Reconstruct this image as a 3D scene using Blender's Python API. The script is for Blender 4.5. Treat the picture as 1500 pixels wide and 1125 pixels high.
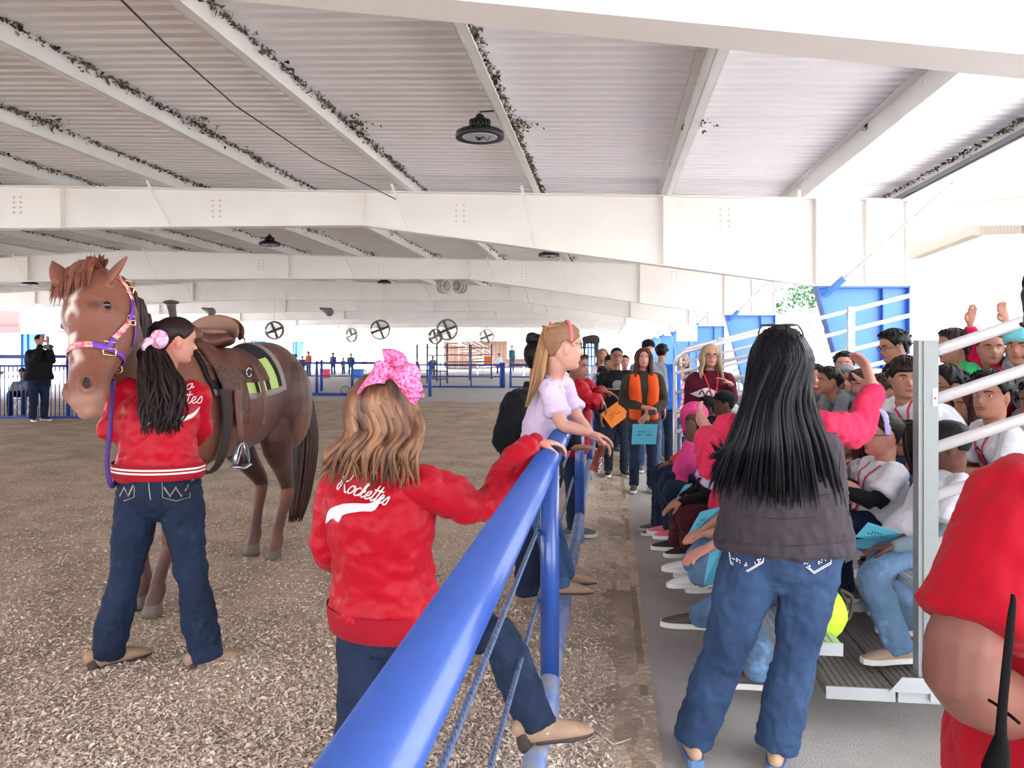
import bpy, math, random
import numpy as np
from math import sin, cos, pi, radians, sqrt
from mathutils import Vector, Matrix, noise
from mathutils.bvhtree import BVHTree

sc = bpy.context.scene
for o in list(bpy.data.objects):
    bpy.data.objects.remove(o)
COL = sc.collection
random.seed(7)
rng = np.random.default_rng(7)

# ------------------------------------------------------------------ camera, sky, sun, exposure
CAMH, FPX, TH, HY = 1.6, 1150.0, radians(7.1), 514.0
cam_d = bpy.data.cameras.new('camera')
cam = bpy.data.objects.new('camera', cam_d)
COL.objects.link(cam)
cam.location = (0, 0, CAMH)
cam.rotation_euler = (pi / 2, 0, TH)
cam_d.sensor_width = 36.0
cam_d.lens = 36.0 * FPX / 1500.0
cam_d.shift_y = -(562.5 - HY) / 1500.0
cam_d.clip_end = 600
cam_d.clip_start = 0.05
sc.camera = cam

w = bpy.data.worlds.new('sky')
sc.world = w
w.use_nodes = True
wn = w.node_tree
bg = wn.nodes['Background']
tc = wn.nodes.new('ShaderNodeTexCoord')
sx = wn.nodes.new('ShaderNodeSeparateXYZ')
cr = wn.nodes.new('ShaderNodeValToRGB')
wn.links.new(tc.outputs['Generated'], sx.inputs[0])
wn.links.new(sx.outputs['Z'], cr.inputs[0])
wn.links.new(cr.outputs[0], bg.inputs[0])
cr.color_ramp.elements[0].color = (0.985, 0.99, 1.0, 1)
cr.color_ramp.elements[1].color = (0.80, 0.90, 1.0, 1)
bg.inputs[1].default_value = 3.4
sun_d = bpy.data.lights.new('sun', 'SUN')
sun_d.energy = 17.0
sun_d.angle = radians(3)
sun_d.color = (1.0, 0.98, 0.95)
sun = bpy.data.objects.new('sun', sun_d)
COL.objects.link(sun)
sun.rotation_euler = (radians(-26), radians(-9), 0)
sc.view_settings.view_transform = 'Standard'
sc.view_settings.look = 'None'
sc.view_settings.exposure = 1.25
sc.view_settings.gamma = 1.0
sc.view_settings.use_curve_mapping = False
sc.cycles.max_bounces = 7
sc.cycles.diffuse_bounces = 5
sc.cycles.glossy_bounces = 2
sc.cycles.caustics_reflective = False
sc.cycles.caustics_refractive = False
sc.cycles.use_adaptive_sampling = True
sc.cycles.adaptive_threshold = 0.02
sc.cycles.use_denoising = True

# ------------------------------------------------------------------ measuring helpers
def C(px, py, d):
    """world point seen at photo pixel (px,py) at depth d along the view axis"""
    xc = (px - 750.0) / FPX * d
    return Vector((xc * cos(TH) - d * sin(TH), xc * sin(TH) + d * cos(TH), CAMH - (py - HY) / FPX * d))
def PY(px, py, Y):
    return C(px, py, Y / (cos(TH) + (px - 750.0) / FPX * sin(TH)))
def G(px, py, z=0.0):
    return C(px, py, FPX * (CAMH - z) / (py - HY))
CF = Vector((-sin(TH), cos(TH), 0))      # camera forward
CR = Vector((cos(TH), sin(TH), 0))       # camera right
UP = Vector((0, 0, 1))
def V3(x): return np.array(x, dtype=float)
def lin(c):
    return tuple(((x / 255.0) / 12.92 if x / 255.0 <= 0.04045 else ((x / 255.0 + 0.055) / 1.055) ** 2.4) for x in c)

# ------------------------------------------------------------------ materials
MATS = {}
def mat(key, c=(200, 200, 200), rough=0.6, metal=0.0, var=0.0, vs=8.0, c2=None, bump=0.0, bs=60.0, island=0.0,
        spec=0.5, sheen=0.0, coat=0.0, emit=None, wave=None, vcol=None, stretch=None, c3=None, c3s=3.0, c3t=0.62, bs2=None):
    if key in MATS: return MATS[key]
    m = bpy.data.materials.new(key); MATS[key] = m
    m.use_nodes = True
    nt = m.node_tree; N = nt.nodes; L = nt.links
    p = N['Principled BSDF']
    p.inputs['Roughness'].default_value = rough
    p.inputs['Metallic'].default_value = metal
    p.inputs['Specular IOR Level'].default_value = spec
    if sheen: p.inputs['Sheen Weight'].default_value = sheen
    if coat: p.inputs['Coat Weight'].default_value = coat; p.inputs['Coat Roughness'].default_value = 0.12
    col = lin(c) + (1,)
    t = N.new('ShaderNodeTexCoord')
    src = t.outputs['Object']
    if stretch:
        mp = N.new('ShaderNodeMapping'); mp.inputs['Scale'].default_value = stretch
        L.new(src, mp.inputs[0]); src = mp.outputs[0]
    if vcol:
        a = N.new('ShaderNodeAttribute'); a.attribute_name = vcol
        cur = a.outputs['Color']
    else:
        r = N.new('ShaderNodeRGB'); r.outputs[0].default_value = col; cur = r.outputs[0]
    if var or c2:
        n = N.new('ShaderNodeTexNoise'); n.inputs['Scale'].default_value = vs; n.inputs['Detail'].default_value = 5
        L.new(src, n.inputs['Vector'])
        mx = N.new('ShaderNodeMix'); mx.data_type = 'RGBA'
        rr = N.new('ShaderNodeMapRange'); rr.inputs['From Min'].default_value = .35; rr.inputs['From Max'].default_value = .65
        L.new(n.outputs['Fac'], rr.inputs['Value']); L.new(rr.outputs[0], mx.inputs['Factor'])
        L.new(cur, mx.inputs['A'])
        if c2: mx.inputs['B'].default_value = lin(c2) + (1,)
        else:
            hs = N.new('ShaderNodeHueSaturation'); hs.inputs['Value'].default_value = 1 - var
            L.new(cur, hs.inputs['Color']); L.new(hs.outputs[0], mx.inputs['B'])
        cur = mx.outputs['Result']
    if c3:   # stains: sparse blotches of a third colour
        n = N.new('ShaderNodeTexNoise'); n.inputs['Scale'].default_value = c3s; n.inputs['Detail'].default_value = 9
        n.inputs['Roughness'].default_value = .7
        L.new(t.outputs['Object'], n.inputs['Vector'])
        rr = N.new('ShaderNodeMapRange'); rr.inputs['From Min'].default_value = c3t; rr.inputs['From Max'].default_value = c3t + .09
        mx = N.new('ShaderNodeMix'); mx.data_type = 'RGBA'
        L.new(n.outputs['Fac'], rr.inputs['Value']); L.new(rr.outputs[0], mx.inputs['Factor'])
        L.new(cur, mx.inputs['A']); mx.inputs['B'].default_value = lin(c3) + (1,)
        cur = mx.outputs['Result']
    if island:
        g = N.new('ShaderNodeNewGeometry'); hs = N.new('ShaderNodeHueSaturation')
        rr = N.new('ShaderNodeMapRange'); rr.inputs['To Min'].default_value = 1 - island; rr.inputs['To Max'].default_value = 1 + island
        L.new(g.outputs['Random Per Island'], rr.inputs['Value']); L.new(rr.outputs[0], hs.inputs['Value'])
        L.new(cur, hs.inputs['Color']); cur = hs.outputs[0]
    if wave:  # fine stripes (knit, denim twill)
        wv = N.new('ShaderNodeTexWave'); wv.inputs['Scale'].default_value = wave[0]; wv.inputs['Distortion'].default_value = wave[1]
        L.new(src, wv.inputs['Vector'])
        mx = N.new('ShaderNodeMix'); mx.data_type = 'RGBA'; mx.inputs['B'].default_value = lin(wave[2]) + (1,)
        ml = N.new('ShaderNodeMath'); ml.operation = 'MULTIPLY'; ml.inputs[1].default_value = wave[3]
        L.new(wv.outputs['Fac'], ml.inputs[0]); L.new(ml.outputs[0], mx.inputs['Factor']); L.new(cur, mx.inputs['A'])
        cur = mx.outputs['Result']
    L.new(cur, p.inputs['Base Color'])
    if bump:
        n = N.new('ShaderNodeTexNoise'); n.inputs['Scale'].default_value = bs; n.inputs['Detail'].default_value = 4
        L.new(src, n.inputs['Vector'])
        b = N.new('ShaderNodeBump'); b.inputs['Strength'].default_value = bump; b.inputs['Distance'].default_value = bs2 or (0.6 / bs)
        L.new(n.outputs['Fac'], b.inputs['Height']); L.new(b.outputs[0], p.inputs['Normal'])
    if emit:
        p.inputs['Emission Color'].default_value = lin(emit[0]) + (1,); p.inputs['Emission Strength'].default_value = emit[1]
    return m

# ------------------------------------------------------------------ mesh building
class MB:
    def __init__(s): s.v = []; s.f = []; s.m = []; s.n = 0
    def add(s, V, F, m=0):
        V = np.asarray(V, dtype=float).reshape(-1, 3)
        s.v.append(V)
        k = s.n
        s.f += [tuple(int(i) + k for i in f) for f in F]
        s.m += [m] * len(F) if not hasattr(m, '__len__') else list(m)
        s.n += len(V)
        return k
    def verts(s): return np.concatenate(s.v) if s.v else np.zeros((0, 3))
    def quad(s, a, b, c, d, m=0): s.add([a, b, c, d], [(0, 1, 2, 3)], m)
    def box(s, lo, hi, m=0):
        x0, y0, z0 = lo; x1, y1, z1 = hi
        s.add([(x0, y0, z0), (x1, y0, z0), (x1, y1, z0), (x0, y1, z0), (x0, y0, z1), (x1, y0, z1), (x1, y1, z1), (x0, y1, z1)],
              [(0, 3, 2, 1), (4, 5, 6, 7), (0, 1, 5, 4), (1, 2, 6, 5), (2, 3, 7, 6), (3, 0, 4, 7)], m)
    def bar(s, a, b, w, h, side=(1, 0, 0), m=0):
        """box beam from a to b, w along side, h across"""
        a, b = Vector(a), Vector(b); t = (b - a).normalized(); sd = Vector(side); sd = (sd - t * sd.dot(t)).normalized(); u = t.cross(sd)
        P = []
        for q in (a, b):
            for i, j in ((-1, -1), (1, -1), (1, 1), (-1, 1)): P.append(q + sd * (i * w / 2) + u * (j * h / 2))
        s.add(P, [(3, 2, 1, 0), (4, 5, 6, 7), (0, 1, 5, 4), (1, 2, 6, 5), (2, 3, 7, 6), (3, 0, 4, 7)], m)
    def prism(s, poly, ax, lo, hi, m=0):
        """poly: list of 2-D points; ax: axis of extrusion (0,1,2)"""
        n = len(poly); P = []
        for t in (lo, hi):
            for a, b in poly:
                P.append({0: (t, a, b), 1: (a, t, b), 2: (a, b, t)}[ax])
        F = [tuple(range(n))[::-1], tuple(range(n, 2 * n))] + [(i, (i + 1) % n, n + (i + 1) % n, n + i) for i in range(n)]
        s.add(P, F, m)
def crom(P, sub):
    P = np.asarray(P, float)
    if len(P) < 3 or sub <= 1: return P
    E = np.vstack([2 * P[0] - P[1], P, 2 * P[-1] - P[-2]])
    out = []
    for i in range(1, len(E) - 2):
        for k in range(sub):
            t = k / sub
            a, b, c, d = E[i - 1], E[i], E[i + 1], E[i + 2]
            out.append(.5 * ((2 * b) + (-a + c) * t + (2 * a - 5 * b + 4 * c - d) * t * t + (-a + 3 * b - 3 * c + d) * t ** 3))
    out.append(E[-2])
    return np.array(out)
def loft(mb, P, R, side=(1, 0, 0), n=14, sub=3, cap=True, m=0, e=1.0, dk=1.0):
    P = np.array([tuple(p) for p in P], float)
    RR = np.array([(r, r) if not hasattr(r, '__len__') else tuple(r) for r in R], float)
    A = crom(np.hstack([P, RR]), sub); P = A[:, :3]; R = np.maximum(A[:, 3:5], 1e-4)
    sd = np.array(side, float)
    if sd.ndim == 1: sd = np.tile(sd, (len(P), 1))
    else: sd = crom(sd, sub)
    T = np.gradient(P, axis=0); T /= np.maximum(np.linalg.norm(T, axis=1, keepdims=True), 1e-9)
    S = sd - T * np.sum(sd * T, axis=1, keepdims=True)
    S /= np.maximum(np.linalg.norm(S, axis=1, keepdims=True), 1e-9)
    B = np.cross(T, S)
    if cap:
        def dome(i, sgn):
            r = R[i].min() * dk
            out = []
            for k, sc_ in ((.45, .88), (.8, .6), (.97, .25)):
                out.append((P[i] + T[i] * sgn * r * k, R[i] * sc_, S[i], B[i]))
            return out
        pre = dome(0, -1)[::-1]; post = dome(len(P) - 1, 1)
        P = np.vstack([[q[0] for q in pre], P, [q[0] for q in post]])
        R = np.vstack([[q[1] for q in pre], R, [q[1] for q in post]])
        S = np.vstack([[q[2] for q in pre], S, [q[2] for q in post]])
        B = np.vstack([[q[3] for q in pre], B, [q[3] for q in post]])
    th = np.linspace(0, 2 * pi, n, endpoint=False)
    cc, ss = np.cos(th), np.sin(th)
    if e != 1.0: cc = np.sign(cc) * np.abs(cc) ** e; ss = np.sign(ss) * np.abs(ss) ** e
    V = P[:, None, :] + R[:, 0][:, None, None] * cc[None, :, None] * S[:, None, :] + R[:, 1][:, None, None] * ss[None, :, None] * B[:, None, :]
    k = len(P)
    F = [(i * n + j, i * n + (j + 1) % n, (i + 1) * n + (j + 1) % n, (i + 1) * n + j) for i in range(k - 1) for j in range(n)]
    F.append(tuple(range(n))[::-1]); F.append(tuple((k - 1) * n + j for j in range(n)))
    mb.add(V.reshape(-1, 3), F, m)
def tube(mb, P, r, n=8, sub=1, m=0, cap=False):
    P = [Vector(p) for p in P]
    t = (P[-1] - P[0]).normalized()
    sd = Vector((0, 0, 1)) if abs(t.z) < .8 else Vector((1, 0, 0))
    loft(mb, P, [r] * len(P) if not hasattr(r, '__len__') else r, side=sd, n=n, sub=sub, cap=cap, m=m)
def ell(mb, c, r, M=None, n=14, k=9, m=0):
    th = np.linspace(0, pi, k + 1); ph = np.linspace(0, 2 * pi, n, endpoint=False)
    V = [(0, 0, r[2])] + [(r[0] * sin(a) * cos(b), r[1] * sin(a) * sin(b), r[2] * cos(a)) for a in th[1:-1] for b in ph] + [(0, 0, -r[2])]
    V = np.array(V)
    if M is not None: V = V @ np.array(M).T
    F = [(0, 1 + j, 1 + (j + 1) % n) for j in range(n)]
    for i in range(k - 2):
        for j in range(n): F.append((1 + i * n + j, 1 + (i + 1) * n + j, 1 + (i + 1) * n + (j + 1) % n, 1 + i * n + (j + 1) % n))
    q = 1 + (k - 2) * n; F += [(q + j, len(V) - 1, q + (j + 1) % n) for j in range(n)]
    mb.add(V + np.array(tuple(c)), F, m)

def raw(mb, mats, org=(0, 0, 0)):
    me = bpy.data.meshes.new('mesh')
    me.from_pydata((mb.verts() - np.array(tuple(org))).tolist(), [], mb.f)
    for m in mats if isinstance(mats, (list, tuple)) else [mats]: me.materials.append(m)
    if isinstance(mats, (list, tuple)) and len(mats) > 1: me.polygons.foreach_set('material_index', mb.m)
    me.update()
    return me
TEX = {}
def tex(scale, kind='CLOUDS'):
    k = (scale, kind)
    if k not in TEX:
        t = bpy.data.textures.new('folds', kind); t.noise_scale = scale
        if kind == 'CLOUDS': t.noise_depth = 2
        TEX[k] = t
    return TEX[k]
def part(name, mb, mats, parent=None, remesh=None, smooth=2, disp=None, flat=False, post=None, label=None):
    """link the collected shape as ONE mesh object; optional voxel union, smoothing and fold displacement"""
    org = parent['_o'] if parent is not None and '_o' in parent else (0, 0, 0)
    me = raw(mb, mats, org)
    me.name = name
    if remesh:
        t = bpy.data.objects.new('tmp', me); COL.objects.link(t)
        r = t.modifiers.new('r', 'REMESH'); r.mode = 'VOXEL'; r.voxel_size = remesh; r.use_smooth_shade = True
        if smooth:
            s = t.modifiers.new('s', 'SMOOTH'); s.factor = .5; s.iterations = smooth
        for d in disp or []:
            q = t.modifiers.new('d', 'DISPLACE'); q.texture = tex(d[0]); q.strength = d[1]; q.mid_level = .5
        dg = bpy.context.evaluated_depsgraph_get()
        m2 = bpy.data.meshes.new_from_object(t.evaluated_get(dg))
        m2.name = name
        bpy.data.objects.remove(t); bpy.data.meshes.remove(me); me = m2
        me.materials.clear()
        for m in mats if isinstance(mats, (list, tuple)) else [mats]: me.materials.append(m)
    if not flat: me.polygons.foreach_set('use_smooth', [True] * len(me.polygons))
    ob = bpy.data.objects.new(name, me); COL.objects.link(ob)
    if parent is not None: ob.parent = parent
    if post: post(ob)
    if label: ob['label'] = label
    return ob
def tag(o, label=None, cat=None, group=None, kind=None):
    if label: o['label'] = label
    if cat: o['category'] = cat
    if group: o['group'] = group
    if kind: o['kind'] = kind
    return o
def thing(name, loc, label, cat, group=None):
    o = bpy.data.objects.new(name, None); COL.objects.link(o)
    o.empty_display_size = .1
    o.location = tuple(loc); o['_o'] = [float(x) for x in loc]
    return tag(o, label, cat, group)
def copy_tree(o, parent=None):
    c = o.copy(); COL.objects.link(c); c.parent = parent
    for ch in [x for x in bpy.data.objects if x.parent == o]: copy_tree(ch, c)
    return c
ROOTS = []
def clean_tmp():
    for o in bpy.data.objects:
        if '_o' in o: del o['_o']
def flatshade(ob): ob.data.polygons.foreach_set('use_smooth', [False] * len(ob.data.polygons))
# ================================================================== THE SETTING
M_white = mat('cream_paint', (236, 231, 226), .45, var=.07, vs=1.2, c3=(150, 95, 60), c3s=2.2, c3t=.70)
M_purlin = mat('purlin_paint', (234, 233, 231), .45, var=.08, vs=2, c3=(140, 100, 70), c3s=3.5, c3t=.66)
M_roof = mat('roof_sheet_white', (246, 243, 246), .5, var=.06, vs=.7)
M_blue = mat('blue_paint', (38, 76, 156), .30, var=.10, vs=30, coat=.3, bump=.12, bs=180, c3=(90, 105, 130), c3s=14, c3t=.72)
M_bluewall = mat('blue_column_paint', (78, 134, 214), .4, var=.05, vs=3)
M_worn = mat('worn_pipe', (120, 122, 128), .45, var=.25, vs=14, c2=(70, 100, 165), bump=.2, bs=80)
M_alu = mat('aluminium', (172, 176, 180), .38, metal=.35, var=.08, vs=6, stretch=(1, 1, .2), c3=(140, 140, 145), c3s=9, c3t=.68)
M_conc = mat('concrete', (176, 171, 166), .85, c2=(158, 151, 146), vs=1.1, bump=.9, bs=120, bs2=.006, c3=(138, 131, 128), c3s=1.4, c3t=.60)
M_out = mat('outdoor_concrete', (214, 212, 210), .9, var=.05, vs=.5)
M_dirt = mat('dirt', (170, 152, 132), .95, c2=(146, 130, 112), vs=3, bump=.8, bs=45, c3=(176, 150, 116), c3s=5, c3t=.58)
M_sand = mat('arena_shavings', (192, 173, 154), .95, c2=(160, 142, 124), vs=2.2, bump=.9, bs=38, c3=(222, 202, 178), c3s=26, c3t=.55)

ARZ = 0.10
Y_FR = [2.8, 9.9, 17.5, 25.1, 32.7, 40.4, 48.0, 55.7, 63.4]
Y_BACK = [-9.8]
XR, XL, XM = 3.53, -26.53, -11.5
def H_top(x): return CAMH + 1.80 + .040 * (XR - x if x > XM else x - XL)

# ground: outdoor slab far around, walkway concrete, arena of shavings
g = MB(); g.box((-90, -30, -.6), (90, 190, -.03)); tag(part('outdoor_ground', g, M_out), kind='structure')
g = MB()
g.box((.14, -6, -.3), (9.0, 70, 0)); tag(part('floor', g, M_conc, flat=True), kind='structure')
g = MB(); g.box((-27.5, 23.3, -.3), (.14, 66, .03)); tag(part('floor_far_side', g, mat('far_concrete', (190, 186, 184), .9, var=.1, vs=.8, bump=.4, bs=30), flat=True), kind='structure')

def grid_obj(name, xs, ys, zf, m):
    nx, ny = len(xs), len(ys)
    V = np.array([(x, y, zf(x, y)) for y in ys for x in xs])
    F = [(j * nx + i, j * nx + i + 1, (j + 1) * nx + i + 1, (j + 1) * nx + i) for j in range(ny - 1) for i in range(nx - 1)]
    b = MB(); b.add(V, F); return part(name, b, m)
def sand_z(x, y):
    k = max(0, min(1, (-.12 - x) / .35)); k = k * k * (3 - 2 * k)
    e = max(0, min(1, (23.4 - y) / .7))
    n = noise.noise((x * .9, y * .9, 0)) * .03 + noise.noise((x * 3.1, y * 3.1, 3)) * .022 + noise.noise((x * 9, y * 9, 5)) * .010
    return (.012 + (ARZ - .012) * k) * (.35 + .65 * e) + n * (.35 + .65 * k)
xs = np.concatenate([np.linspace(-27, -8.2, 70), np.linspace(-8, .20, 170)])
ys = np.concatenate([np.linspace(.2, 8.5, 180), np.linspace(8.6, 23.5, 120)])
tag(grid_obj('arena_ground', xs, ys, sand_z, M_sand), kind='structure')
b = MB(); b.box((-27, -6, -.3), (.14, .25, .06)); tag(part('arena_ground_near', b, M_sand), kind='structure')
b = MB(); b.box((-27, .2, -.35), (.135, 23.4, -.05)); tag(part('arena_base', b, M_dirt), kind='structure')
def dz(x, y): return .016 + noise.noise((x * 6, y * 3, 9)) * .012
dobj = grid_obj('dirt_strip', np.linspace(-.16, .139, 22), np.linspace(-2, 23, 420), lambda x, y: .004 + noise.noise((x * 7, y * 4, 9)) * .016 + noise.noise((x * 20, y * 20, 2)) * .006 + .06 * (x + .10) * (1 if x < .05 else .6), M_dirt)
tag(dobj, kind='structure')
# slab edge form board
b = MB(); b.box((.139, -2, -.1), (.175, 23, .012)); tag(part('trim_1', b, mat('edge_board', (150, 132, 110), .9, var=.3, vs=6), flat=True), kind='structure')

# wood shavings: thousands of curled flakes, uncountable
def flakes(N, gen, zf, smin, smax, seed):
    r = np.random.default_rng(seed)
    xy = gen(r, N); N = len(xy)
    s = r.uniform(smin, smax, N); L = s; W = s * r.uniform(.25, .5, N); a = r.uniform(0, 2 * pi, N)
    tl = r.uniform(-.5, .5, N); tw = r.uniform(-.5, .5, N)
    z = np.array([zf(x, y) for x, y in xy]) + r.uniform(-.002, .010, N)
    dx = np.stack([np.cos(a), np.sin(a), tl], 1); dy = np.stack([-np.sin(a), np.cos(a), tw], 1)
    c = np.column_stack([xy, z])
    mid = np.zeros((N, 3)); mid[:, 2] = s * .18
    V = np.stack([c - dx * L[:, None] / 2 - dy * W[:, None] / 2, c - dx * L[:, None] / 2 + dy * W[:, None] / 2, c + mid + dy * W[:, None] / 2, c + mid - dy * W[:, None] / 2,
                  c + dx * L[:, None] / 2 + dy * W[:, None] / 2, c + dx * L[:, None] / 2 - dy * W[:, None] / 2], 1).reshape(-1, 3)
    i = np.arange(N) * 6
    F = np.concatenate([np.stack([i, i + 3, i + 2, i + 1], 1), np.stack([i + 3, i + 5, i + 4, i + 2], 1)])
    me = bpy.data.meshes.new('flakes'); me.vertices.add(len(V)); me.vertices.foreach_set('co', V.ravel())
    me.loops.add(F.size); me.loops.foreach_set('vertex_index', F.ravel().astype(np.int32)); me.polygons.add(len(F))
    me.polygons.foreach_set('loop_start', np.arange(0, F.size, 4, dtype=np.int32)); me.polygons.foreach_set('loop_total', np.full(len(F), 4, dtype=np.int32))
    me.update(); me.validate(); return me
def gen_arena(r, N):
    dd = 1.7 / (1 - r.uniform(0, .84, N))          # denser near the viewer
    px = r.uniform(-80, 900, N)
    xc = (px - 750) / FPX * dd
    x = xc * cos(TH) - dd * sin(TH); y = xc * sin(TH) + dd * cos(TH)
    k = (x < -.16) | ((x < .13) & (r.uniform(0, 1, N) < .75 - 2.6 * (x + .16))); return np.column_stack([x[k], y[k]])
M_flake = mat('shaving', (212, 196, 180), .9, island=.38, spec=.2)
me = flakes(150000, gen_arena, sand_z, .007, .025, 3); me.materials.append(M_flake)
o = bpy.data.objects.new('wood_shavings', me); COL.objects.link(o)
tag(o, 'pale wood shavings spread over the riding arena floor', 'shavings', kind='stuff')

# ---------------------------------------------------------------- roof sheets (ribbed, seams across), each sheet its own object
ceil = bpy.data.objects.new('ceiling', None); COL.objects.link(ceil); tag(ceil, kind='structure')
ROOFUP = .20
def sheet_mesh(x0, x1, wd, nr=6):
    b = MB(); p = wd / nr; prof = []
    for i in range(nr):
        y = i * p; prof += [(y, 0), (y + p * .55, 0), (y + p * .68, .032), (y + p * .87, .032)]
    prof.append((wd, 0)); prof = [(y, z) for y, z in prof]
    prof += [(wd + .02, -.006)]
    n = len(prof)
    V = [(x, y, H_top(x) + ROOFUP + z) for x in (x0, x1) for y, z in prof] + [(x, y, H_top(x) + ROOFUP + z + .004) for x in (x0, x1) for y, z in prof]
    F = [(i, n + i, n + i + 1, i + 1) for i in range(n - 1)] + [(2 * n + i, 2 * n + i + 1, 3 * n + i + 1, 3 * n + i) for i in range(n - 1)]
    b.add(V, F); return b
sr = part('roof_sheet', sheet_mesh(XM, XR + .25, .9), M_roof, ceil, flat=True)
sl = part('roof_sheet', sheet_mesh(XL - .25, XM, .9), M_roof, ceil, flat=True)
ys_ = np.arange(-9.9, 64.0, .9)
for i, y in enumerate(ys_):
    for base in (sr, sl):
        if i == 0: base.location.y = y; continue
        c = base.copy(); COL.objects.link(c); c.location.y = y
        c.location.z = -.004 * (i % 2)
# ---------------------------------------------------------------- purlins (Z section), one object per bay
PX = [2.3 - 1.62 * k for k in range(9)]
PX += [2 * XM - x for x in PX]
PX = sorted(PX)
ybounds = [-9.8] + Y_FR
def purlin_mesh(L):
    b = MB(); h, f, t = .20, .075, .006
    b.box((-t, 0, 0), (t, L, h)); b.box((-t, 0, 0), (f, L, .008)); b.box((f - .006, 0, 0), (f, L, .022)); b.box((-f, 0, h - .008), (t, L, h))
    return b
pm = {}
for bi in range(len(ybounds) - 1):
    L = round(ybounds[bi + 1] - ybounds[bi], 2)
    if L not in pm: pm[L] = raw(purlin_mesh(L), [M_purlin])
    for x in PX:
        if bi > 5 and x < -22: continue
        o = bpy.data.objects.new('purlin', pm[L]); COL.objects.link(o); o.parent = ceil
        o.location = (x, ybounds[bi], H_top(x) - .004)
# eave beams
for nm, x, sg in (('eave_beam', XR, 1), ('eave_beam', XL, -1)):
    b = MB(); b.box((x - .01, -9.8, H_top(x) - .02), (x + .01, 63.4, H_top(x) + .2)); b.box((min(x, x - sg * .1), -9.8, H_top(x) - .02), (max(x, x - sg * .1), 63.4, H_top(x) - .008))
    part(nm, b, M_purlin, ceil, flat=True)
b = MB(); b.box((XR - .055, -4, H_top(XR) + .04), (XR - .012, 40, H_top(XR) + .09)); part('conduit', b, mat('grey_conduit', (120, 124, 132), .5), ceil, flat=True)

# ---------------------------------------------------------------- portal frames
BOT = [(XR, .78), (2.47, .79), (-3.17, 1.633), (XM, 1.73), (-19.83, 1.633), (-25.47, .79), (XL, .78)]
BOT = [(x, h + CAMH) for x, h in BOT]
def frame(y, idx):
    root = bpy.data.objects.new('roof_frame', None); COL.objects.link(root); root.parent = ceil
    fw = .20
    b = MB(); t = .006
    poly = [(x, z) for x, z in BOT] + [(XL, H_top(XL)), (XM, H_top(XM)), (XR, H_top(XR))]
    # web as quads between bottom and top
    xsb = [p[0] for p in BOT]
    for i in range(len(BOT) - 1):
        (xa, za), (xb, zb) = BOT[i], BOT[i + 1]
        b.prism([(xb, zb), (xa, za), (xa, H_top(xa)), (xb, H_top(xb))], 1, y - t, y + t)
    part('web', b, M_white, root, flat=True)
    b = MB()
    for i in range(len(BOT) - 1):
        (xa, za), (xb, zb) = BOT[i], BOT[i + 1]
        b.prism([(xb, zb), (xa, za), (xa, za - .012), (xb, zb - .012)], 1, y - fw / 2, y + fw / 2)
    for xa, xb in ((XR, XM), (XM, XL)):
        b.prism([(xb, H_top(xb)), (xa, H_top(xa)), (xa, H_top(xa) - .012), (xb, H_top(xb) - .012)], 1, y - fw / 2, y + fw / 2)
    part('flange', b, M_white, root, flat=True)
    def zb(x):
        for i in range(len(BOT) - 1):
            if BOT[i + 1][0] <= x <= BOT[i][0]:
                q = (x - BOT[i][0]) / (BOT[i + 1][0] - BOT[i][0]); return BOT[i][1] + q * (BOT[i + 1][1] - BOT[i][1])
        return BOT[0][1]
    st = [2.47, 3.05, XR - .02, .66, -3.17, -7.4, -14.0, -19.83, -25.47, XL + .02]
    for x in st:
        b = MB(); b.box((x - .006, y - fw / 2 + .01, zb(x)), (x + .006, y + fw / 2 - .01, H_top(x) - .012)); part('stiffener', b, M_white, root, flat=True)
    # flange braces: short angle from the lower flange up to a purlin
    for x in (2.3, -.94, -2.56, -5.8, -10.66, -14.0, -17.2):
        b = MB(); z0 = zb(x) + .01
        b.bar((x, y - .09, z0), (x - .12, y - .45, H_top(x) + .02), .035, .006); part('flange_brace', b, M_purlin, root, flat=True)
    # bolt rows
    b = MB()
    for x in (-1.9, -5.2, -8.1, 1.4):
        for k in range(4):
            for s_ in (-1, 1): b.box((x + s_ * .05 - .012, y - .022, H_top(x) - .16 - k * .07), (x + s_ * .05 + .012, y - .004, H_top(x) - .136 - k * .07))
    o = part('bolts', b, mat('bolt', (206, 196, 186), .5), root, flat=True); o['kind'] = 'stuff'
    # column
    for s_, xo, xi in ((1, XR, 2.47), (-1, XL, -25.47)):
        cr_ = bpy.data.objects.new('column', None); COL.objects.link(cr_); cr_.parent = root
        zt = CAMH + .775; xf = xo - s_ * .42
        b = MB(); b.prism([(xo, 0), (xo, zt), (xi, zt), (xf, 0)], 1, y - .006, y + .006); part('column_web', b, M_bluewall, cr_, flat=True)
        b = MB()
        b.box((min(xo, xo - s_ * .014), y - .1, 0), (max(xo, xo - s_ * .014), y + .1, zt))
        b.bar((xi, y, zt - .005), (xf, y, 0), .2, .014, side=(0, 1, 0))
        b.box((min(xi, xo), y - .1, zt - .024), (max(xi, xo), y + .1, zt - .002))
        b.box((xo - s_ * .30 - .006, y - .09, 0.3), (xo - s_ * .30 + .006, y + .09, zt - .03))
        part('column_flange', b, mat('blue_flange_paint', (52, 98, 180), .4), cr_, flat=True)
        b = MB(); b.box((xo - .26 - (.3 if s_ > 0 else -.3), y - .18, 0), (xo + .26 - (.0 if s_ > 0 else -.0), y + .18, .02)); part('base_plate', b, M_bluewall, cr_, flat=True)
    return root
for i, y in enumerate(Y_FR): frame(y, i)
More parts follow.
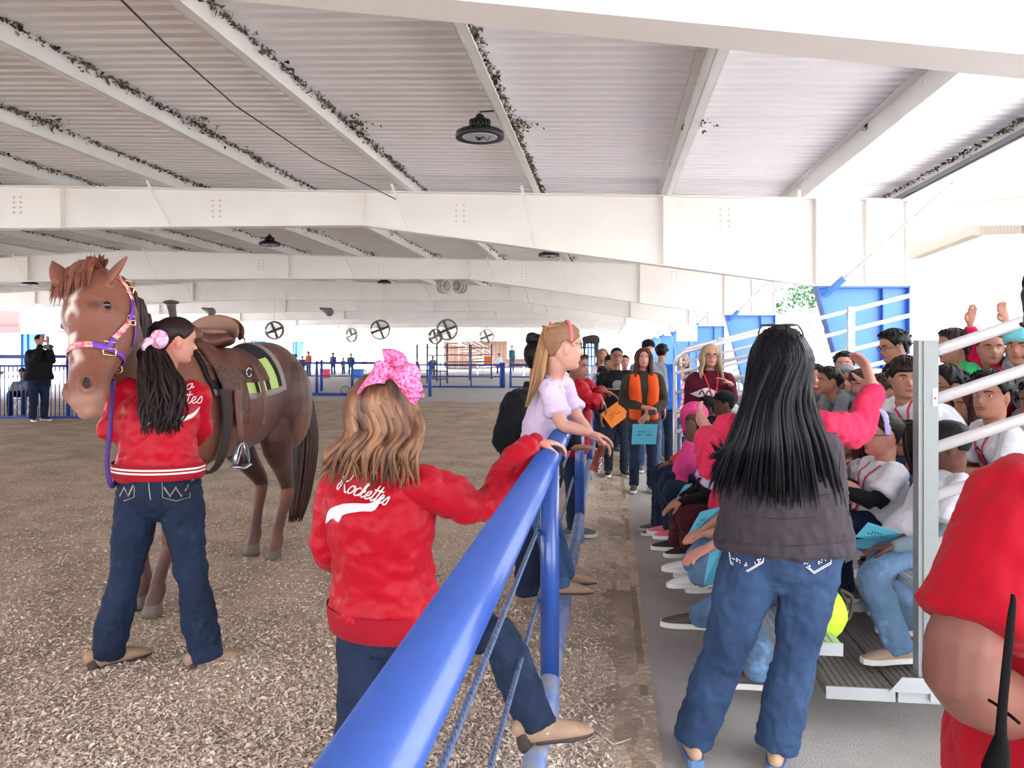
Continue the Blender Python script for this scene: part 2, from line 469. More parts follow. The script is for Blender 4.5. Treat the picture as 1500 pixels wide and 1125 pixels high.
# diagonal braces from the frame columns up to the eave
for y in Y_FR[1:]:
    b = MB(); a = Vector((2.55, y - .1, CAMH + .66)); e = Vector((XR - .02, y - 1.5, CAMH + 1.78)); q = a.lerp(e, .17)
    b.bar(a, q, .06, .05, m=1); b.bar(q, e, .05, .008, m=0); b.bar(q, e, .008, .05, m=0)
    part('diagonal_brace', b, [M_purlin, M_bluewall], ceil, flat=True)

# ---------------------------------------------------------------- debris clumps (old nests) along purlin tops
r = np.random.default_rng(5)
b = MB(); V = []; F = []; k = 0
def shard(c, s):
    global k
    d = r.normal(size=(4, 3)) * s * np.array([1, 1.2, .9]); V.append(c + d)
    F.extend([(k, k + 1, k + 2), (k, k + 2, k + 3), (k, k + 3, k + 1), (k + 1, k + 3, k + 2)]); k += 4
for x in PX + [XR - .05]:
    if x < -13: continue
    z = H_top(x) + ROOFUP - .01
    ymax = 40 if x > -9 else 25
    y = 3.0
    while y < ymax:
        dens = .5 + .5 * noise.noise((x * 3.1, y * .55, 2)) + .45 * noise.noise((x, y * 2.2, 7))
        big = y % 3.6 < .35
        nn = 2 + int(max(0, dens) * (9 if y < 12 else 5)) + (14 if big else 0)
        for _ in range(nn):
            ex = abs(r.normal()) * (.12 if big else .030)
            shard(np.array([x + .012 + ex - (.02 if big else 0), y + r.uniform(-.05, .05) * (2 if big else 1), z - abs(r.normal()) * (.035 if big else .022)]), r.uniform(.006, .017))
        y += .06 if y < 12 else .14
b.add(np.concatenate(V), F)
o = part('nest_debris', b, mat('nest_debris', (104, 92, 78), .95, island=.75, spec=.1), ceil, flat=True); o['kind'] = 'stuff'
# ================================================================== ARENA RAIL
RX, RZ, RR_ = -.245, CAMH - .43, .0495
pr = thing('arena_rail', (RX, 3.2, ARZ), 'long blue pipe rail with posts and wire ropes running beside the walkway', 'rail')
b = MB()
tube(b, [(RX, -1.2, RZ), (RX, 22.6, RZ)], RR_, n=28)
part('top_rail', b, M_blue, pr)
PYS = [3.22 + 3.2 * k for k in range(-1, 7)]
for y in PYS:
    b = MB(); tube(b, [(RX, y, -.1), (RX, y, .24)], .0395, n=20, m=1); tube(b, [(RX, y, .24), (RX, y, RZ - .02)], .039, n=20, m=0)
    part('post', b, [M_blue, M_worn], pr)
    for z in (.86, .56):
        b = MB(); th = np.linspace(0, 2 * pi, 15)
        tube(b, [(RX - .052, y + .014 * cos(a), z + .014 * sin(a)) for a in th], .004, n=6)
        tube(b, [(RX - .03, y, z), (RX - .052, y, z + .012)], .006, n=6)
        part('eye_bolt', b, mat('eye_bolt', (80, 105, 160), .4, metal=.3), pr)
b = MB(); tube(b, [(RX, -.6, .25), (RX, 22.4, .25)], .040, n=20); part('kick_rail', b, M_worn, pr)
def rope(mb, a, c, r, pitch=.035, strands=3, n=5, seg=.012):
    a, c = Vector(a), Vector(c); L = (c - a).length; N = int(L / seg); t = (c - a).normalized(); s = t.cross(UP).normalized(); u = s.cross(t)
    for k in range(strands):
        P = []
        for i in range(N + 1):
            y = i / N * L; an = y / pitch * 2 * pi / 2.2 + k * 2 * pi / strands
            P.append(a + t * y + s * (r * .5 * cos(an)) + u * (r * .5 * sin(an)))
        loft(mb, P, [r * .62] * len(P), side=s, n=n, sub=1, cap=False)
M_rope = mat('wire_rope', (92, 112, 150), .5, var=.25, vs=40, metal=.2)
for z in (.86, .56):
    b = MB(); rope(b, (RX - .052, .5, z), (RX - .052, 9.6, z), .0085)
    tube(b, [(RX - .052, 9.6, z), (RX - .052, 22.4, z)], .008, n=6)
    part('wire_rope', b, M_rope, pr)

# bits of straw and twigs on the dirt by the slab
for i, (a, c) in enumerate((((866, 1066), (898, 1090)), ((900, 1090), (925, 1082)), ((878, 1105), (884, 1112)))):
    b = MB(); tube(b, [G(*a, z=.02), G(*c, z=.022)], .003, n=5)
    tag(part('straw', b, mat('straw', (196, 186, 170), .8)), ['pale straw lying left of the others on the dirt', 'pale straw lying nearest the slab edge on dirt', 'short bit of straw on the dirt at the very bottom'][i], 'straw', 'straws on the dirt strip')

# ================================================================== BLEACHERS
BY0, BY1 = 3.36, 8.15
def bleacher(y0, y1, rows, label, x0=0.66, kick=True, near=True):
    t = thing('bleacher', (x0, y0, 0), label, 'bleacher', None)
    for k in range(rows):
        zs = .44 + .20 * k; xs_ = x0 + .58 * k
        b = MB(); w_ = .25; ys0 = y0 - .12
        b.box((xs_, ys0, zs - .036), (xs_ + w_, y1, zs)); 
        for q in range(9): b.box((xs_ + .012 + q * .026, ys0 - .0005, zs), (xs_ + .024 + q * .026, y1, zs + .003))
        b.box((xs_ - .004, ys0 - .006, zs - .045), (xs_ + w_ + .004, ys0, zs + .006))
        part('seat_plank', b, M_alu, t, flat=True)
        if k:
            zf = .20 * k + .02
            for j, (fa, fb) in enumerate(((-.36, -.09), (-.08, .2))):
                b = MB(); b.box((xs_ + fa, y0, zf - .034), (xs_ + fb, y1, zf))
                for q in range(9): b.box((xs_ + fa + .012 + q * .028, y0, zf), (xs_ + fa + .026 + q * .028, y1, zf + .003))
                b.box((xs_ + fa, y0 - .008, zf - .045), (xs_ + fb, y0, zf + .006), 1)
                part('foot_plank', b, [mat('foot_plank', (128, 122, 116), .6, metal=.2, var=.2, vs=5, stretch=(1, .2, 1)), M_alu], t, flat=True)
        for yy in np.arange(y0 + .95, y1, 1.45):
            b = MB(); b.bar((xs_ + .12, yy, .0), (xs_ + .12, yy, zs - .036), .05, .05); (b.bar((xs_ + .12, yy, zs - .06), (xs_ - .25, yy, zs - .24), .04, .04, side=(0, 1, 0)) if k else None); part('support', b, M_alu, t, flat=True)
    for yy in np.arange(y0 + 1.0, y1, 1.45):
        b = MB(); b.bar((x0 + .0, yy, .03), (x0 + .58 * rows, yy, .03), .06, .06, side=(0, 1, 0)); b.bar((x0 + .3, yy, .08), (x0 + .58 * (rows - 1), yy, .2 * rows + .1), .05, .05, side=(0, 1, 0)); part('sleeper', b, M_alu, t, flat=True)
    return t
bl = bleacher(BY0, BY1, 6, 'aluminium bleacher full of seated children beside the walkway')
# near end guard: square post and rising round rails
def P3(px, py, d): return C(px, py, d)
gt = thing('end_guard', C(1356, 990, 3.42), 'tall square aluminium guard post with rising rails at the near bleacher end', 'railing')
yg = BY0 + .02
pb = PY(1357, 985, yg); px_ = pb.x; ztop = PY(1357, 500, yg).z
b = MB(); b.box((px_ - .041, yg - .03, .235), (px_ + .035, yg + .03, ztop)); b.box((px_ - .024, yg - .036, .235), (px_ - .020, yg - .029, ztop)); b.box((px_ - .043, yg - .032, ztop), (px_ + .037, yg + .032, ztop + .005))
part('guard_post', b, mat('guard_alu', (128, 133, 134), .5, metal=.2, var=.06, vs=30), gt, flat=True)
b = MB(); b.box((px_ - .001, yg - .045, .19), (px_ + .075, yg - .03, .40)); b.prism([(px_ - .16, .225), (px_ + .15, .225), (px_ + .10, .285), (px_ - .11, .285)], 1, yg - .05, yg - .044); part('bracket', b, M_alu, gt, flat=True)
b = MB(); b.box((px_ + .012, yg - .0325, ztop - .26), (px_ + .03, yg - .0305, ztop - .19)); part('sticker', b, mat('sticker', (225, 225, 225), .5), gt, flat=True)
b = MB(); b.box((px_ + .016, yg - .0335, ztop - .235), (px_ + .026, yg - .0315, ztop - .225)); part('sticker_mark', b, mat('red_mark', (190, 60, 60), .5), gt, flat=True)
M_rail = mat('bright_rail', (226, 224, 228), .3, metal=.25)
for k in range(7):
    z0 = PY(1370, 515, yg).z - .196 * k
    b = MB(); tube(b, [(px_ + .03, yg, z0), (px_ + 2.9, yg, z0 + 2.87 * .36)], .0235, n=14); part('guard_rail', b, M_rail, gt)
for q in (1.5, 2.85):
    b = MB(); b.box((px_ + q - .03, yg - .03, .2 + q * .34), (px_ + q + .03, yg + .03, ztop + q * .36)); part('guard_post', b, M_alu, gt, flat=True)
# far end guards (rails of the first bleacher, and of the next ones)
def guard(Y, x0, x1, ztop0, slope, label, posts, n=5, dz=.2, r=.02):
    t = thing('end_guard', (x0, Y, 0), label, 'railing')
    for k in range(n):
        b = MB(); zz = ztop0 - dz * k
        P = [(x0, Y, zz - .12), (x0 + .02, Y, zz - .03), (x0 + .1, Y, zz + .02), (x1, Y, zz + .02 + slope * (x1 - x0 - .1))] if k == 0 else [(x0, Y, zz), (x1, Y, zz + slope * (x1 - x0))]
        tube(b, P, r, n=10); part('guard_rail', b, M_rail, t)
    b = MB(); tube(b, [(x0, Y, .1), (x0, Y, ztop0 - .1)], r, n=10); part('guard_post', b, M_rail, t)
    for q in posts:
        b = MB(); zt = ztop0 + slope * (q - x0) + .03; b.box((q - .032, Y - .03, .1), (q + .032, Y + .03, zt)); part('guard_post', b, M_alu, t, flat=True)
    return t
guard(BY1 + .02, .66, 3.2, 1.57, .255, 'white railing closing the far end of the crowded bleacher', (2.38,))
b3 = bleacher(11.4, 16.2, 5, 'empty aluminium bleacher farther along the blue columns', x0=1.0)
guard(11.4, 1.0, 3.3, 1.62, .26, 'white railing at the near end of the second bleacher', (1.55,))
b4 = bleacher(19.0, 24.0, 5, 'small distant aluminium bleacher on the right beyond the standing people', x0=1.3)

# ================================================================== LAMPS, FANS, SPEAKERS
M_black = mat('black_metal', (26, 27, 32), .4)
def highbay(c, dia, label, top):
    c = Vector(c); R = dia / 2
    t = thing('high_bay_lamp', c, label, 'lamp', None)
    b = MB()
    prof = [(R * .72, -.012), (R * .98, -.020), (R, 0), (R * .93, .02), (R * .6, .05), (R * .42, .06), (.0, .062)]
    n = 40; V = [(c.x + q * cos(a), c.y + q * sin(a), c.z + z) for q, z in prof for a in np.linspace(0, 2 * pi, n, endpoint=False)]
    F = [(i * n + j, i * n + (j + 1) % n, (i + 1) * n + (j + 1) % n, (i + 1) * n + j) for i in range(len(prof) - 1) for j in range(n)]
    b.add(V, F)
    for j in range(28):
        a = j / 28 * 2 * pi; b.bar(c + Vector((cos(a) * R * .44, sin(a) * R * .44, .062)), c + Vector((cos(a) * R * .96, sin(a) * R * .96, .02)), .006, .02, side=(-sin(a), cos(a), 0))
    part('housing', b, M_black, t)
    b = MB(); ell(b, c + Vector((0, 0, -.012)), (R * .73, R * .73, .010), n=32, k=6); part('diffuser', b, mat('lamp_diffuser', (176, 174, 186), .35), t)
    b = MB(); loft(b, [c + Vector((0, 0, .055)), c + Vector((0, 0, .075)), c + Vector((0, 0, .13)), c + Vector((0, 0, .145))], [R * .42, R * .40, R * .34, R * .2], n=18, sub=1)
    for j in range(16):
        a = j / 16 * 2 * pi; b.bar(c + Vector((cos(a) * R * .38, sin(a) * R * .38, .06)), c + Vector((cos(a) * R * .36, sin(a) * R * .36, .13)), .008, .03, side=(-sin(a), cos(a), 0))
    part('driver', b, M_black, t)
    b = MB(); tube(b, [c + Vector((0, 0, .14)), c + Vector((0, 0, .2)), Vector(top)], .008, n=6); part('hanger', b, M_black, t)
    b = MB(); P = [c + Vector((R * .1 * k / 1.0 - R * .1, -R * .5, -.03 - .04 * sin(k * 1.0) ** 2)) for k in range(0, 7)]; tube(b, P, .004, n=5, sub=2); part('safety_cord', b, M_black, t)
def lamp_at(px, py, dpx, x, label):
    # hangs beneath the purlin at x
    u = (px - 750) / FPX; Yl = x * (cos(TH) + u * sin(TH)) / (-sin(TH) + u * cos(TH)) if abs(-sin(TH) + u * cos(TH)) > 1e-6 else 6.5
    p = PY(px, py, Yl); highbay(p, max(.3, min(.45, dpx / FPX * Yl)), label, (p.x, p.y, H_top(x) + .01))
    return p
p = C(703, 199, 6.55); highbay(p, .41, 'round black high bay lamp hanging nearest the camera', (p.x + .12, p.y, H_top(-.94) + .02))
p = C(395, 358, 14.6); highbay(p, .40, 'round black high bay lamp in the second bay above the horse rump', (p.x, p.y, H_top(p.x)))
p = C(563, 414, 23); highbay(p, .40, 'tiny round black high bay lamp in the third bay, middle of the photo', (p.x, p.y, H_top(p.x)))
p = C(44, 416, 23); highbay(p, .45, 'tiny round black high bay lamp at the far left above the horse ear', (p.x, p.y, H_top(p.x)))
p = C(804, 374, 15.5); highbay(p, .42, 'dark lamp seen edge on beneath the right half of the second frame', (p.x, p.y, H_top(p.x)))
b = MB(); P = [C(172, -6, 4.2), C(240, 62, 5.0), C(345, 155, 6.6), C(345, 155, 6.6), C(460, 232, 8.6), C(580, 292, 9.8)]
tube(b, P, .0065, n=6); tag(part('ceiling_cable', b, M_black), 'thin black cable strung slantwise under the roof sheets', 'cable')
def fan(px, py, rpx, d, label, tilt=.0, spd=0, wht=False):
    c = C(px, py, d); R = rpx / FPX * d
    t = thing('ceiling_fan', c, label, 'fan', 'round caged fans hanging far down the hall')
    m = mat('fan_cage_white', (188, 186, 180), .5) if wht else mat('fan_cage_grey', (122, 118, 112), .5)
    X = (CR * cos(tilt) + CF * sin(tilt)); U = UP
    b = MB(); th = np.linspace(0, 2 * pi, 33)
    for dd, rr in ((-.09, R), (.09, R), (0, R * 1.02)):
        nrm = X.cross(U)
        tube(b, [c + X * (rr * cos(a)) + U * (rr * sin(a)) + nrm * dd for a in th], .035, n=6)
    for k in range(24):
        a = k / 24 * 2 * pi; nrm = X.cross(U); q = X * cos(a) + U * sin(a)
        for sg in (-1, 1): tube(b, [c + q * R + nrm * .09 * sg, c + q * R * .14 + nrm * .14 * sg], .006, n=4)
    part('cage', b, m, t)
    for k in range(4):
        a = spd + k * pi / 2 + .4; q = X * cos(a) + U * sin(a); q2 = X * -sin(a) + U * cos(a); nrm = X.cross(U)
        b = MB(); o = [q * R * .1 - q2 * .05, q * R * .9 - q2 * R * .17, q * R * .92 + q2 * R * .12, q * R * .1 + q2 * .06]
        V = [c + z_ + nrm * (.03 if i in (0, 1) else -.03) for i, z_ in enumerate(o)]; V += [v + nrm * .012 for v in V]
        b.add(V, [(0, 1, 2, 3), (7, 6, 5, 4), (0, 4, 5, 1), (1, 5, 6, 2), (2, 6, 7, 3), (3, 7, 4, 0)]); part('blade', b, mat('fan_blade', (92, 88, 86), .5), t, flat=True)
    b = MB(); ell(b, c, (R * .16,) * 3, n=12, k=8); part('motor', b, mat('fan_motor', (84, 82, 80), .5), t)
    b = MB(); tube(b, [c + U * R, Vector((c.x, c.y, H_top(c.x)))], .02, n=6); part('hanger', b, M_purlin, t)
fan(402, 484, 12.5, 34, 'grey caged fan hanging above the horse rump', .5)
fan(557, 483, 13.5, 38, 'grey caged fan hanging above the pink bow', .1)
fan(655, 483, 14.5, 36, 'largest grey caged fan, right of the one above the bow', .0)
fan(638, 493, 10.5, 46, 'grey caged fan just left and behind the largest one', .7)
fan(515, 491, 10, 50, 'pale caged fan tilted left of the fan above the bow', 1.0, wht=True)
fan(713, 493, 10, 48, 'pale caged fan in front of the brown wall', .0, wht=True)
fan(650, 419, 9, 20, 'left one of two pale tilted fans under the fourth frame', .9, wht=True)
fan(674, 419, 9, 20.5, 'right one of two pale tilted fans under the fourth frame', -.8, wht=True)
def horn(px, py, s, d, label):
    c = C(px, py, d); R = s / FPX * d
    t = thing('loudspeaker', c, label, 'speaker', 'round horn loudspeakers under the frames')
    b = MB(); loft(b, [c - CR * R * .9 + UP * R * .3, c, c + CR * R * .9 - UP * R * .4], [R * .25, R * .5, R * .95], n=16, side=(0, 1, 0)); part('horn', b, mat('horn_grey', (112, 108, 104), .5), t)
    b = MB(); tube(b, [c, Vector((c.x, c.y, H_top(c.x) - .35))], .012, n=6); part('bracket', b, M_purlin, t)
horn(303, 454, 7, 25, 'grey horn loudspeaker above the saddle')
horn(476, 454, 7, 25, 'grey horn loudspeaker left of the pink bow, high under the frame')

# ================================================================== FAR FENCES, STANDS AND BUILDINGS
M_bf = mat('blue_fence_paint', (38, 74, 158), .45)
def bar3(b, p, q, r=.025): tube(b, [p, q], r, n=8)
t = thing('cross_fence', G(464, 583), 'blue pipe fence crossing behind the horse and pink bow girl', 'fence')
Yf = 26.5
def XatY(px, Y): return PY(px, 514, Y).x
for z, rr in ((1.17, .035), (.72, .02), (.06, .07)):
    b = MB(); bar3(b, (XatY(240, Yf), Yf, z), (XatY(600, Yf), Yf, z), rr); part('rail', b, M_bf, t)
for px in (300, 464, 630):
    b = MB(); bar3(b, (XatY(px, Yf), Yf, 0), (XatY(px, Yf), Yf, 1.25), .055); part('post', b, M_bf, t)
for px in (471, 516):
    b = MB(); bar3(b, (XatY(px, Yf + 3), Yf + 3, 0), (XatY(px, Yf + 3), Yf + 3, 1.25), .06); part('post', b, M_bf, t)
b = MB(); c0 = G(506, 572, .32); th = np.linspace(0, 2 * pi, 30); tube(b, [c0 + CR * (.14 * cos(a)) + UP * (.13 * sin(a)) for a in th] + [c0 + CR * .3 - UP * .1], .012, n=5); tag(part('hose_coil', b, M_black), 'loose black coil hanging on the blue cross fence', 'hose')
Yg2 = 33.0
t = thing('pipe_gate', G(680, 570), 'long low blue pipe gate closed behind the girls', 'gate')
for z, rr in ((1.0, .045), (.50, .03), (.06, .05)):
    b = MB(); bar3(b, (XatY(596, Yg2), Yg2, z), (XatY(737, Yg2), Yg2, z), rr); part('rail', b, M_bf, t)
for px in (599, 645, 690, 734, 738):
    b = MB(); bar3(b, (XatY(px, Yg2), Yg2, 0), (XatY(px, Yg2), Yg2, 1.1), .06 if px > 730 else .03); part('post', b, M_bf, t)
t = thing('pipe_gate', G(775, 570), 'short blue pipe gate in front of the white roll door', 'gate')
for z, rr in ((1.0, .06), (.5, .03), (.06, .05)):
    b = MB(); bar3(b, (XatY(746, Yg2), Yg2, z), (XatY(800, Yg2), Yg2, z), rr); part('rail', b, M_bf, t)
for px in (748, 800):
    b = MB(); bar3(b, (XatY(px, Yg2), Yg2, 0), (XatY(px, Yg2), Yg2, 1.1), .05); part('post', b, M_bf, t)
# stock panels farther back
M_panel = mat('panel_grey', (92, 98, 112), .5)
for i, (xa, xb, d, lab) in enumerate(((611, 640, 40, 'grey stock panel left of the chute panels'), (626, 655, 38, 'grey stock panel nearest the pink bow tail'), (655, 688, 42, 'grey stock panel in the middle of the chute'), (690, 720, 44, 'grey stock panel nearest the orange cooler'))):
    t = thing('stock_panel', G(xa, 514 + FPX * 1.6 / d), lab, 'panel', 'grey stock panels around the far chute')
    for k in range(5):
        b = MB(); z = .25 + k * .38; bar3(b, C(xa, 514, d) * 1, C(xb, 514, d) * 1, .03)
        V = b.v[0]; V[:, 2] += z - CAMH; part('rail', b, M_panel, t)
    for px in (xa, xb):
        b = MB(); q = C(px, 514, d); bar3(b, (q.x, q.y, 0), (q.x, q.y, 1.95), .05); part('post', b, M_panel, t)
# picket fence on the left
t = thing('picket_fence', (-14.6, 15.2, .1), 'blue picket fence at the left edge behind the horse head', 'fence')
dP = 17.3
npk = 0
for px in np.arange(-12, 150, 6.2):
    q = C(px, 514, dP); b = MB(); bar3(b, (q.x, q.y, .12), (q.x, q.y, 1.27), .011); part('picket', b, M_bf, t)
for z, rr in ((1.27, .022), (.14, .022), (1.47, .04)):
    q0, q1 = C(-14, 514, dP), C(160, 514, dP)
    if z > 1.4: q0, q1 = C(-14, 514, dP + .6), C(160, 514, dP + .6)
    b = MB(); bar3(b, (q0.x, q0.y, z), (q1.x, q1.y, z), rr); part('rail', b, M_bf, t)
for px in (100,):
    q = C(px, 514, dP + .1); b = MB(); bar3(b, (q.x, q.y, 0), (q.x, q.y, 1.5), .045); part('post', b, M_bf, t)
# brown wooden building far behind with white roll door
M_wood = mat('brown_siding', (122, 92, 78), .8, var=.15, vs=3)
Yb = 70
xa, xb = XatY(650, Yb), XatY(815, Yb)
t = thing('wooden_building', (xa, Yb, 0), 'brown boarded building closing the far end of the hall', 'building')
n = 30
for k in range(n):
    x = xa + (xb - xa) * k / n; b = MB(); b.box((x + .02, Yb + (.03 if k % 2 else 0), 0), (x + (xb - xa) / n, Yb + .3, 2.45)); part('board', b, M_wood, t, flat=True)
b = MB(); b.box((xa - 4, Yb - .8, 2.45), (xb, Yb + .3, 3.3)); b.box((xa - 4, Yb - 1.0, 3.2), (xb, Yb + .3, 3.35)); part('fascia', b, mat('fascia_tan', (150, 140, 128), .7), t, flat=True)
dx0, dx1 = XatY(743, Yb), XatY(775, Yb)
for k in range(9):
    b = MB(); b.box((dx0, Yb - .1, .9 + k * .17), (dx1, Yb - .02, 1.06 + k * .17)); part('door_slat', b, mat('white_roll_door', (216, 224, 232), .5), t, flat=True)
b = MB(); b.box((dx0 - .3, Yb - .12, .78), (dx1 + .3, Yb + .02, .9)); part('sill', b, M_wood, t, flat=True)
# far bleacher outside (pale, over-lit) and its handrail
t = thing('bleacher', (-14, 58, 0), 'white aluminium bleacher in full sun beside the brown building', 'bleacher')
MW = mat('white_metal', (228, 230, 236), .4, metal=.2)
ya = 60.0
for k in range(9):
    x1 = XatY(712 - k * 6.5, ya); b = MB(); b.box((x1 - .5 , ya, .3 + k * .25), (x1 - .22, ya + 6, .35 + k * .25)); part('seat_plank', b, MW, t, flat=True)
for k, yy in enumerate((ya - .1, ya + .4)):
    for q in range(4):
        A = Vector((XatY(718, yy), yy, .95 + q * .28)); B_ = Vector((XatY(655, yy), yy, 2.75 + q * .22)); b = MB(); bar3(b, A, B_, .035); part('guard_rail', b, MW, t)
for px, z in ((718, 1.8), (708, 2.1), (690, 2.6), (672, 3.0)):
    q = PY(px, 514, ya); b = MB(); bar3(b, (q.x, q.y, 0), (q.x, q.y, z), .04); part('guard_post', b, MW, t)
b = MB(); q = G(715, 545); bx_ = C(715, 529, 55)
tag(part('cooler', (b.box((bx_.x - .3, bx_.y, bx_.z - .35), (bx_.x + .3, bx_.y + .5, bx_.z + .25)), b.box((bx_.x - .32, bx_.y - .02, bx_.z + .25), (bx_.x + .32, bx_.y + .52, bx_.z + .33)), b)[2], mat('orange_cooler', (240, 110, 60), .5), flat=True), 'small bright orange cooler by the far white bleacher', 'cooler')
tb = G(732, 552); b = MB(); b.box((tb.x - 1.6, tb.y, .7), (tb.x + 1.6, tb.y + .8, .76)); [b.box((tb.x + q, tb.y + .1, .02), (tb.x + q + .06, tb.y + .7, .7)) for q in (-1.5, 1.4)]
tag(part('folding_table', b, MW, flat=True), 'white folding table standing left of the roll door', 'table')
# red picnic canopies / tables outside at left of bow
t = thing('shade_frame', C(470, 540, 62), 'thin red and blue shade frame outside in the sun', 'frame')
for i, (x0_, x1_, yy) in enumerate(((462, 560, 531), (466, 492, 526), (520, 560, 524))):
    b = MB(); bar3(b, C(x0_, yy, 60), C(x1_, yy, 60), .07 if i == 0 else .03); part('crossbar', b, mat('dark_red', (150, 40, 50), .5), t)
for px, top in ((472, 505), (551, 504), (533, 524), (536, 524)):
    q = C(px, 514, 60); b = MB(); bar3(b, (q.x, q.y, 0), (q.x, q.y, C(px, top, 60).z), .05); part('post', b, mat('dull_red', (140, 80, 80), .5), t)
for i, (px, py, w_, h_, c_, lab, cat) in enumerate(((522, 548, 7, 4, (60, 120, 220), 'small blue plastic tub outside left of the bow', 'tub'), (474, 542, 6, 4, (230, 60, 100), 'small pink red crate outside beyond the cross fence', 'crate'), (432, 562, 5, 14, (150, 130, 90), 'tan hay bale standing behind the horse tail', 'bale'))):
    q = C(px, py, 45 if i < 2 else 24); k = q.y / FPX; b = MB(); b.box((q.x - w_ * k, q.y, .0), (q.x + w_ * k, q.y + w_ * k * 2, .55 if i < 2 else 1.0)); b.box((q.x - w_ * k * 1.06, q.y - .03, .45 if i < 2 else .8), (q.x + w_ * k * 1.06, q.y + w_ * k * 2 + .03, .57 if i < 2 else .86)); tag(part(cat, b, mat('m_' + cat, c_, .7, bump=.4, bs=30), flat=True), lab, cat)
# red barn canopy at far left, outside
t = thing('barn_canopy', (-45, 40, 0), 'red roofed open barn outside at the far left', 'building')
q0, q1 = C(-40, 514, 60), C(420, 514, 60)
b = MB(); b.prism([(q0.x - 8, 3.6), (q1.x, 3.6), (q1.x, 3.05), (q0.x - 8, 3.05)], 1, q0.y + 4, q0.y + 4.2); part('fascia', b, mat('red_fascia', (176, 62, 66), .6), t, flat=True)
for k in range(9):
    b = MB(); x = q0.x - 6 + k * 3.2; b.prism([(x, 3.6), (x + 3.1, 3.6), (x + 3.1, 5.6), (x, 5.6)], 1, q0.y + 4.3, q0.y + 4.4); part('roof_panel', b, mat('red_roof', (150, 70, 68), .6), t, flat=True)
for k in range(7):
    b = MB(); x = q0.x - 6 + k * 4.4; b.box((x, q0.y + 4, 0), (x + .2, q0.y + 4.2, 3.1)); part('post', b, MW, t, flat=True)
for i, (px, py, c_, lab) in enumerate(((10, 518, (130, 130, 140), 'grey parked pickup far outside at the left edge'), (24, 524, (90, 60, 80), 'dark parked car far outside beside the left fence'))):
    q = C(px, py + 8, 48 + 3 * i); b = MB(); b.box((q.x - 2.2, q.y, .35), (q.x + 2.2, q.y + 1.8, .95)); b.prism([(q.x - 1.2, .95), (q.x + 1.0, .95), (q.x + .6, 1.5), (q.x - .8, 1.5)], 1, q.y + .1, q.y + 1.7)
    for sx_ in (-1.4, 1.4): loft(b, [(q.x + sx_, q.y - .02, .35), (q.x + sx_, q.y + .2, .35)], [.35, .35], side=(1, 0, 0), sub=1, n=16)
    tag(part('car', b, mat('car%d' % i, c_, .3), flat=True), lab, 'car')
# chain-link fence and tree outside on the right
M_link = mat('galvanised_wire', (190, 194, 200), .5, metal=.3)
t = thing('chain_link_fence', (4.6, 20, 0), 'tall chain link fence behind the bleachers on the right', 'fence')
b = MB(); xq = 5.2
for k in range(-14, 300):
    y0_ = 4 + k * .13; b.bar((xq, y0_, .05), (xq, y0_ + 2.6, 2.65), .006, .006, side=(1, 0, 0)); b.bar((xq, y0_ + 2.6, .05), (xq, y0_, 2.65), .006, .006, side=(1, 0, 0))
o = part('mesh_wire', b, M_link, t, flat=True); o['kind'] = 'stuff'
for yy in np.arange(4, 44, 3):
    b = MB(); bar3(b, (xq, yy, 0), (xq, yy, 2.7), .03); part('post', b, M_link, t)
b = MB(); bar3(b, (xq, 3, 2.68), (xq, 44, 2.68), .022); part('top_rail', b, M_link, t)
def tree(base, h, R, label, seed):
    t = thing('tree', base, label, 'tree', None); r = np.random.default_rng(seed); base = Vector(base)
    b = MB(); loft(b, [base, base + UP * h * .5, base + UP * h * .8], [.22, .16, .07], n=10)
    for k in range(6):
        a = k * 1.1; p0 = base + UP * h * (.35 + .07 * k); loft(b, [p0, p0 + Vector((cos(a) * R * .5, sin(a) * R * .5, h * .15)), p0 + Vector((cos(a) * R * .8, sin(a) * R * .8, h * .25))], [.08, .05, .02], n=6)
    part('trunk', b, mat('bark', (110, 95, 80), .9), t)
    N = 9000; q = r.normal(size=(N, 3)); q /= np.linalg.norm(q, axis=1, keepdims=True); q *= (r.uniform(0.25, 1, N) ** .4)[:, None]
    keep = np.array([noise.noise(Vector(tuple(v * 2.3)) + Vector((seed, 0, 0))) > -.12 for v in q]); q = q[keep]; N = len(q)
    c = q * np.array([R, R, h * .36]) + np.array(tuple(base)) + np.array([0, 0, h * .66])
    d1 = r.normal(size=(N, 3)); d1 /= np.linalg.norm(d1, axis=1, keepdims=True); d2 = np.cross(d1, r.normal(size=(N, 3))); d2 /= np.linalg.norm(d2, axis=1, keepdims=True)
    s = r.uniform(.05, .12, N)[:, None]
    V = np.stack([c - d1 * s, c + d2 * s * .5, c + d1 * s, c - d2 * s * .5], 1).reshape(-1, 3); i = np.arange(N) * 4
    b = MB(); b.add(V, np.stack([i, i + 1, i + 2, i + 3], 1)); o = part('foliage', b, mat('leaves', (52, 84, 56), .8, island=.5, spec=.1), t, flat=True); o['kind'] = 'stuff'
tree((9.4, 38.2, 0), 4.8, 3.2, 'leafy green tree outside behind the chain link fence', 3)
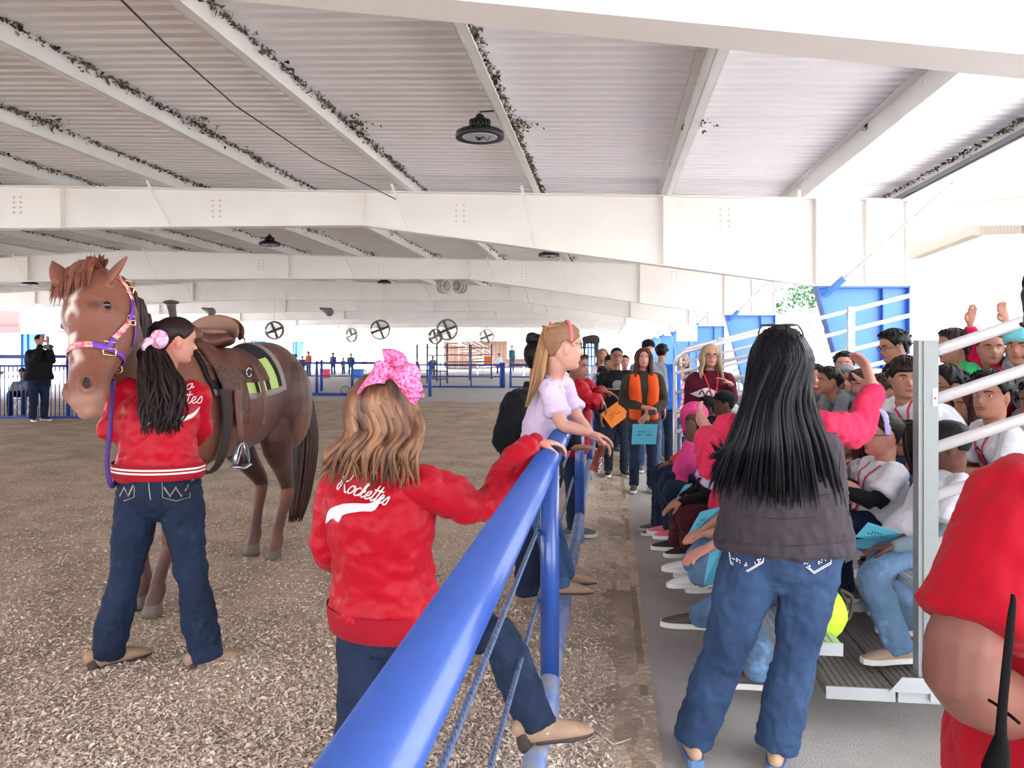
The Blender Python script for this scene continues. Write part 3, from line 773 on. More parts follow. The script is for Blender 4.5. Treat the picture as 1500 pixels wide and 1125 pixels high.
# neighbouring white building and awning at the upper right
t = thing('white_building', (9, 6, 0), 'white metal building with a low gable outside the right eave', 'building')
MWB = mat('white_siding', (236, 234, 230), .6, var=.04, vs=1)
def yz(px, py, x):
    u = (px - 750) / FPX; Yl = x * (cos(TH) + u * sin(TH)) / (-sin(TH) + u * cos(TH)); p = PY(px, py, Yl); return p.y, p.z
XB = 9.0
for k in range(23):
    y = 4 + k * 1.2; b = MB(); b.box((XB + (.04 if k % 2 else 0), y, 0), (XB + .3, y + 1.2, 4.6)); part('wall_panel', b, MWB, t, flat=True)
pts = [yz(1332, 364, XB - .3), yz(1425, 330, XB - .3), yz(1500, 330, XB - .3), yz(1500, 342, XB - .3), yz(1425, 345, XB - .3), yz(1332, 380, XB - .3)]
b = MB(); b.prism(pts, 0, XB - .35, XB - .05); part('gable_trim', b, mat('tan_trim', (84, 72, 60), .7), t, flat=True)
y0_, z0_ = yz(1400, 293, 8.2); y1_, z1_ = yz(1500, 290, 8.2)
for k in range(26):
    yy = y1_ - .3 + (y0_ - y1_ + .6) * k / 26; b = MB(); b.bar((8.2, yy, z0_ - .02), (9.4, yy, z0_ + .5), .09, .02, side=(0, 1, 0)); part('awning_rib', b, mat('awning_shade', (96, 90, 84), .6), t, flat=True)
b = MB(); b.bar((8.2, y1_ - .6, z1_ - .06), (8.2, y0_ + .3, z0_ - .06), .05, .07); part('awning_edge', b, mat('tan_trim', (200, 190, 176), .6), t, flat=True)
# blue far-right arena gates beyond the people + white sign boards
t = thing('blue_stock_gate', G(870, 560), 'bright blue stock gate beyond the standing people', 'gate')
for k in range(6):
    z = .3 + k * .28; b = MB(); bar3(b, (XatY(842, 24.5), 24.5, z), (XatY(876, 24.5), 24.5, z), .03); part('rail', b, mat('light_blue_gate', (70, 140, 215), .4), t)
for k in range(8):
    px = 842 + k * 34 / 7; b = MB(); bar3(b, (XatY(px, 24.5), 24.5, .0), (XatY(px, 24.5), 24.5, 1.9 + .1 * (k % 2)), .03); part('upright', b, mat('light_blue_gate', (70, 140, 215), .4), t)
q = C(868, 502, 24); b = MB(); loft(b, [q - CR * .28 + UP * .12, q - CR * .1 + UP * .1, q + CR * .1 + UP * .1, q + CR * .2 + UP * .02], [(.06, .08), (.1, .14), (.09, .15), (.04, .06)], n=10, side=(0, 1, 0))
for dx in (-.25, .12): loft(b, [q + CR * dx, q + CR * dx - UP * .6], [.07, .03], n=6)
tag(part('hanging_chaps', b, mat('dark_leather_far', (48, 42, 42), .7), remesh=.04), 'dark leather gear hung over the far blue gate', 'gear')
q = C(1008, 488, 19); b = MB(); b.box((q.x - .28, q.y, q.z - .2), (q.x + .22, q.y + .03, q.z + .2)); tag(part('sign_board', b, mat('sign_white', (232, 238, 236), .5), flat=True), 'small white board hung high on the blue far columns', 'board')
# ================================================================== PEOPLE TOOLKIT
def nv(v): return Vector(v).normalized()
def frame_of(fwd, up=UP):
    f = nv(fwd); r = f.cross(Vector(up)).normalized(); u = r.cross(f)
    return np.array([[r.x, f.x, u.x], [r.y, f.y, u.y], [r.z, f.z, u.z]])
ZT = [-1, -.93, -.82, -.65, -.5, -.3, 0, .25, .5, .72, .88, .97, 1.0]
FR = [.36, .62, .72, .70, .735, .735, .70, .78, .74, .60, .40, .20, .02]
BKT = [-.10, -.02, .12, .32, .50, .68, .86, .93, .90, .76, .54, .28, .02]
WD = [.18, .34, .44, .52, .575, .61, .645, .68, .665, .56, .39, .20, .02]
def headp(t, z, sc_=0.0, face=True):
    """normalised head surface; t = 0 front .. pi back (signed), z -1 chin .. 1 crown"""
    w_ = np.interp(z, ZT, WD); f = np.interp(z, ZT, FR); b = np.interp(z, ZT, BKT)
    s, c = np.sin(t), np.cos(t)
    x = w_ * np.sign(s) * np.abs(s) ** .92
    y = np.where(c > 0, f * np.abs(c) ** .95, -b * np.abs(c) ** .95)
    if face:
        fr = (c > 0)
        g = lambda cx, cz, sx, sz: np.exp(-((x - cx) / sx) ** 2 - ((z - cz) / sz) ** 2) * fr
        y = y + .24 * g(0, -.24, .085, .10) + .13 * g(0, -.08, .06, .16) + .05 * g(.1, -.27, .05, .06) + .05 * g(-.1, -.27, .05, .06)
        y = y - .10 * g(.27, .0, .14, .09) - .10 * g(-.27, .0, .14, .09)
        y = y + .045 * g(0, -.47, .2, .045) + .05 * g(0, -.575, .17, .045) - .03 * g(0, -.52, .22, .02)
        y = y + .04 * g(0, -.85, .2, .12) - .03 * g(0, -.68, .2, .05)
        y = y + .035 * g(.26, .17, .2, .06) + .035 * g(-.26, .17, .2, .06) + .03 * g(.36, -.22, .15, .14) + .03 * g(-.36, -.22, .15, .14)
    P = np.stack([x, y, z + 0 * x], -1)
    if np.any(sc_):
        q = P.copy(); q[..., 2] -= .1; n = q / np.maximum(np.linalg.norm(q, axis=-1, keepdims=True), 1e-6)
        P = P + n * np.asarray(sc_)[..., None]
    return P
def head_mesh(mb, M, c, h, off=None, face=True, m=0, nt=40, nz=30, ears=True):
    zz = np.sin(np.linspace(-pi / 2, pi / 2, nz)); tt = np.linspace(-pi, pi, nt, endpoint=False)
    T, Z = np.meshgrid(tt, zz)
    o = off(T, Z) if off else np.zeros_like(T)
    P = headp(T, Z, o, face) * h
    V = P.reshape(-1, 3) @ M.T + np.array(tuple(c))
    F = [(i * nt + j, i * nt + (j + 1) % nt, (i + 1) * nt + (j + 1) % nt, (i + 1) * nt + j) for i in range(nz - 1) for j in range(nt)]
    F += [tuple(range(nt))[::-1], tuple((nz - 1) * nt + j for j in range(nt))]
    mb.add(V, F, m)
    if ears:
        for s in (-1, 1):
            e = np.array([s * .66, -.06, -.10]) * h @ M.T + np.array(tuple(c))
            R = frame_of(Vector(M @ np.array([s * .35, 1, 0])), Vector(M[:, 2]))
            ell(mb, e, (.055 * h, .15 * h, .25 * h), R, m=m)
            ell(mb, np.array([s * .68, -.10, -.06]) * h @ M.T + np.array(tuple(c)), (.07 * h, .07 * h, .2 * h), R, m=m)
def hpt(M, c, h, t, z, off=0.0):
    p = headp(np.array([t]), np.array([z]), np.array([off]))[0]
    return Vector(M @ (p * h)) + Vector(c)
def hairline(T, Z, kind):
    a = np.abs(T)
    if kind == 'short': L = np.interp(a, [0, .5, .8, 1.1, 1.3, 1.45, 1.75, 1.95, 2.4, pi], [.60, .58, .50, .25, .02, .20, .22, -.15, -.40, -.46])
    elif kind == 'buzz': L = np.interp(a, [0, .6, .9, 1.2, 1.4, 1.7, 2.0, pi], [.62, .6, .4, .2, .15, .2, -.2, -.35])
    elif kind == 'fringe': L = np.interp(a, [0, .6, .85, 1.1, 1.3, 1.45, 1.75, 1.95, 2.4, pi], [.34, .32, .30, .1, -.02, .15, .2, -.2, -.42, -.5])
    elif kind == 'pulled': L = np.interp(a, [0, .5, .9, 1.2, 1.4, 1.7, 1.95, 2.4, pi], [.66, .60, .42, .22, .08, .25, -.1, -.42, -.5])
    elif kind == 'long': L = np.interp(a, [0, .35, .6, .8, .95, 1.2, pi], [.66, .60, .35, .0, -.4, -.8, -.95])
    elif kind == 'hood': L = np.interp(a, [0, .5, .85, 1.0, 1.2, pi], [.70, .62, .3, -.6, -1.1, -1.2])
    elif kind == 'beanie': L = np.interp(a, [0, 1.5, pi], [.32, .12, -.05])
    elif kind == 'cap': L = np.interp(a, [0, 1.5, pi], [.42, .30, .15])
    return Z - L
def hair_cap(mb, M, c, h, kind, off=.09, seed=0, top=0.0, rough=.02, m=0):
    def o(T, Z):
        r = hairline(T, Z, kind)
        k = np.clip(r / .10 + .35, 0, 1); k = k * k * (3 - 2 * k)
        nz = np.sin(T * 13 + Z * 7 + seed) * rough * np.clip(r * 4, 0, 1) + np.sin(T * 29 - Z * 17 + seed * 3) * rough * .6 * np.clip(r * 4, 0, 1)
        return -.07 + k * (off + .07) + nz + top * np.clip(Z - .3, 0, 1) * k
    head_mesh(mb, M, c, h, off=o, face=False, m=m, nt=64, nz=44, ears=False)
def lock(mb, P, r0, flat=.45, n=5, sub=4, taper=.15, side=None, m=0):
    P = [Vector(p) for p in P]
    sd = side if side is not None else Vector((1, 0, 0))
    k = len(P); R = []
    for i in range(k):
        q = i / (k - 1); rr = r0 * (min(1, .55 + q * 3) if q < .3 else 1) * (1 - (1 - taper) * max(0, (q - .45) / .55) ** 1.4)
        R.append((rr, rr * flat))
    loft(mb, P, R, side=sd, n=n, sub=sub, cap=False, m=m)
def hand(mb, wr, d, nrm, s=1.0, curl=.5, spread=.10, thumb=1, pinch=0, point=False, m=0):
    """palm and five fingers. d: direction of fingers; nrm: palm normal (curl goes towards it); thumb=+1/-1 picks the side"""
    d = nv(d); nrm = Vector(nrm); nrm = (nrm - d * nrm.dot(d)).normalized(); a = d.cross(nrm)   # across
    wr = Vector(wr)
    pe = wr + d * .085 * s
    loft(mb, [wr - d * .02 * s, wr, wr + d * .03 * s, wr + d * .07 * s, pe], [(.025 * s, .019 * s), (.026 * s, .018 * s), (.034 * s, .017 * s), (.040 * s, .0145 * s), (.037 * s, .011 * s)], side=a, n=14, m=m)
    L = [.062, .075, .078, .070]
    for i in range(4):
        off = (-.030 + .020 * i) * s * (1 if thumb < 0 else -1) * -1
        k = i if True else 3 - i
        ln = [.060, .074, .080, .072][k] * s
        dd = (d + a * (off / s) * spread * 9).normalized()
        p = wr + d * .070 * s + a * off
        cu = curl if not (point and i == 3) else .05
        if point and i < 3: cu = 1.35
        P = [p, p + dd * .02 * s]
        ang = 0; q = P[-1]
        for sg in (.42, .33, .27):
            ang += cu * .62
            v = dd * cos(ang) + nrm * sin(ang); q = q + v * ln * sg * 1.05; P.append(q)
        loft(mb, P, [.0100 * s, .0098 * s, .0088 * s, .0080 * s, .0066 * s], side=a, n=8, sub=2, m=m)
    ts = 1 if thumb > 0 else -1
    tb = wr + d * .018 * s + a * ts * .024 * s
    t1 = tb + (a * ts * .75 + d * .75 + nrm * .25).normalized() * .040 * s
    t2 = t1 + (a * ts * .25 + d * .9 + nrm * (.35 + .5 * curl)).normalized() * .032 * s
    t3 = t2 + (d * .9 + nrm * (.3 + .6 * curl) - a * ts * .1).normalized() * .024 * s
    loft(mb, [tb, t1, t2, t3], [.013 * s, .0115 * s, .0100 * s, .0078 * s], side=nrm, n=8, sub=2, m=m)

SK = {'light': (186, 132, 116), 'fair': (196, 146, 130), 'tan': (138, 92, 78), 'olive': (160, 112, 92), 'brown': (98, 62, 50), 'tanned': (118, 76, 66), 'dark': (88, 58, 50)}
def skin(k): return mat('skin_' + k, SK[k], .55, var=.06, vs=18, spec=.35, c3=(min(255, SK[k][0] + 8), SK[k][1] - 18, SK[k][2] - 18), c3s=7, c3t=.55)
HC = {'black': (14, 12, 13), 'dark': (34, 22, 20), 'brown': (64, 44, 36), 'auburn': (70, 34, 30), 'lightbrown': (132, 98, 74), 'blonde': (160, 138, 108), 'darkred': (58, 26, 26)}
def hairm(k, island=.25): return mat('hair_%s' % k, HC[k], .5, var=.25, vs=30, island=island, spec=.2, bump=.5, bs=240, stretch=(1, 1, .12))
def fabric(key, c, rough=.85, var=.10, vs=7, **k):
    if 'bump' not in k: k.update(bump=.25, bs=300, bs2=.001)
    return mat('fabric_' + key, c, rough, var=var, vs=vs, sheen=.04, spec=.15, **k)
def denim(key, c, c2): return mat('denim_' + key, c, .85, c2=c2, vs=5, spec=.2, bump=.5, bs=420, bs2=.0012, wave=(160, 2, tuple(min(255, x + 34) for x in c), .25), c3=tuple(min(255, int(x * 1.5) + 14) for x in c), c3s=4, c3t=.56)

def J_stand(base, f, H, S=None, hh=None, **ov):
    b = Vector(base); f = nv(f); r = f.cross(UP).normalized(); S = S or H / 1.65
    J = dict(S=S, f=f, r=r, hh=hh or .22 * S ** .5, hf=f, fu=UP)
    J['hc'] = b + UP * (H - J['hh'] / 2) + f * .02
    J['nk'] = b + UP * (.836 * H) - f * .01
    J['ch'] = b + UP * .72 * H; J['wa'] = b + UP * .61 * H; J['pv'] = b + UP * .52 * H
    for s, q in ((0, -1), (1, 1)):
        J['sh%d' % s] = b + UP * .792 * H + r * q * .165 * S; J['el%d' % s] = b + UP * .62 * H + r * q * .20 * S + f * .01
        J['wr%d' % s] = b + UP * .48 * H + r * q * .20 * S + f * .07; J['hd%d' % s] = -UP + f * .2; J['pn%d' % s] = -r * q
        J['hp%d' % s] = b + UP * .51 * H + r * q * .09 * S; J['kn%d' % s] = b + UP * .28 * H + r * q * .10 * S + f * .01; J['an%d' % s] = b + UP * .05 * H + r * q * .10 * S - f * .02
        J['tf%d' % s] = f + r * q * .2
    J.update(ov); return J
def J_sit(row, px, py, d, f, S=.80, hh=.205, hf=None, lean=0, x0=.66, side=0, **ov):
    hc = C(px, py, d); f = nv(f); r = f.cross(UP).normalized(); seat = .44 + .2 * (row - 1); fl = .02 + .2 * (row - 1) if row > 1 else 0.0
    pv = Vector((x0 + .58 * (row - 1) + .12, hc.y + side, seat + .085 * S + .004))
    J = dict(S=S, f=f, r=r, hh=hh, hf=hf or f, hc=hc, pv=pv, fu=UP)
    nk = hc - UP * (hh * .56) - nv(J['hf']) * .02; J['nk'] = nk
    ax = nk - pv; J['wa'] = pv + ax * .32 - f * .015; J['ch'] = pv + ax * .68
    t = ax.normalized()
    for s, q in ((0, -1), (1, 1)):
        J['sh%d' % s] = nk - t * .058 * S + r * q * .155 * S; J['hp%d' % s] = pv + r * q * .075 * S + f * .02
        J['kn%d' % s] = pv + f * .42 * S + r * q * .11 * S + UP * .02; k = J['kn%d' % s]
        J['an%d' % s] = Vector((k.x, k.y, fl + .065 * S)) + f * .02
        J['tf%d' % s] = f + r * q * .15
        J['el%d' % s] = J['sh%d' % s] - UP * .24 * S + f * .07 * S + r * q * .05 * S
        J['wr%d' % s] = pv + f * .30 * S + UP * .12 * S + r * q * .05 * S
        J['hd%d' % s] = f - UP * .25 - r * q * .6; J['pn%d' % s] = -UP
    J['sit'] = True
    J.update(ov); return J
def bvh_of(o):
    off = o.parent.location if o.parent else Vector()
    M = Matrix.Translation(off)
    me = o.data; V = [M @ v.co for v in me.vertices]
    return BVHTree.FromPolygons(V, [tuple(p.vertices) for p in me.polygons])
def person(label, J, sk='light', hair=('short', 'dark'), top=('tee', None, .45), pants=None, shoes=None, vox=.008, face=True, group=None, fat=1.0,
           glasses=False, legs=True, hands=(True, True), curl=.45, extra=None, toph=0, hem=.06, hnd=None, shoe_sole=None, flare=1.0, cloth_d=None, fold=1.0, arms=(True, True), tight=False, wv=None, lk=1.0, under=None, armk=.4, bulk_=None, boots=False):
    S = J['S']; r = J['r']; h = J['hh'] / 2
    base = (J['an0'] + J['an1']) / 2 - UP * .05; base.z = min(J['an0'].z, J['an1'].z) - .06
    P = thing('person', base, label, 'person', group); P['_o'] = [float(x) for x in base]
    skm = skin(sk)
    M = frame_of(J['hf'], J['fu'])
    b = MB()
    head_mesh(b, M, J['hc'], h, face=True)
    up_t = (J['nk'] - J['pv']).normalized()
    jaw = Vector(J['hc']) + Vector(M @ np.array([0, -.18, -.42])) * h
    loft(b, [J['pv'], J['wa'], J['ch'], J['nk'] - up_t * .07 * S, J['nk'] - up_t * .01 * S, (J['nk'] + jaw) / 2, jaw], [(.14 * S * fat, .10 * S * fat), (.115 * S * fat, .085 * S * fat), (.135 * S * fat, .095 * S * fat), (.12 * S, .06 * S), (.056 * S, .052 * S), (h * .46, h * .48), (h * .44, h * .50)], side=r, n=18)
    for s in (0, 1):
        if arms[s]:
            sh, el, wr = J['sh%d' % s], J['el%d' % s], J['wr%d' % s]
            loft(b, [J['nk'].lerp(sh, .55) - up_t * .03 * S, sh, sh.lerp(el, .5), el, el.lerp(wr, .4), wr], [.042 * S, .046 * S, .042 * S * fat ** .6, .036 * S * fat ** armk, .035 * S * fat ** armk, .0245 * S], side=J['f'], n=12)
            if hands[s] and not hnd: hand(b, wr, J['hd%d' % s], J['pn%d' % s], s=S * .97, curl=J.get('cu%d' % s, curl), thumb=(1 if s == 0 else -1) * J.get('th%d' % s, 1), point=J.get('pt%d' % s, False), spread=J.get('sp%d' % s, .10))
        if legs:
            hp, kn, an = J['hp%d' % s], J['kn%d' % s], J['an%d' % s]
            loft(b, [hp + UP * .02, hp.lerp(kn, .5), kn, kn.lerp(an, .35), an], [.075 * S * fat, .066 * S * fat, .05 * S, .052 * S, .034 * S], side=r, n=12)
            tf = nv(Vector(J['tf%d' % s]) - UP * Vector(J['tf%d' % s]).z); loft(b, [an - tf * .02 * S, an - UP * .04 * S + tf * .05 * S, an - UP * .042 * S + tf * .12 * S], [.022 * S, .016 * S, .012 * S], side=tf.cross(UP), n=10)
    part('body', b, skm, P, remesh=vox, smooth=1)
    if face:
        for s in (-1, 1):
            e = hpt(M, J['hc'], h, s * .40, -.005); e = Vector(M @ np.array([s * .27, .0, .0])) * h + J['hc']
            yv = headp(np.array([s * math.asin(min(1, .27 / .645))]), np.array([0.0]))[0][1]
            e = Vector(J['hc']) + Vector(M @ (np.array([s * .27, yv - .022, .0]) * h))
            b = MB(); ell(b, e, (.125 * h, .09 * h, .058 * h), M, n=14, k=8, m=0)
            fwd = Vector(M[:, 1]); ell(b, e + fwd * .052 * h, (.056 * h, .048 * h, .056 * h), M, n=12, k=6, m=1)
            part('eye', b, [mat('eye_white', (214, 205, 200), .3), mat('eye_iris', (38, 26, 24), .2)], P)
            b = MB(); pts = []
            for q in (0, .33, .66, 1): 
                x = .13 + .30 * q; z = .17 + .045 * sin(q * 2.6) - .03 * q
                t = math.asin(min(.98, x / .65)); pts.append(hpt(M, J['hc'], h, s * t, z, .012))
            loft(b, pts, [(.028 * h, .022 * h), (.034 * h, .024 * h), (.026 * h, .02 * h), (.010 * h, .012 * h)], side=UP, n=6, sub=2)
            part('eyebrow', b, mat('brow', HC.get(hair[1], (50, 40, 36)) if hair[1] in HC and hair[1] != 'blonde' else (120, 92, 70), .8), P)
            b = MB(); pts = [Vector(J['hc']) + Vector(M @ (np.array([s * (.27 + q), yv - .015 - 3.2 * q * q + (.0 if q else .02), .052 - 2.2 * q * q]) * h)) for q in (-.115, -.06, 0, .06, .12)]
            loft(b, pts, [.012 * h] * 5, side=UP, n=5, sub=2); part('eyelid_line', b, mat('lash', (46, 32, 30), .7), P)
        b = MB()
        for z, w_, rr in ((-.475, .20, .026), (-.555, .17, .034)):
            pts = [hpt(M, J['hc'], h, math.asin(x / .55), z - abs(x) * .12 * (1 if z > -.5 else -1.2), .012) for x in (-w_, -w_ * .5, 0, w_ * .5, w_)]
            loft(b, pts, [(rr * .3 * h, rr * .3 * h), (rr * h, rr * .8 * h), (rr * h, rr * h), (rr * h, rr * .8 * h), (rr * .3 * h, rr * .3 * h)], side=UP, n=6, sub=2)
        lc = SK[sk]; part('lips', b, mat('lips_' + sk, (min(255, int(lc[0] * .92)), int(lc[1] * .68), int(lc[2] * .72)), .45), P)
    if glasses:
        b = MB(); th = np.linspace(0, 2 * pi, 17)
        for s in (-1, 1):
            cc = Vector(J['hc']) + Vector(M @ (np.array([s * .29, .80, -.01]) * h)); X = Vector(M[:, 0]); Z = Vector(M[:, 2])
            tube(b, [cc + X * cos(a) * .21 * h + Z * sin(a) * .15 * h for a in th], .022 * h, n=5)
            tube(b, [cc + X * s * .21 * h, Vector(J['hc']) + Vector(M @ (np.array([s * .66, .35, .0]) * h)), Vector(J['hc']) + Vector(M @ (np.array([s * .70, -.1, .02]) * h))], .02 * h, n=5)
        tube(b, [Vector(J['hc']) + Vector(M @ (np.array([s * .08, .84, .02]) * h)) for s in (-1, 0, 1)], .02 * h, n=5)
        part('glasses', b, M_black, P)
    # --- hair
    kind, hcx = hair[0], hair[1]; seed = random.random() * 9
    hm = hairm(hcx) if hcx in HC else hcx
    if kind in ('short', 'buzz', 'fringe'):
        b = MB(); hair_cap(b, M, J['hc'], h, kind, off=.035 if kind == 'buzz' else .12, seed=seed, top=toph, rough=.004 if kind == 'buzz' else .02)
        if kind != 'buzz':
            for i in range(46):
                t = random.uniform(-pi, pi); z = random.uniform(.80, .95) if abs(t) < 1.1 else random.uniform(.0, .9)
                if abs(t) > 1.2 and abs(t) < 1.9: z = max(z, .3)
                p0 = hpt(M, J['hc'], h, t, z, .10); dt = random.uniform(-.25, .25); p2 = hpt(M, J['hc'], h, t + dt, z - .22, .12 + random.random() * .05); p1 = hpt(M, J['hc'], h, t + dt / 2, z - .1, .17 + toph)
                lock(b, [p0, p1, p2], .07 * h, sub=2)
        part('hair', b, hm, P)
    elif kind in ('pony', 'bun', 'pulled'):
        b = MB(); hair_cap(b, M, J['hc'], h, 'pulled', off=.07, seed=seed, rough=.006)
        hp_ = hair[2] if len(hair) > 2 else (-.85, .35)
        kq = Vector(J['hc']) + Vector(M @ (np.array([0, hp_[0] - .12, hp_[1] + .05]) * h))
        if kind == 'pony':
            L_ = hair[3] if len(hair) > 3 else .28; dr = hair[4] if len(hair) > 4 else (-J['f'] * .1)
            for i in range(26):
                j = Vector((random.uniform(-1, 1), random.uniform(-1, 1), random.uniform(-1, 1)))
                lock(b, [kq + j * .01, kq + nv(Vector(M @ np.array([0, -1, .25]))) * .05 * (1 + .3 * j.x) + j * .015, kq + dr * .6 * L_ / .28 - UP * L_ * .45 + j * .028, kq + dr - UP * L_ * (1 + .12 * j.z) + j * .03], .016 * S, sub=4)
        if kind == 'bun':
            for i in range(16):
                a = random.uniform(0, 2 * pi); v = Vector((cos(a), sin(a), random.uniform(-.6, .6))); ell(b, kq + v * .018, (.036, .036, .03), n=10, k=6)
        part('hair', b, hm, P)
        if kind != 'pulled':
            b = MB(); th = np.linspace(0, 2 * pi, 13); ax = nv(Vector(M @ np.array([0, -1, .25]))); X = Vector(M[:, 0]); Z = X.cross(ax)
            tube(b, [kq + ax * .012 + X * cos(a) * .022 + Z * sin(a) * .022 for a in th], .008, n=6); part('hair_tie', b, hair[5] if len(hair) > 5 else M_black, P)
    elif kind == 'long':
        L_ = hair[2] if len(hair) > 2 else .30
        b = MB(); hair_cap(b, M, J['hc'], h, 'long', off=.10, seed=seed, rough=.01)
        for i in range(90):
            t = random.choice((-1, 1)) * random.uniform(1.0, pi); z = random.uniform(.15, .85)
            p0 = hpt(M, J['hc'], h, t * .9, z, .08); p1 = hpt(M, J['hc'], h, t, min(z - .3, .1), .16 + random.random() * .08); p2 = hpt(M, J['hc'], h, t, -.45, .20 + random.random() * .14)
            o_ = Vector((p2.x - J['hc'].x, p2.y - J['hc'].y, 0)); q = random.uniform(.75, 1.05)
            p3 = p2 + o_ * .25 - UP * L_ * .45 * q; p4 = p2 + o_ * (.3 + random.uniform(-.15, .2)) - UP * L_ * q + J['f'] * (.05 if abs(t) < 1.7 else -.01)
            lock(b, [p0, p1, p2, p3, p4], .018 * S, sub=3)
        part('hair', b, hm, P)
    elif kind in ('hood', 'beanie', 'cap'):
        b = MB()
        if kind == 'hood':
            hair_cap(b, M, J['hc'], h * 1.04, 'hood', off=.20, seed=seed, rough=.015)
            loft(b, [J['nk'] + UP * .05 * S - J['f'] * .02, J['nk'] - J['f'] * .03], [(.085 * S, .085 * S), (.11 * S, .08 * S)], side=r, n=14)
        else: hair_cap(b, M, J['hc'], h * (1.02), kind, off=.13 if kind == 'beanie' else .10, seed=seed, rough=.006, top=.08)
        if kind == 'cap':
            pts = [hpt(M, J['hc'], h, t, .48, .10) for t in (-.9, -.45, 0, .45, .9)]; out = [p + nv(Vector(M[:, 1])) * (.45 * h * (1 - .5 * abs(i - 2) / 2)) - Vector(M[:, 2]) * .05 * h for i, p in enumerate(pts)]
            V = pts + out; V2 = [v + Vector(M[:, 2]) * .03 * h for v in V]; n_ = 5
            b.add(V + V2, [(i, i + 1, n_ + i + 1, n_ + i) for i in range(4)] + [(2 * n_ + i, 3 * n_ + i, 3 * n_ + i + 1, 2 * n_ + i + 1) for i in range(4)] + [(n_ + i, n_ + i + 1, 3 * n_ + i + 1, 3 * n_ + i) for i in range(4)])
        part({'hood': 'hood', 'beanie': 'knit_hat', 'cap': 'cap'}[kind], b, hm, P)
        if len(hair) > 2:
            b = MB(); hair_cap(b, M, J['hc'], h, 'short' if hair[3:] == () else hair[3], off=.08, seed=seed); part('hair', b, hairm(hair[2]), P)
    # --- clothes
    tk, tm, sl = top[0], top[1], top[2]
    bulk = {'tee': 1.10, 'hoodie': 1.28, 'jacket': 1.34, 'shirt': 1.15}[tk] * (1 if not tight else .95)
    bulk = bulk_ or bulk
    if wv is None: wv = vox
    b = MB(); hm_ = J['pv'] - up_t * (hem if not J.get('sit') else .01) * S
    loft(b, [hm_, J['pv'] + up_t * .03, J['wa'], J['ch'], J['nk'] - up_t * .075 * S, J['nk'] - up_t * (.040 if tk == 'tee' else .028) * S, J['nk'] + up_t * (-.018 if tk == 'tee' else .008) * S],
         [(.150 * S * fat * bulk, .112 * S * fat * bulk), (.150 * S * fat * bulk, .112 * S * fat * bulk), (.130 * S * fat * bulk, .100 * S * fat * bulk), (.142 * S * fat * bulk, .106 * S * fat * bulk), (.130 * S * bulk, .072 * S * bulk), (.080 * S * bulk, .060 * S * bulk), (.064 * S * bulk, .058 * S * bulk)], side=r, n=22, e=.9, dk=.10)
    for s in (0, 1):
        if not arms[s]: continue
        sh, el, wr = J['sh%d' % s], J['el%d' % s], J['wr%d' % s]
        pts = [J['nk'].lerp(sh, .5) - up_t * .035 * S, sh, sh.lerp(el, .5), el]; rs = [.046 * S * bulk, .056 * S * bulk, .055 * S * bulk * (fat ** .5), .052 * S * bulk]
        if sl <= .6: pts = pts[:2] + [sh.lerp(el, .45), sh.lerp(el, .72 if sl > .3 else .5)]; rs = [.046 * S * bulk, .056 * S * bulk, .060 * S * bulk, .068 * S * bulk]
        else: pts += [el.lerp(wr, .5), el.lerp(wr, .93 if sl <= 1 else 1.0)]; rs += [.049 * S * bulk, .036 * S * bulk]
        loft(b, pts, rs, side=J['f'], n=14, dk=.2)
    dd = cloth_d if cloth_d is not None else [(.09, .022 * S * fold), (.035, .007 * S * fold)]
    tp = part({'tee': 't_shirt', 'hoodie': 'hoodie', 'jacket': 'jacket', 'shirt': 'shirt'}[tk], b, tm, P, remesh=wv, smooth=2, disp=dd)
    if under:
        for s in (0, 1):
            sh, el, wr = J['sh%d' % s], J['el%d' % s], J['wr%d' % s]; b = MB()
            loft(b, [sh, sh.lerp(el, .5), el, el.lerp(wr, .5), el.lerp(wr, .97)], [.050 * S, .050 * S, .046 * S, .042 * S, .033 * S], side=J['f'], n=12)
            part('sleeve', b, under, P, remesh=wv, smooth=2, disp=[(.04, .008)])
    if legs and pants:
        b = MB(); pe = 1.0
        loft(b, [J['pv'] - UP * .05 * S, J['pv'] + up_t * .02, J['pv'] + up_t * .10 * S], [(.145 * S * fat, .115 * S * fat), (.152 * S * fat, .118 * S * fat), (.130 * S * fat, .100 * S * fat)], side=r, n=18, e=.9)
        for s in (0, 1):
            hp, kn, an = J['hp%d' % s], J['kn%d' % s], J['an%d' % s]
            tf = nv(J['tf%d' % s])
            loft(b, [hp + (UP * .03 if not J.get('sit') else J['f'] * -.04), hp.lerp(kn, .45), kn, kn.lerp(an, .45), kn.lerp(an, .99) - UP * .012 * S], [.088 * S * fat, .080 * S * fat, .063 * S * lk, .060 * S * flare * lk, .056 * S * flare * lk], side=r, n=16, dk=.15)
        part('jeans' if 'denim' in pants.name else 'trousers', b, pants, P, remesh=wv, smooth=2, disp=[(.09, .024 * S), (.035, .012 * S)])
    if legs:
        for s in (0, 1):
            shoe(P, J['an%d' % s], J['tf%d' % s], S, shoes or mat('shoe_grey', (90, 88, 90), .7), shoe_sole or mat('sole_white', (215, 212, 208), .6), vox, kind='boot' if boots else 'shoe')
    P['S_'] = 0
    return P, tp, M
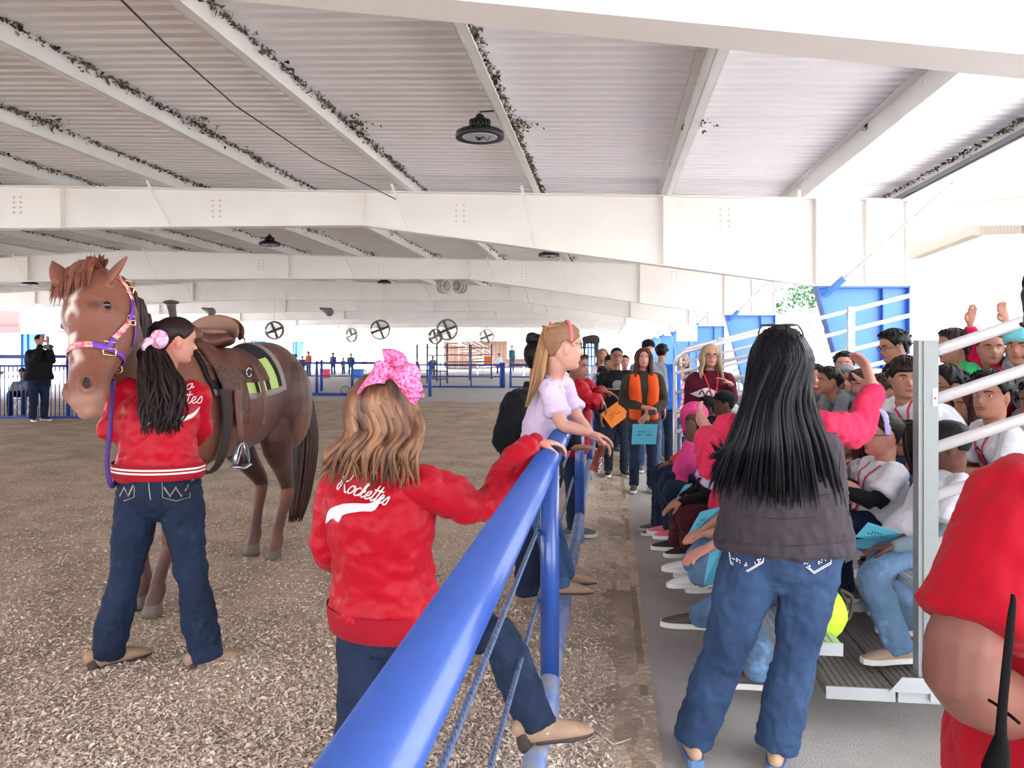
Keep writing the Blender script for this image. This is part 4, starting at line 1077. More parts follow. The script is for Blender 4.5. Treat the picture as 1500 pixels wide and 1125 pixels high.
def shoe(P, an, tf, S, m, sole, vox, kind='shoe'):
    tf = nv(Vector(tf) - UP * Vector(tf).z); a = tf.cross(UP)
    g = an - UP * .055 * S
    b = MB(); pts = [g - tf * .065 * S + UP * .025 * S, g + UP * .03 * S, g + tf * .06 * S + UP * .026 * S, g + tf * .13 * S + UP * .016 * S, g + tf * .175 * S + UP * .008 * S]
    loft(b, pts, [(.026 * S, .028 * S), (.035 * S, .038 * S), (.037 * S, .030 * S), (.040 * S, .022 * S), (.028 * S, .014 * S)], side=a, n=14)
    loft(b, [an + UP * .01 * S, g + UP * .03 * S], [.038 * S, .036 * S], side=a, n=12)
    o = part('boot' if kind == 'boot' else 'shoe', b, m, P, remesh=max(vox * .8, .005), smooth=1)
    b = MB(); lo = []
    for x, w_ in ((-.09, .018), (-.08, .03), (-.03, .036), (.04, .036), (.11, .044), (.165, .038), (.195, .018)): lo.append((x, w_))
    n = len(lo); V = []
    for z in (-.014, .012):
        V += [g + tf * x * S + a * w_ * S + UP * z * S for x, w_ in lo] + [g + tf * x * S - a * w_ * S + UP * z * S for x, w_ in lo[::-1]]
    k = 2 * n; b.add(V, [tuple(range(k))[::-1], tuple(range(k, 2 * k))] + [(i, (i + 1) % k, k + (i + 1) % k, k + i) for i in range(k)])
    part('sole', b, sole, PO(o, P), flat=True)
    return o
def PO(o, P):
    o['_o'] = P['_o']; return o
def ray_hit(bv, px, py):
    o = Vector((0, 0, CAMH)); d = (C(px, py, 1.0) - o).normalized()
    h = bv.ray_cast(o, d)
    return (h[0], h[1], d) if h[0] is not None else None
def stroke(mb, bv, pts, w_, lift=.003, m=0, sub=3, th=.0012):
    """stitched ribbon lying on the garment below the given photo points (world geometry on the cloth)"""
    P = crom([(a, b_, 0) for a, b_ in pts], sub)
    H_ = []
    for p in P:
        h = ray_hit(bv, p[0], p[1])
        if h:
            n = h[1]; n = n if n.dot(h[2]) < 0 else -n; H_.append((h[0] + n * lift, n))
    if len(H_) < 2: return
    V = []
    for i, (p, n) in enumerate(H_):
        t = (H_[min(i + 1, len(H_) - 1)][0] - H_[max(i - 1, 0)][0]); 
        if t.length < 1e-7: t = Vector((1, 0, 0))
        s = n.cross(t.normalized()).normalized(); wi = w_ if not hasattr(w_, '__len__') else np.interp(i / (len(H_) - 1), np.linspace(0, 1, len(w_)), w_)
        V += [p + s * wi / 2 - n * th, p + s * wi / 2 + n * th, p - s * wi / 2 + n * th, p - s * wi / 2 - n * th]
    k = len(H_); F = [(4 * i + j, 4 * i + (j + 1) % 4, 4 * i + 4 + (j + 1) % 4, 4 * i + 4 + j) for i in range(k - 1) for j in range(4)]
    F += [(3, 2, 1, 0), (4 * k - 4, 4 * k - 3, 4 * k - 2, 4 * k - 1)]
    mb.add(V, F, m)
def patch(mb, bv, top, bot, lift=.003, m=0, sub=4, nv_=4):
    """cloth patch between two photo polylines"""
    A = crom([(a, b_, 0) for a, b_ in top], sub); B_ = crom([(a, b_, 0) for a, b_ in bot], sub); n = min(len(A), len(B_))
    V = []; ok = True
    for i in range(n):
        for j in range(nv_ + 1):
            q = A[i] * (1 - j / nv_) + B_[i] * (j / nv_); h = ray_hit(bv, q[0], q[1])
            if h is None: V.append(V[-1] if V else Vector((0, 0, 0))); continue
            nn = h[1] if h[1].dot(h[2]) < 0 else -h[1]; V.append(h[0] + nn * lift)
    F = [(i * (nv_ + 1) + j, i * (nv_ + 1) + j + 1, (i + 1) * (nv_ + 1) + j + 1, (i + 1) * (nv_ + 1) + j) for i in range(n - 1) for j in range(nv_)]
    mb.add(V, F, m)
def surf_path(bv, pts, lift=.004):
    out = []
    for p in pts:
        h = bv.find_nearest(Vector(p))
        if h[0] is None: out.append(Vector(p)); continue
        n = h[1]; n = n if n.dot(Vector(p) - h[0]) > 0 else n
        out.append(h[0] + n * lift)
    return out
def lanyard(P, J, tp, m, low=.36):
    bv = bvh_of(tp); S = J['S']; f, r, nk = J['f'], J['r'], J['nk']; ax = (J['nk'] - J['pv'])
    dn = -ax.normalized(); mid = nk + dn * low * S + f * .25
    b = MB()
    for s in (-1, 1):
        pts = []
        for q in np.linspace(0, 1, 12):
            p = nk + r * s * (.075 * S * (1 - q)) + dn * (.0 + low * S * q) + f * .25 * min(1, q * 4 + .15); o = p + f * .2
            h = bv.ray_cast(o, -f)
            if h[0] is not None and (h[0] - nk).length < .6: pts.append(h[0] + f * .006)
        if len(pts) > 3: loft(b, pts, [(.0085, .002)] * len(pts), side=r, n=6, sub=1, cap=False); end = pts[-1]
    try:
        b.box(tuple(end + Vector((-.02, -.004, -.06)) - (0 * f)), tuple(end + Vector((.02, .004, 0))))
    except Exception: pass
    part('lanyard', b, m, P, flat=True)
def badge(P, J, tp, m, ru=.05, rv=.05, dx=0, dz=.20, m2=None):
    bv = bvh_of(tp); S = J['S']; f, r, nk = J['f'], J['r'], J['nk']; dn = -(J['nk'] - J['pv']).normalized(); c = nk + dn * dz * S + r * dx * S + f * .3
    def ring(r0, r1, mm, lift):
        b = MB(); V = []; n = 22
        for q in (r0, (r0 + r1) / 2, r1):
            for k in range(n):
                a = k / n * 2 * pi; o = c + r * cos(a) * ru * q - dn * sin(a) * rv * q; h = bv.ray_cast(o, -f); V.append((h[0] if h[0] is not None else c - f * .2) + f * lift)
        b.add(V, [(i * n + j, i * n + (j + 1) % n, (i + 1) * n + (j + 1) % n, (i + 1) * n + j) for i in range(2) for j in range(n)]); return b
    part('shirt_print', ring(.03, 1, m, .003), m, P)
    if m2: part('shirt_print', ring(.55, .72, m2, .0045), m2, P)
# ================================================================== THE HORSE
FM = (G(215, 895, .1) + Vector((0, 0, 0))); HMm = G(388, 818, .1)
FM.z = HMm.z = ARZ
hfwd = nv(FM - HMm); hrt = hfwd.cross(UP).normalized(); hor = (FM + HMm) / 2
hL = (FM - HMm).length / 2
def HL(x, y, z): return hor + hrt * x + hfwd * y + UP * z
T_ST = [(-1.02, 1.26, .06, .12), (-.97, 1.25, .17, .23), (-.84, 1.24, .255, .315), (-.62, 1.22, .29, .345), (-.38, 1.17, .275, .335), (-.05, 1.14, .30, .345), (.28, 1.15, .29, .365), (.52, 1.20, .25, .36), (.68, 1.22, .20, .29), (.78, 1.22, .13, .19)]
hs = hL / .70
T_ST = [(y * hs, z, a, c) for y, z, a, c in T_ST]
HS_, HORSE_VOX = 1.0, .011
horse = thing('horse', hor, 'saddled chestnut horse facing the camera with a pink halter', 'horse')
b = MB()
loft(b, [HL(0, y, z) for y, z, a, c in T_ST], [(a, c) for y, z, a, c in T_ST], side=hrt, n=30, sub=4)
poll, muz = C(120, 405, 3.62), C(108, 588, 3.34)
nkP = [HL(0, .30 * hs, 1.30), HL(.02, .62 * hs, 1.38), C(182, 545, 4.04), C(164, 478, 3.84), C(146, 432, 3.73), poll - CF * -.03]
loft(b, nkP, [(.20, .30), (.165, .27), (.120, .215), (.105, .175), (.095, .14), (.08, .09)], side=CR, n=24, sub=4)
# chest and shoulder muscles
ell(b, HL(-.10, .66 * hs, 1.10), (.14, .16, .24)); ell(b, HL(.10, .66 * hs, 1.10), (.14, .16, .24))
for s in (-1, 1):
    ell(b, HL(s * .20, .42 * hs, 1.08), (.11, .20, .27)); ell(b, HL(s * .20, -.74 * hs, 1.12), (.13, .23, .32))
# legs: front pair, hind pair, hooves separate
def fleg(foot, s, kb=0):
    x = s * .17; top = HL(x, .50 * hs, 1.0); f = foot
    el = HL(x, .50 * hs, .86); kn = el.lerp(f, .50) + hfwd * .02; fet = f + UP * .15 - hfwd * .03
    loft(b, [top, el, el.lerp(kn, .5), kn + UP * .03, kn - UP * .04, kn.lerp(fet, .4), fet + UP * .04, fet, f + UP * .075 + hfwd * .01],
         [(.10, .13), (.085, .11), (.060, .075), (.050, .056), (.046, .050), (.033, .040), (.036, .044), (.044, .048), (.046, .046)], side=hrt, n=14, sub=3)
def hleg(foot, s):
    x = s * .17; hip = HL(x, -.72 * hs, 1.15); st = HL(x, -.58 * hs, .88); f = foot
    hock = Vector((f.x, f.y, 0)) + UP * (ARZ + .50) - hfwd * .10; hock = hock.lerp(HL(x, -.92 * hs, .50), .25)
    fet = f + UP * .15 - hfwd * .03
    loft(b, [hip, st, st.lerp(hock, .5), hock + UP * .04, hock - UP * .05, hock.lerp(fet, .5), fet + UP * .04, fet, f + UP * .075 + hfwd * .01],
         [(.14, .22), (.105, .155), (.070, .095), (.046, .066), (.043, .056), (.035, .043), (.038, .046), (.044, .048), (.045, .046)], side=hrt, n=14, sub=3)
ff = [G(206, 890, ARZ), G(226, 903, ARZ)]; hf_ = [G(371, 812, ARZ), G(403, 821, ARZ)]
for p in ff + hf_: p.z = ARZ
ff = sorted(ff, key=lambda p: (p - hor).dot(hrt)); hf_ = sorted(hf_, key=lambda p: (p - hor).dot(hrt))
fleg(ff[0], -1); fleg(ff[1], 1); hleg(hf_[0], -1); hleg(hf_[1], 1)
# head
ha = (muz - poll).normalized(); hl = (muz - poll).length
hn = (-CF * 1.0 - CR * .34); hn = (hn - ha * hn.dot(ha)).normalized(); hsd = ha.cross(hn)
if hsd.dot(CR) < 0: hsd = -hsd
def HD(x, t, n): return poll + hsd * x + ha * (t * hl) + hn * n
HSEC = [(-.06, .055, .05, -.07), (.0, .085, .085, -.055), (.10, .105, .125, -.085), (.22, .112, .150, -.105), (.34, .108, .155, -.115), (.46, .088, .140, -.110), (.58, .071, .112, -.092), (.70, .062, .090, -.078), (.80, .062, .078, -.070), (.90, .066, .072, -.066), (.98, .058, .060, -.066), (1.04, .036, .036, -.070)]
HSEC = [(t, a * 1.24, c * 1.06, n) for t, a, c, n in HSEC]
loft(b, [HD(0, t, n) for t, a, c, n in HSEC], [(a, c) for t, a, c, n in HSEC], side=hsd, n=26, sub=4, e=.88)
for s in (-1, 1):
    ell(b, HD(s * .112, .31, -.034), (.030, .030, .036)); loft(b, [HD(s * .094, .245, .006), HD(s * .124, .27, -.024), HD(s * .128, .315, -.058)], [.015, .018, .012], side=ha, n=8)
    ell(b, HD(s * .060, .34, -.175), (.045, .07, .095))
    # nostril rims
    th = np.linspace(0, 2 * pi, 13); loft(b, [HD(s * (.062 + .016 * cos(a)), .895 + .058 * sin(a), -.012 - .022 * cos(a)) for a in th], [.011] * 13, side=hn, n=8, sub=1)
    # facial crest
    loft(b, [HD(s * .098, .36, -.08), HD(s * .078, .52, -.07)], [.016, .008], side=hn, n=8)
loft(b, [HD(0, .96, -.10), HD(0, 1.03, -.095), HD(0, 1.05, -.07)], [.045, .04, .02], side=hsd, n=12)
# ears
def ear(base, tip, out):
    ax = (tip - base); loft(b, [base - ax * .12, base + ax * .18, base + ax * .45, base + ax * .72, tip], [(.030, .026), (.048, .026), (.054, .020), (.038, .014), (.007, .007)], side=out, n=14, sub=3)
eL = C(97, 421, 3.62), C(76, 382, 3.60)
eR = C(152, 420, 3.62), C(186, 376, 3.58)
ear(eL[0], eL[1], CR * .45 + CF * .8); ear(eR[0], eR[1], CR * .8 - CF * .5 + UP * .5)
def coat(ob):
    me = ob.data; n = len(me.vertices); co = np.empty(n * 3); me.vertices.foreach_get('co', co); co = co.reshape(-1, 3) + np.array(tuple(hor))
    base = np.array(lin((112, 65, 50))); dark = np.array(lin((60, 35, 33))); white = np.array(lin((216, 200, 190))); golden = np.array(lin((126, 78, 60))); mz = np.array(lin((150, 112, 96)))
    col = np.tile(base, (n, 1))
    def mixc(k, c):
        nonlocal col
        k = np.clip(k, 0, 1)[:, None]; col = col * (1 - k) + c * k
    ly = (co - np.array(tuple(hor))) @ np.array(tuple(hfwd)); lx = (co - np.array(tuple(hor))) @ np.array(tuple(hrt)); lz = co[:, 2]
    nz = np.array([noise.noise(Vector(tuple(v * 3.0))) for v in co])
    body = 1 - np.clip((ly - .55) / .25, 0, 1)
    mixc(body * np.clip((-ly - .0) / .4 + nz * .5 + .2, 0, .92) * (lz > .6), dark)
    mixc(np.clip((.62 - lz) / .3, 0, .75), dark * .9)
    mixc(np.clip(nz * 1.6, 0, .5), golden)
    hp_ = co - np.array(tuple(poll)); t = hp_ @ np.array(tuple(ha)) / hl; x = hp_ @ np.array(tuple(hsd)); nn = hp_ @ np.array(tuple(hn))
    ishead = (t > -.1) & (t < 1.2) & (np.abs(x) < .16) & (nn > -.3) & (nn < .08)
    n2 = np.array([noise.noise(Vector(tuple(v * 22.0))) for v in co]); n3 = np.array([noise.noise(Vector(tuple(v * 70.0))) for v in co])
    blaze = np.clip(1.5 - np.abs(x - .012 * np.sin(t * 9)) / (.027 + .014 * n2), 0, 1) * ishead * (nn > -.05) * np.clip((t - .14) / .05, 0, 1) * np.clip((.78 - t) / .1, 0, 1)
    star = blaze * np.clip(.55 + n2 * 1.2 + n3 * .6 - .35 * np.exp(-((t - .44) / .07) ** 2), 0, .85)
    mixc(star, white)
    mixc(ishead * np.clip((t - .92) / .1, 0, .7), mz)
    mixc(ishead * np.clip(.9 - (np.hypot(np.abs(x) - .105, (t - .31) * hl)) / .045, 0, .7), dark)
    a = me.color_attributes.new('coat', 'FLOAT_COLOR', 'POINT'); a.data.foreach_set('color', np.column_stack([col, np.ones(n)]).ravel())
M_coat = mat('horse_coat', (140, 80, 52), .50, vcol='coat', bump=.35, bs=160, stretch=(1, 1, .35), spec=.35, sheen=.1)
part('body', b, M_coat, horse, remesh=.0085, smooth=3, post=coat)
bodyo = [o for o in bpy.data.objects if o.parent == horse][0]
hbv = bvh_of(bodyo)
M_mane = mat('horse_mane', (58, 28, 24), .5, var=.3, vs=20, island=.3, bump=.5, bs=200)
M_fore = mat('horse_forelock', (116, 62, 42), .55, var=.3, vs=30, island=.3, bump=.4, bs=200)
for s in (-1, 1):
    e = HD(s * .127, .31, -.034); b = MB(); ell(b, e, (.021, .021, .021), n=16, k=10, m=0); ell(b, e + hsd * s * .006 + hn * .004, (.0175, .0175, .0175), n=14, k=8, m=1)
    part('eye', b, [mat('horse_eye_rim', (40, 26, 24), .4), mat('horse_eye', (16, 14, 24), .06, coat=.6)], horse)
    b = MB(); ell(b, HD(s * .062, .895, -.006), (.014, .014, .028), np.array([list(hsd), list(hn), list(ha)]).T, n=12, k=8); part('nostril', b, mat('nostril_dark', (38, 24, 26), .8), horse)
for foot in ff + hf_:
    b = MB(); f = foot; loft(b, [f + UP * .085, f + UP * .05 + hfwd * .01, f + UP * .002 + hfwd * .022], [.045, .050, .060], side=hrt, n=18, sub=2, cap=False); part('hoof', b, mat('hoof', (98, 84, 76), .6, var=.2, vs=20), horse)
# forelock, mane, tail
b = MB(); r = random.Random(4)
for i in range(150):
    x = r.uniform(-.085, .085); t0 = r.uniform(-.07, .0)
    p0 = HD(x, t0, -.04 + r.uniform(-.02, .03)); p1 = HD(x * 1.15 + r.uniform(-.03, .02), t0 - .02 + r.uniform(0, .05), .035); p2 = HD(x * 1.2 + r.uniform(-.05, .02), t0 + r.uniform(.08, .24), .035 + r.uniform(0, .03))
    lock(b, [p0, p1, p2], .012, sub=4, taper=.05)
for i in range(60):
    x = r.uniform(-.06, .07); p0 = HD(x, -.05, -.05); lock(b, [p0, p0 + UP * r.uniform(.02, .05) + hsd * r.uniform(-.03, .03), p0 + UP * r.uniform(.02, .07) + hsd * r.uniform(-.05, .05) + hn * r.uniform(0, .05)], .009, taper=.05)
part('forelock', b, M_fore, horse)
b = MB()
crest = crom([tuple(C(168, 405, 3.98)), tuple(C(194, 440, 4.10)), tuple(C(214, 490, 4.22)), tuple(HL(.0, .50 * hs, 1.60)), tuple(HL(0, .36 * hs, 1.56))], 16)
for i in range(260):
    q = crest[r.randrange(len(crest))]; p0 = Vector(tuple(q)) + Vector((r.uniform(-.02, .02), r.uniform(-.02, .02), -.02))
    sd = 1 if r.random() < .72 else -1
    lock(b, [p0, p0 + CR * .035 * sd + UP * .0, p0 + CR * .05 * sd - UP * r.uniform(.08, .15), p0 + CR * (.05 + r.uniform(-.02, .03)) * sd - UP * r.uniform(.2, .34) - CF * .02], .015, sub=3, taper=.1)
part('mane', b, M_mane, horse)
b = MB()
dock = HL(0, -.985 * hs, 1.42)
tl = [dock, C(437, 555, 5.95), C(447, 640, 5.97), C(440, 720, 5.95), C(432, 765, 5.94)]
for i in range(210):
    a = r.uniform(0, 2 * pi); q = r.uniform(0, 1) ** .5; o = CR * cos(a) * q + CF * sin(a) * q; e = r.uniform(.72, 1.0)
    P = [dock + o * .02, tl[1] + o * .05, tl[2] + o * .085, tl[3] + o * .075, tl[3].lerp(tl[4], e) + o * .05]
    lock(b, P, .017, sub=4, taper=.1)
loft(b, [dock + hfwd * .05, dock, tl[1] + UP * .02, tl[2]], [.045, .05, .05, .05], side=CR, n=10)
part('tail', b, M_mane, horse)

# ---------------------------------------------------------------- halter
def head_ring(t, n0, off, a0, a1, dn=0, k=28):
    """points over the head's section at t between angles, 0 = front of face, growing towards +side"""
    out = []
    for q in np.linspace(a0, a1, k):
        c = HD(0, t + dn * (q - a0), -.10); dv = (hn * cos(q) + hsd * sin(q))
        h = hbv.ray_cast(c + dv * .5, -dv)
        out.append((h[0] if h[0] is not None else c + dv * .1) + dv * off)
    return out
def strap(b, pts, w_, th_=.004, m=0):
    V = [Vector(p) for p in pts]; cen = HD(0, .5, -.1)
    S_ = []
    for i, p in enumerate(V):
        t = (V[min(i + 1, len(V) - 1)] - V[max(i - 1, 0)]).normalized(); n = (p - (poll + ha * ((p - poll).dot(ha)) - hn * .1)).normalized(); S_.append(tuple(t.cross(n).normalized()))
    loft(b, V, [(w_ / 2, th_)] * len(V), side=S_, n=8, sub=1, cap=False, m=m, e=.7)
M_pink = mat('pink_halter', (205, 60, 110), .6, c2=(236, 190, 170), vs=55, bump=.4, bs=120)
M_purp = mat('purple_webbing', (112, 60, 170), .6, var=.15, vs=60, bump=.3, bs=300)
M_brass = mat('brass', (214, 190, 130), .25, metal=.85)
hal = thing('halter', HD(0, .5, .03), 'pink glittered halter with purple webbing on the horse head', 'halter')
sgn = 1
b = MB(); strap(b, head_ring(.60, 0, .007, -2.6, .75 * 1.0, k=30), .030); part('noseband', b, M_pink, hal)
b = MB(); strap(b, head_ring(.60, 0, .008, .72, 1.35, k=10), .034); part('purple_strap', b, M_purp, hal)
b = MB(); strap(b, head_ring(.60, 0, .006, 1.35, 3.3, k=14), .03); part('chin_strap', b, M_purp, hal)
def side_path(pts, off):
    out = []
    for x, t, n in pts:
        c = HD(0, t, n); p = HD(x, t, n); dv = (p - c).normalized(); h = hbv.ray_cast(c + dv * .5, -dv); out.append((h[0] if h[0] is not None else p) + dv * off)
    return out
chk = [(.1, .60, -.085), (.1, .52, -.10), (.1, .44, -.13), (.1, .36, -.155), (.1, .28, -.165), (.1, .18, -.165), (.1, .08, -.14), (.1, .0, -.10)]
q_ = side_path(chk, .008)
b = MB(); strap(b, q_[0:2], .03); part('purple_strap', b, M_purp, hal)
b = MB(); strap(b, q_[1:4], .030); part('cheek_strap', b, M_pink, hal)
b = MB(); strap(b, q_[3:6], .03); part('purple_strap', b, M_purp, hal)
b = MB(); strap(b, q_[5:8], .030); part('crown_strap', b, M_pink, hal)
q2 = side_path([(-.1, t, n) for x, t, n in chk], .008); b = MB(); strap(b, q2, .028); part('cheek_strap', b, M_pink, hal)
b = MB(); strap(b, side_path([(.1, .29, -.15), (.1, .33, -.185), (.1, .42, -.21), (.1, .50, -.22)], .010), .026); part('throat_strap', b, M_purp, hal)
for i, (p, sz) in enumerate(((q_[0], .026), (q_[3], .018), (q_[6], .024))):
    b = MB(); X = hsd * .3 - hn * .6; X.normalize(); Z = ha
    cc = p + (p - HD(0, .5, -.1)).normalized() * .006
    c4 = [cc + X * sz * u + Z * sz * 1.3 * v for u, v in ((-1, -1), (1, -1), (1, 1), (-1, 1), (-1, -1))]
    for a_, e_ in zip(c4[:-1], c4[1:]): tube(b, [a_, e_], .0035, n=6)
    tube(b, [cc - X * sz * 1.1, cc + X * sz * 1.1], .003, n=6); part('buckle', b, M_brass, hal)
b = MB(); p0 = HD(.02, .66, -.20); th = np.linspace(0, 2 * pi, 12); tube(b, [p0 + CR * .018 * cos(a) + UP * .018 * sin(a) for a in th], .004, n=6); tube(b, [p0, C(160, 548, 3.5), C(168, 556, 3.58)], .006, n=6); part('snap', b, M_brass, hal)
b = MB(); tube(b, [C(166, 556, 3.58), C(164, 590, 3.62), C(160, 640, 3.62), C(157, 680, 3.60), C(163, 712, 3.62), C(172, 700, 3.72)], .011, n=8, sub=6)
tag(part('lead_rope', b, mat('purple_rope', (70, 44, 120), .8, var=.3, vs=90, bump=.5, bs=160)), 'dark purple lead rope hanging beside the jacket girl', 'rope')
# breast collar
bc = []
for q in np.linspace(-1.2, 1.2, 26):
    c = HL(0, .45 * hs, 1.08 + .10 * abs(q) ** 1.5); dv = nv(hfwd * cos(q) + hrt * sin(q)); h = hbv.ray_cast(c + dv * 1.2, -dv); bc.append((h[0] if h[0] is not None else c + dv * .4) + dv * .012)
bo = thing('breast_collar', bc[12], 'silver beaded breast collar across the horse chest', 'tack')
b = MB(); loft(b, bc, [(.022, .007)] * len(bc), side=UP, n=8, sub=2, cap=False); part('strap', b, mat('tack_dark', (62, 44, 38), .6), bo)
b = MB(); Pq = crom(bc, 6)
for p in Pq[::1]:
    for dz_ in (-.012, 0, .012):
        dv = nv(Vector(tuple(p)) - HL(0, .3 * hs, p[2])); ell(b, Vector(tuple(p)) + dv * .006 + UP * dz_, (.0065, .0065, .0065), n=6, k=4)
part('beads', b, mat('silver_beads', (214, 214, 220), .2, metal=.9), bo)['kind'] = 'stuff'

# ---------------------------------------------------------------- saddle and blanket (surface of the trunk)
def trunk(y, ph, off):
    """point on the trunk surface: ph 0 = spine, + to the right of the horse, - to its left"""
    yy = np.array([t[0] for t in T_ST]); z = np.interp(y, yy, [t[1] for t in T_ST])
    c = HL(0, y, z); dv = (UP * cos(ph) + hrt * sin(ph)); h = hbv.ray_cast(c + dv * 1.0, -dv)
    p = h[0] if h[0] is not None else c + dv * .33
    r_ = min((p - c).length, .40 + .02); return c + dv * (r_ + off)
def sheet(name, par, ys, phs, off, mats, mf=None, th_=.008, label=None):
    b = MB(); ny, npn = len(ys), len(phs); V = []; 
    for lay in (0, 1):
        for j, y in enumerate(ys):
            for i, ph in enumerate(phs): V.append(trunk(y if not callable(y) else y(ph), ph, off + (th_ if lay == 0 else 0)))
    N = ny * npn; F = []; Mi = []
    for j in range(ny - 1):
        for i in range(npn - 1):
            q = (j * npn + i, j * npn + i + 1, (j + 1) * npn + i + 1, (j + 1) * npn + i); F.append(q); mi = mf(j / (ny - 2), i / (npn - 2)) if mf else 0; Mi.append(mi)
            F.append(tuple(N + x for x in q[::-1])); Mi.append(mi)
    for j in range(ny - 1):
        for i in (0, npn - 1): F.append((j * npn + i, (j + 1) * npn + i, N + (j + 1) * npn + i, N + j * npn + i)); Mi.append(0)
    for i in range(npn - 1):
        for j in (0, ny - 1): F.append((j * npn + i, j * npn + i + 1, N + j * npn + i + 1, N + j * npn + i)); Mi.append(0)
    b.add(V, F, Mi); return part(name, b, mats, par, label=label)
M_lea = mat('saddle_leather', (104, 62, 46), .5, c2=(80, 46, 36), vs=9, bump=.25, bs=50, spec=.5)
M_tool = mat('tooled_leather', (92, 58, 46), .55, c2=(66, 40, 34), vs=38, bump=1.0, bs=46, bs2=.02)
M_seat = mat('suede_seat', (150, 116, 98), .8, var=.1, vs=10)
M_blk = mat('blanket_black', (34, 30, 34), .95, bump=.6, bs=300); M_grn = mat('blanket_green', (176, 200, 120), .95, bump=.6, bs=300); M_gry = mat('blanket_grey_trim', (140, 128, 122), .95, bump=.6, bs=300)
bk = thing('saddle_blanket', HL(0, -.1, 1.5), 'black saddle blanket with green stripes and grey edge', 'blanket')
def bm(v, u):   # v: rear(0)..front(1) u: left edge(0)..right(1)
    e = min(u, 1 - u)
    if v < .05 or e < .03: return 2
    if v < .10: return 0
    if e < .30 and v < .62:
        k = (v - .10) / .52
        return 1 if (k % .36) < .22 else 0
    return 0
sheet('cloth', bk, np.linspace(-.47, .46, 42) * hs, np.linspace(-1.42, 1.42, 44), .006, [M_blk, M_grn, M_gry], bm, .014)
sd_ = thing('saddle', HL(0, 0, 1.6), 'brown tooled leather western saddle with suede seat', 'saddle')
sheet('skirt', sd_, np.linspace(-.26, .44, 26) * hs, np.linspace(-1.08, 1.08, 30), .022, M_tool)
sheet('jockey', sd_, np.linspace(-.14, .40, 20) * hs, np.linspace(-.86, .86, 26), .032, M_lea)
SS = lambda x, y, z: HL(x, (y + .27) * hs, z)
zb_ = 1.545
b = MB()   # seat with swells and cantle
loft(b, [SS(0, -.30, zb_ + .02), SS(0, -.20, zb_ + .035), SS(0, -.06, zb_ + .01), SS(0, .06, zb_ + .03), SS(0, .13, zb_ + .055)], [(.16, .05), (.18, .05), (.15, .05), (.13, .06), (.12, .07)], side=hrt, n=20, sub=4)
part('seat', b, M_lea, sd_, remesh=.01)
b = MB(); an = np.linspace(-1.35, 1.35, 15)
P_ = [SS(.19 * sin(a), -.31 - .05 * cos(a), zb_ + .03 + .105 * cos(a)) for a in an]
loft(b, P_, [(.050, .018)] * 15, side=UP, n=10, sub=2); part('cantle', b, M_lea, sd_)
b = MB(); P_ = [SS(.17 * sin(a), -.275 - .045 * cos(a), zb_ + .035 + .10 * cos(a)) for a in an]
loft(b, P_, [(.058, .014)] * 15, side=UP, n=10, sub=2); ell(b, SS(0, -.20, zb_ + .075), (.13, .12, .03)); part('seat_pad', b, M_seat, sd_)
b = MB(); Pq = crom([SS(.195 * sin(a), -.33 - .05 * cos(a), zb_ + .00 + .09 * cos(a)) for a in an], 3)
for p in Pq: ell(b, Vector(tuple(p)) - hfwd * .015, (.008, .008, .012), n=6, k=4)
part('lacing', b, mat('rawhide', (205, 180, 150), .7), sd_)['kind'] = 'stuff'
b = MB(); loft(b, [SS(-.13, .14, zb_ + .05), SS(0, .16, zb_ + .10), SS(.13, .14, zb_ + .05)], [.05, .06, .05], side=hfwd, n=12, sub=4); part('swell', b, M_lea, sd_)
b = MB(); hb = SS(0, .16, zb_ + .13); ht = C(236, 456, 4.62)
ht = SS(0, .19, zb_ + .235)
loft(b, [hb, hb.lerp(ht, .5), ht], [.026, .022, .028], side=hrt, n=12); ell(b, ht + UP * .012, (.046, .05, .013), n=18, k=8); part('horn', b, mat('horn_dark', (60, 48, 54), .5), sd_)
# fender, stirrup, latigo on the near (left) side
sheet('fender', sd_, np.linspace(.12, .40, 10) * hs, np.linspace(-1.86, -.80, 18), .045, M_tool, th_=.008)
sheet('fender', sd_, np.linspace(.12, .40, 10) * hs, np.linspace(.80, 1.72, 18), .045, M_tool, th_=.008)
for s in (-1, 1):
    p0 = trunk(.26 * hs, s * 1.60, .06); st = Vector((p0.x, p0.y, 0)) + hrt * s * .015; st.z = .88
    b = MB(); loft(b, [p0 + UP * .12, p0, st + UP * .17], [(.05, .008), (.04, .008), (.03, .010)], side=hfwd, n=8); part('stirrup_leather', b, M_lea, sd_)
    b = MB(); th = np.linspace(-.3, pi + .3, 17); loft(b, [st + UP * .16 - UP * 0] + [st + UP * (.06 + .0) + hfwd * (.065 * cos(a)) + UP * (.10 * sin(a)) for a in th] + [st + UP * .16], [(.020, .005)] * 19, side=hrt, n=8, sub=1, cap=False)
    loft(b, [st - hfwd * .065 + UP * .02, st + UP * .005, st + hfwd * .065 + UP * .02], [(.035, .010)] * 3, side=hrt, n=8); part('stirrup', b, mat('stirrup_metal', (190, 192, 200), .25, metal=.8), sd_)
b = MB(); q = [trunk(-.06 * hs, -ph, .06) for ph in (.75, 1.0, 1.25, 1.5, 1.75)] + [trunk(-.04 * hs, -1.9, .07)]
loft(b, q, [(.024, .006)] * 6, side=hfwd, n=8, sub=2); part('latigo', b, M_lea, sd_)
b = MB(); q = [trunk(.40 * hs, ph, .05) for ph in np.linspace(-1.3, -3.0, 10)]; loft(b, q, [(.045, .008)] * 10, side=hfwd, n=8); part('cinch', b, mat('cinch_cord', (52, 40, 38), .9, bump=.6, bs=80), sd_)
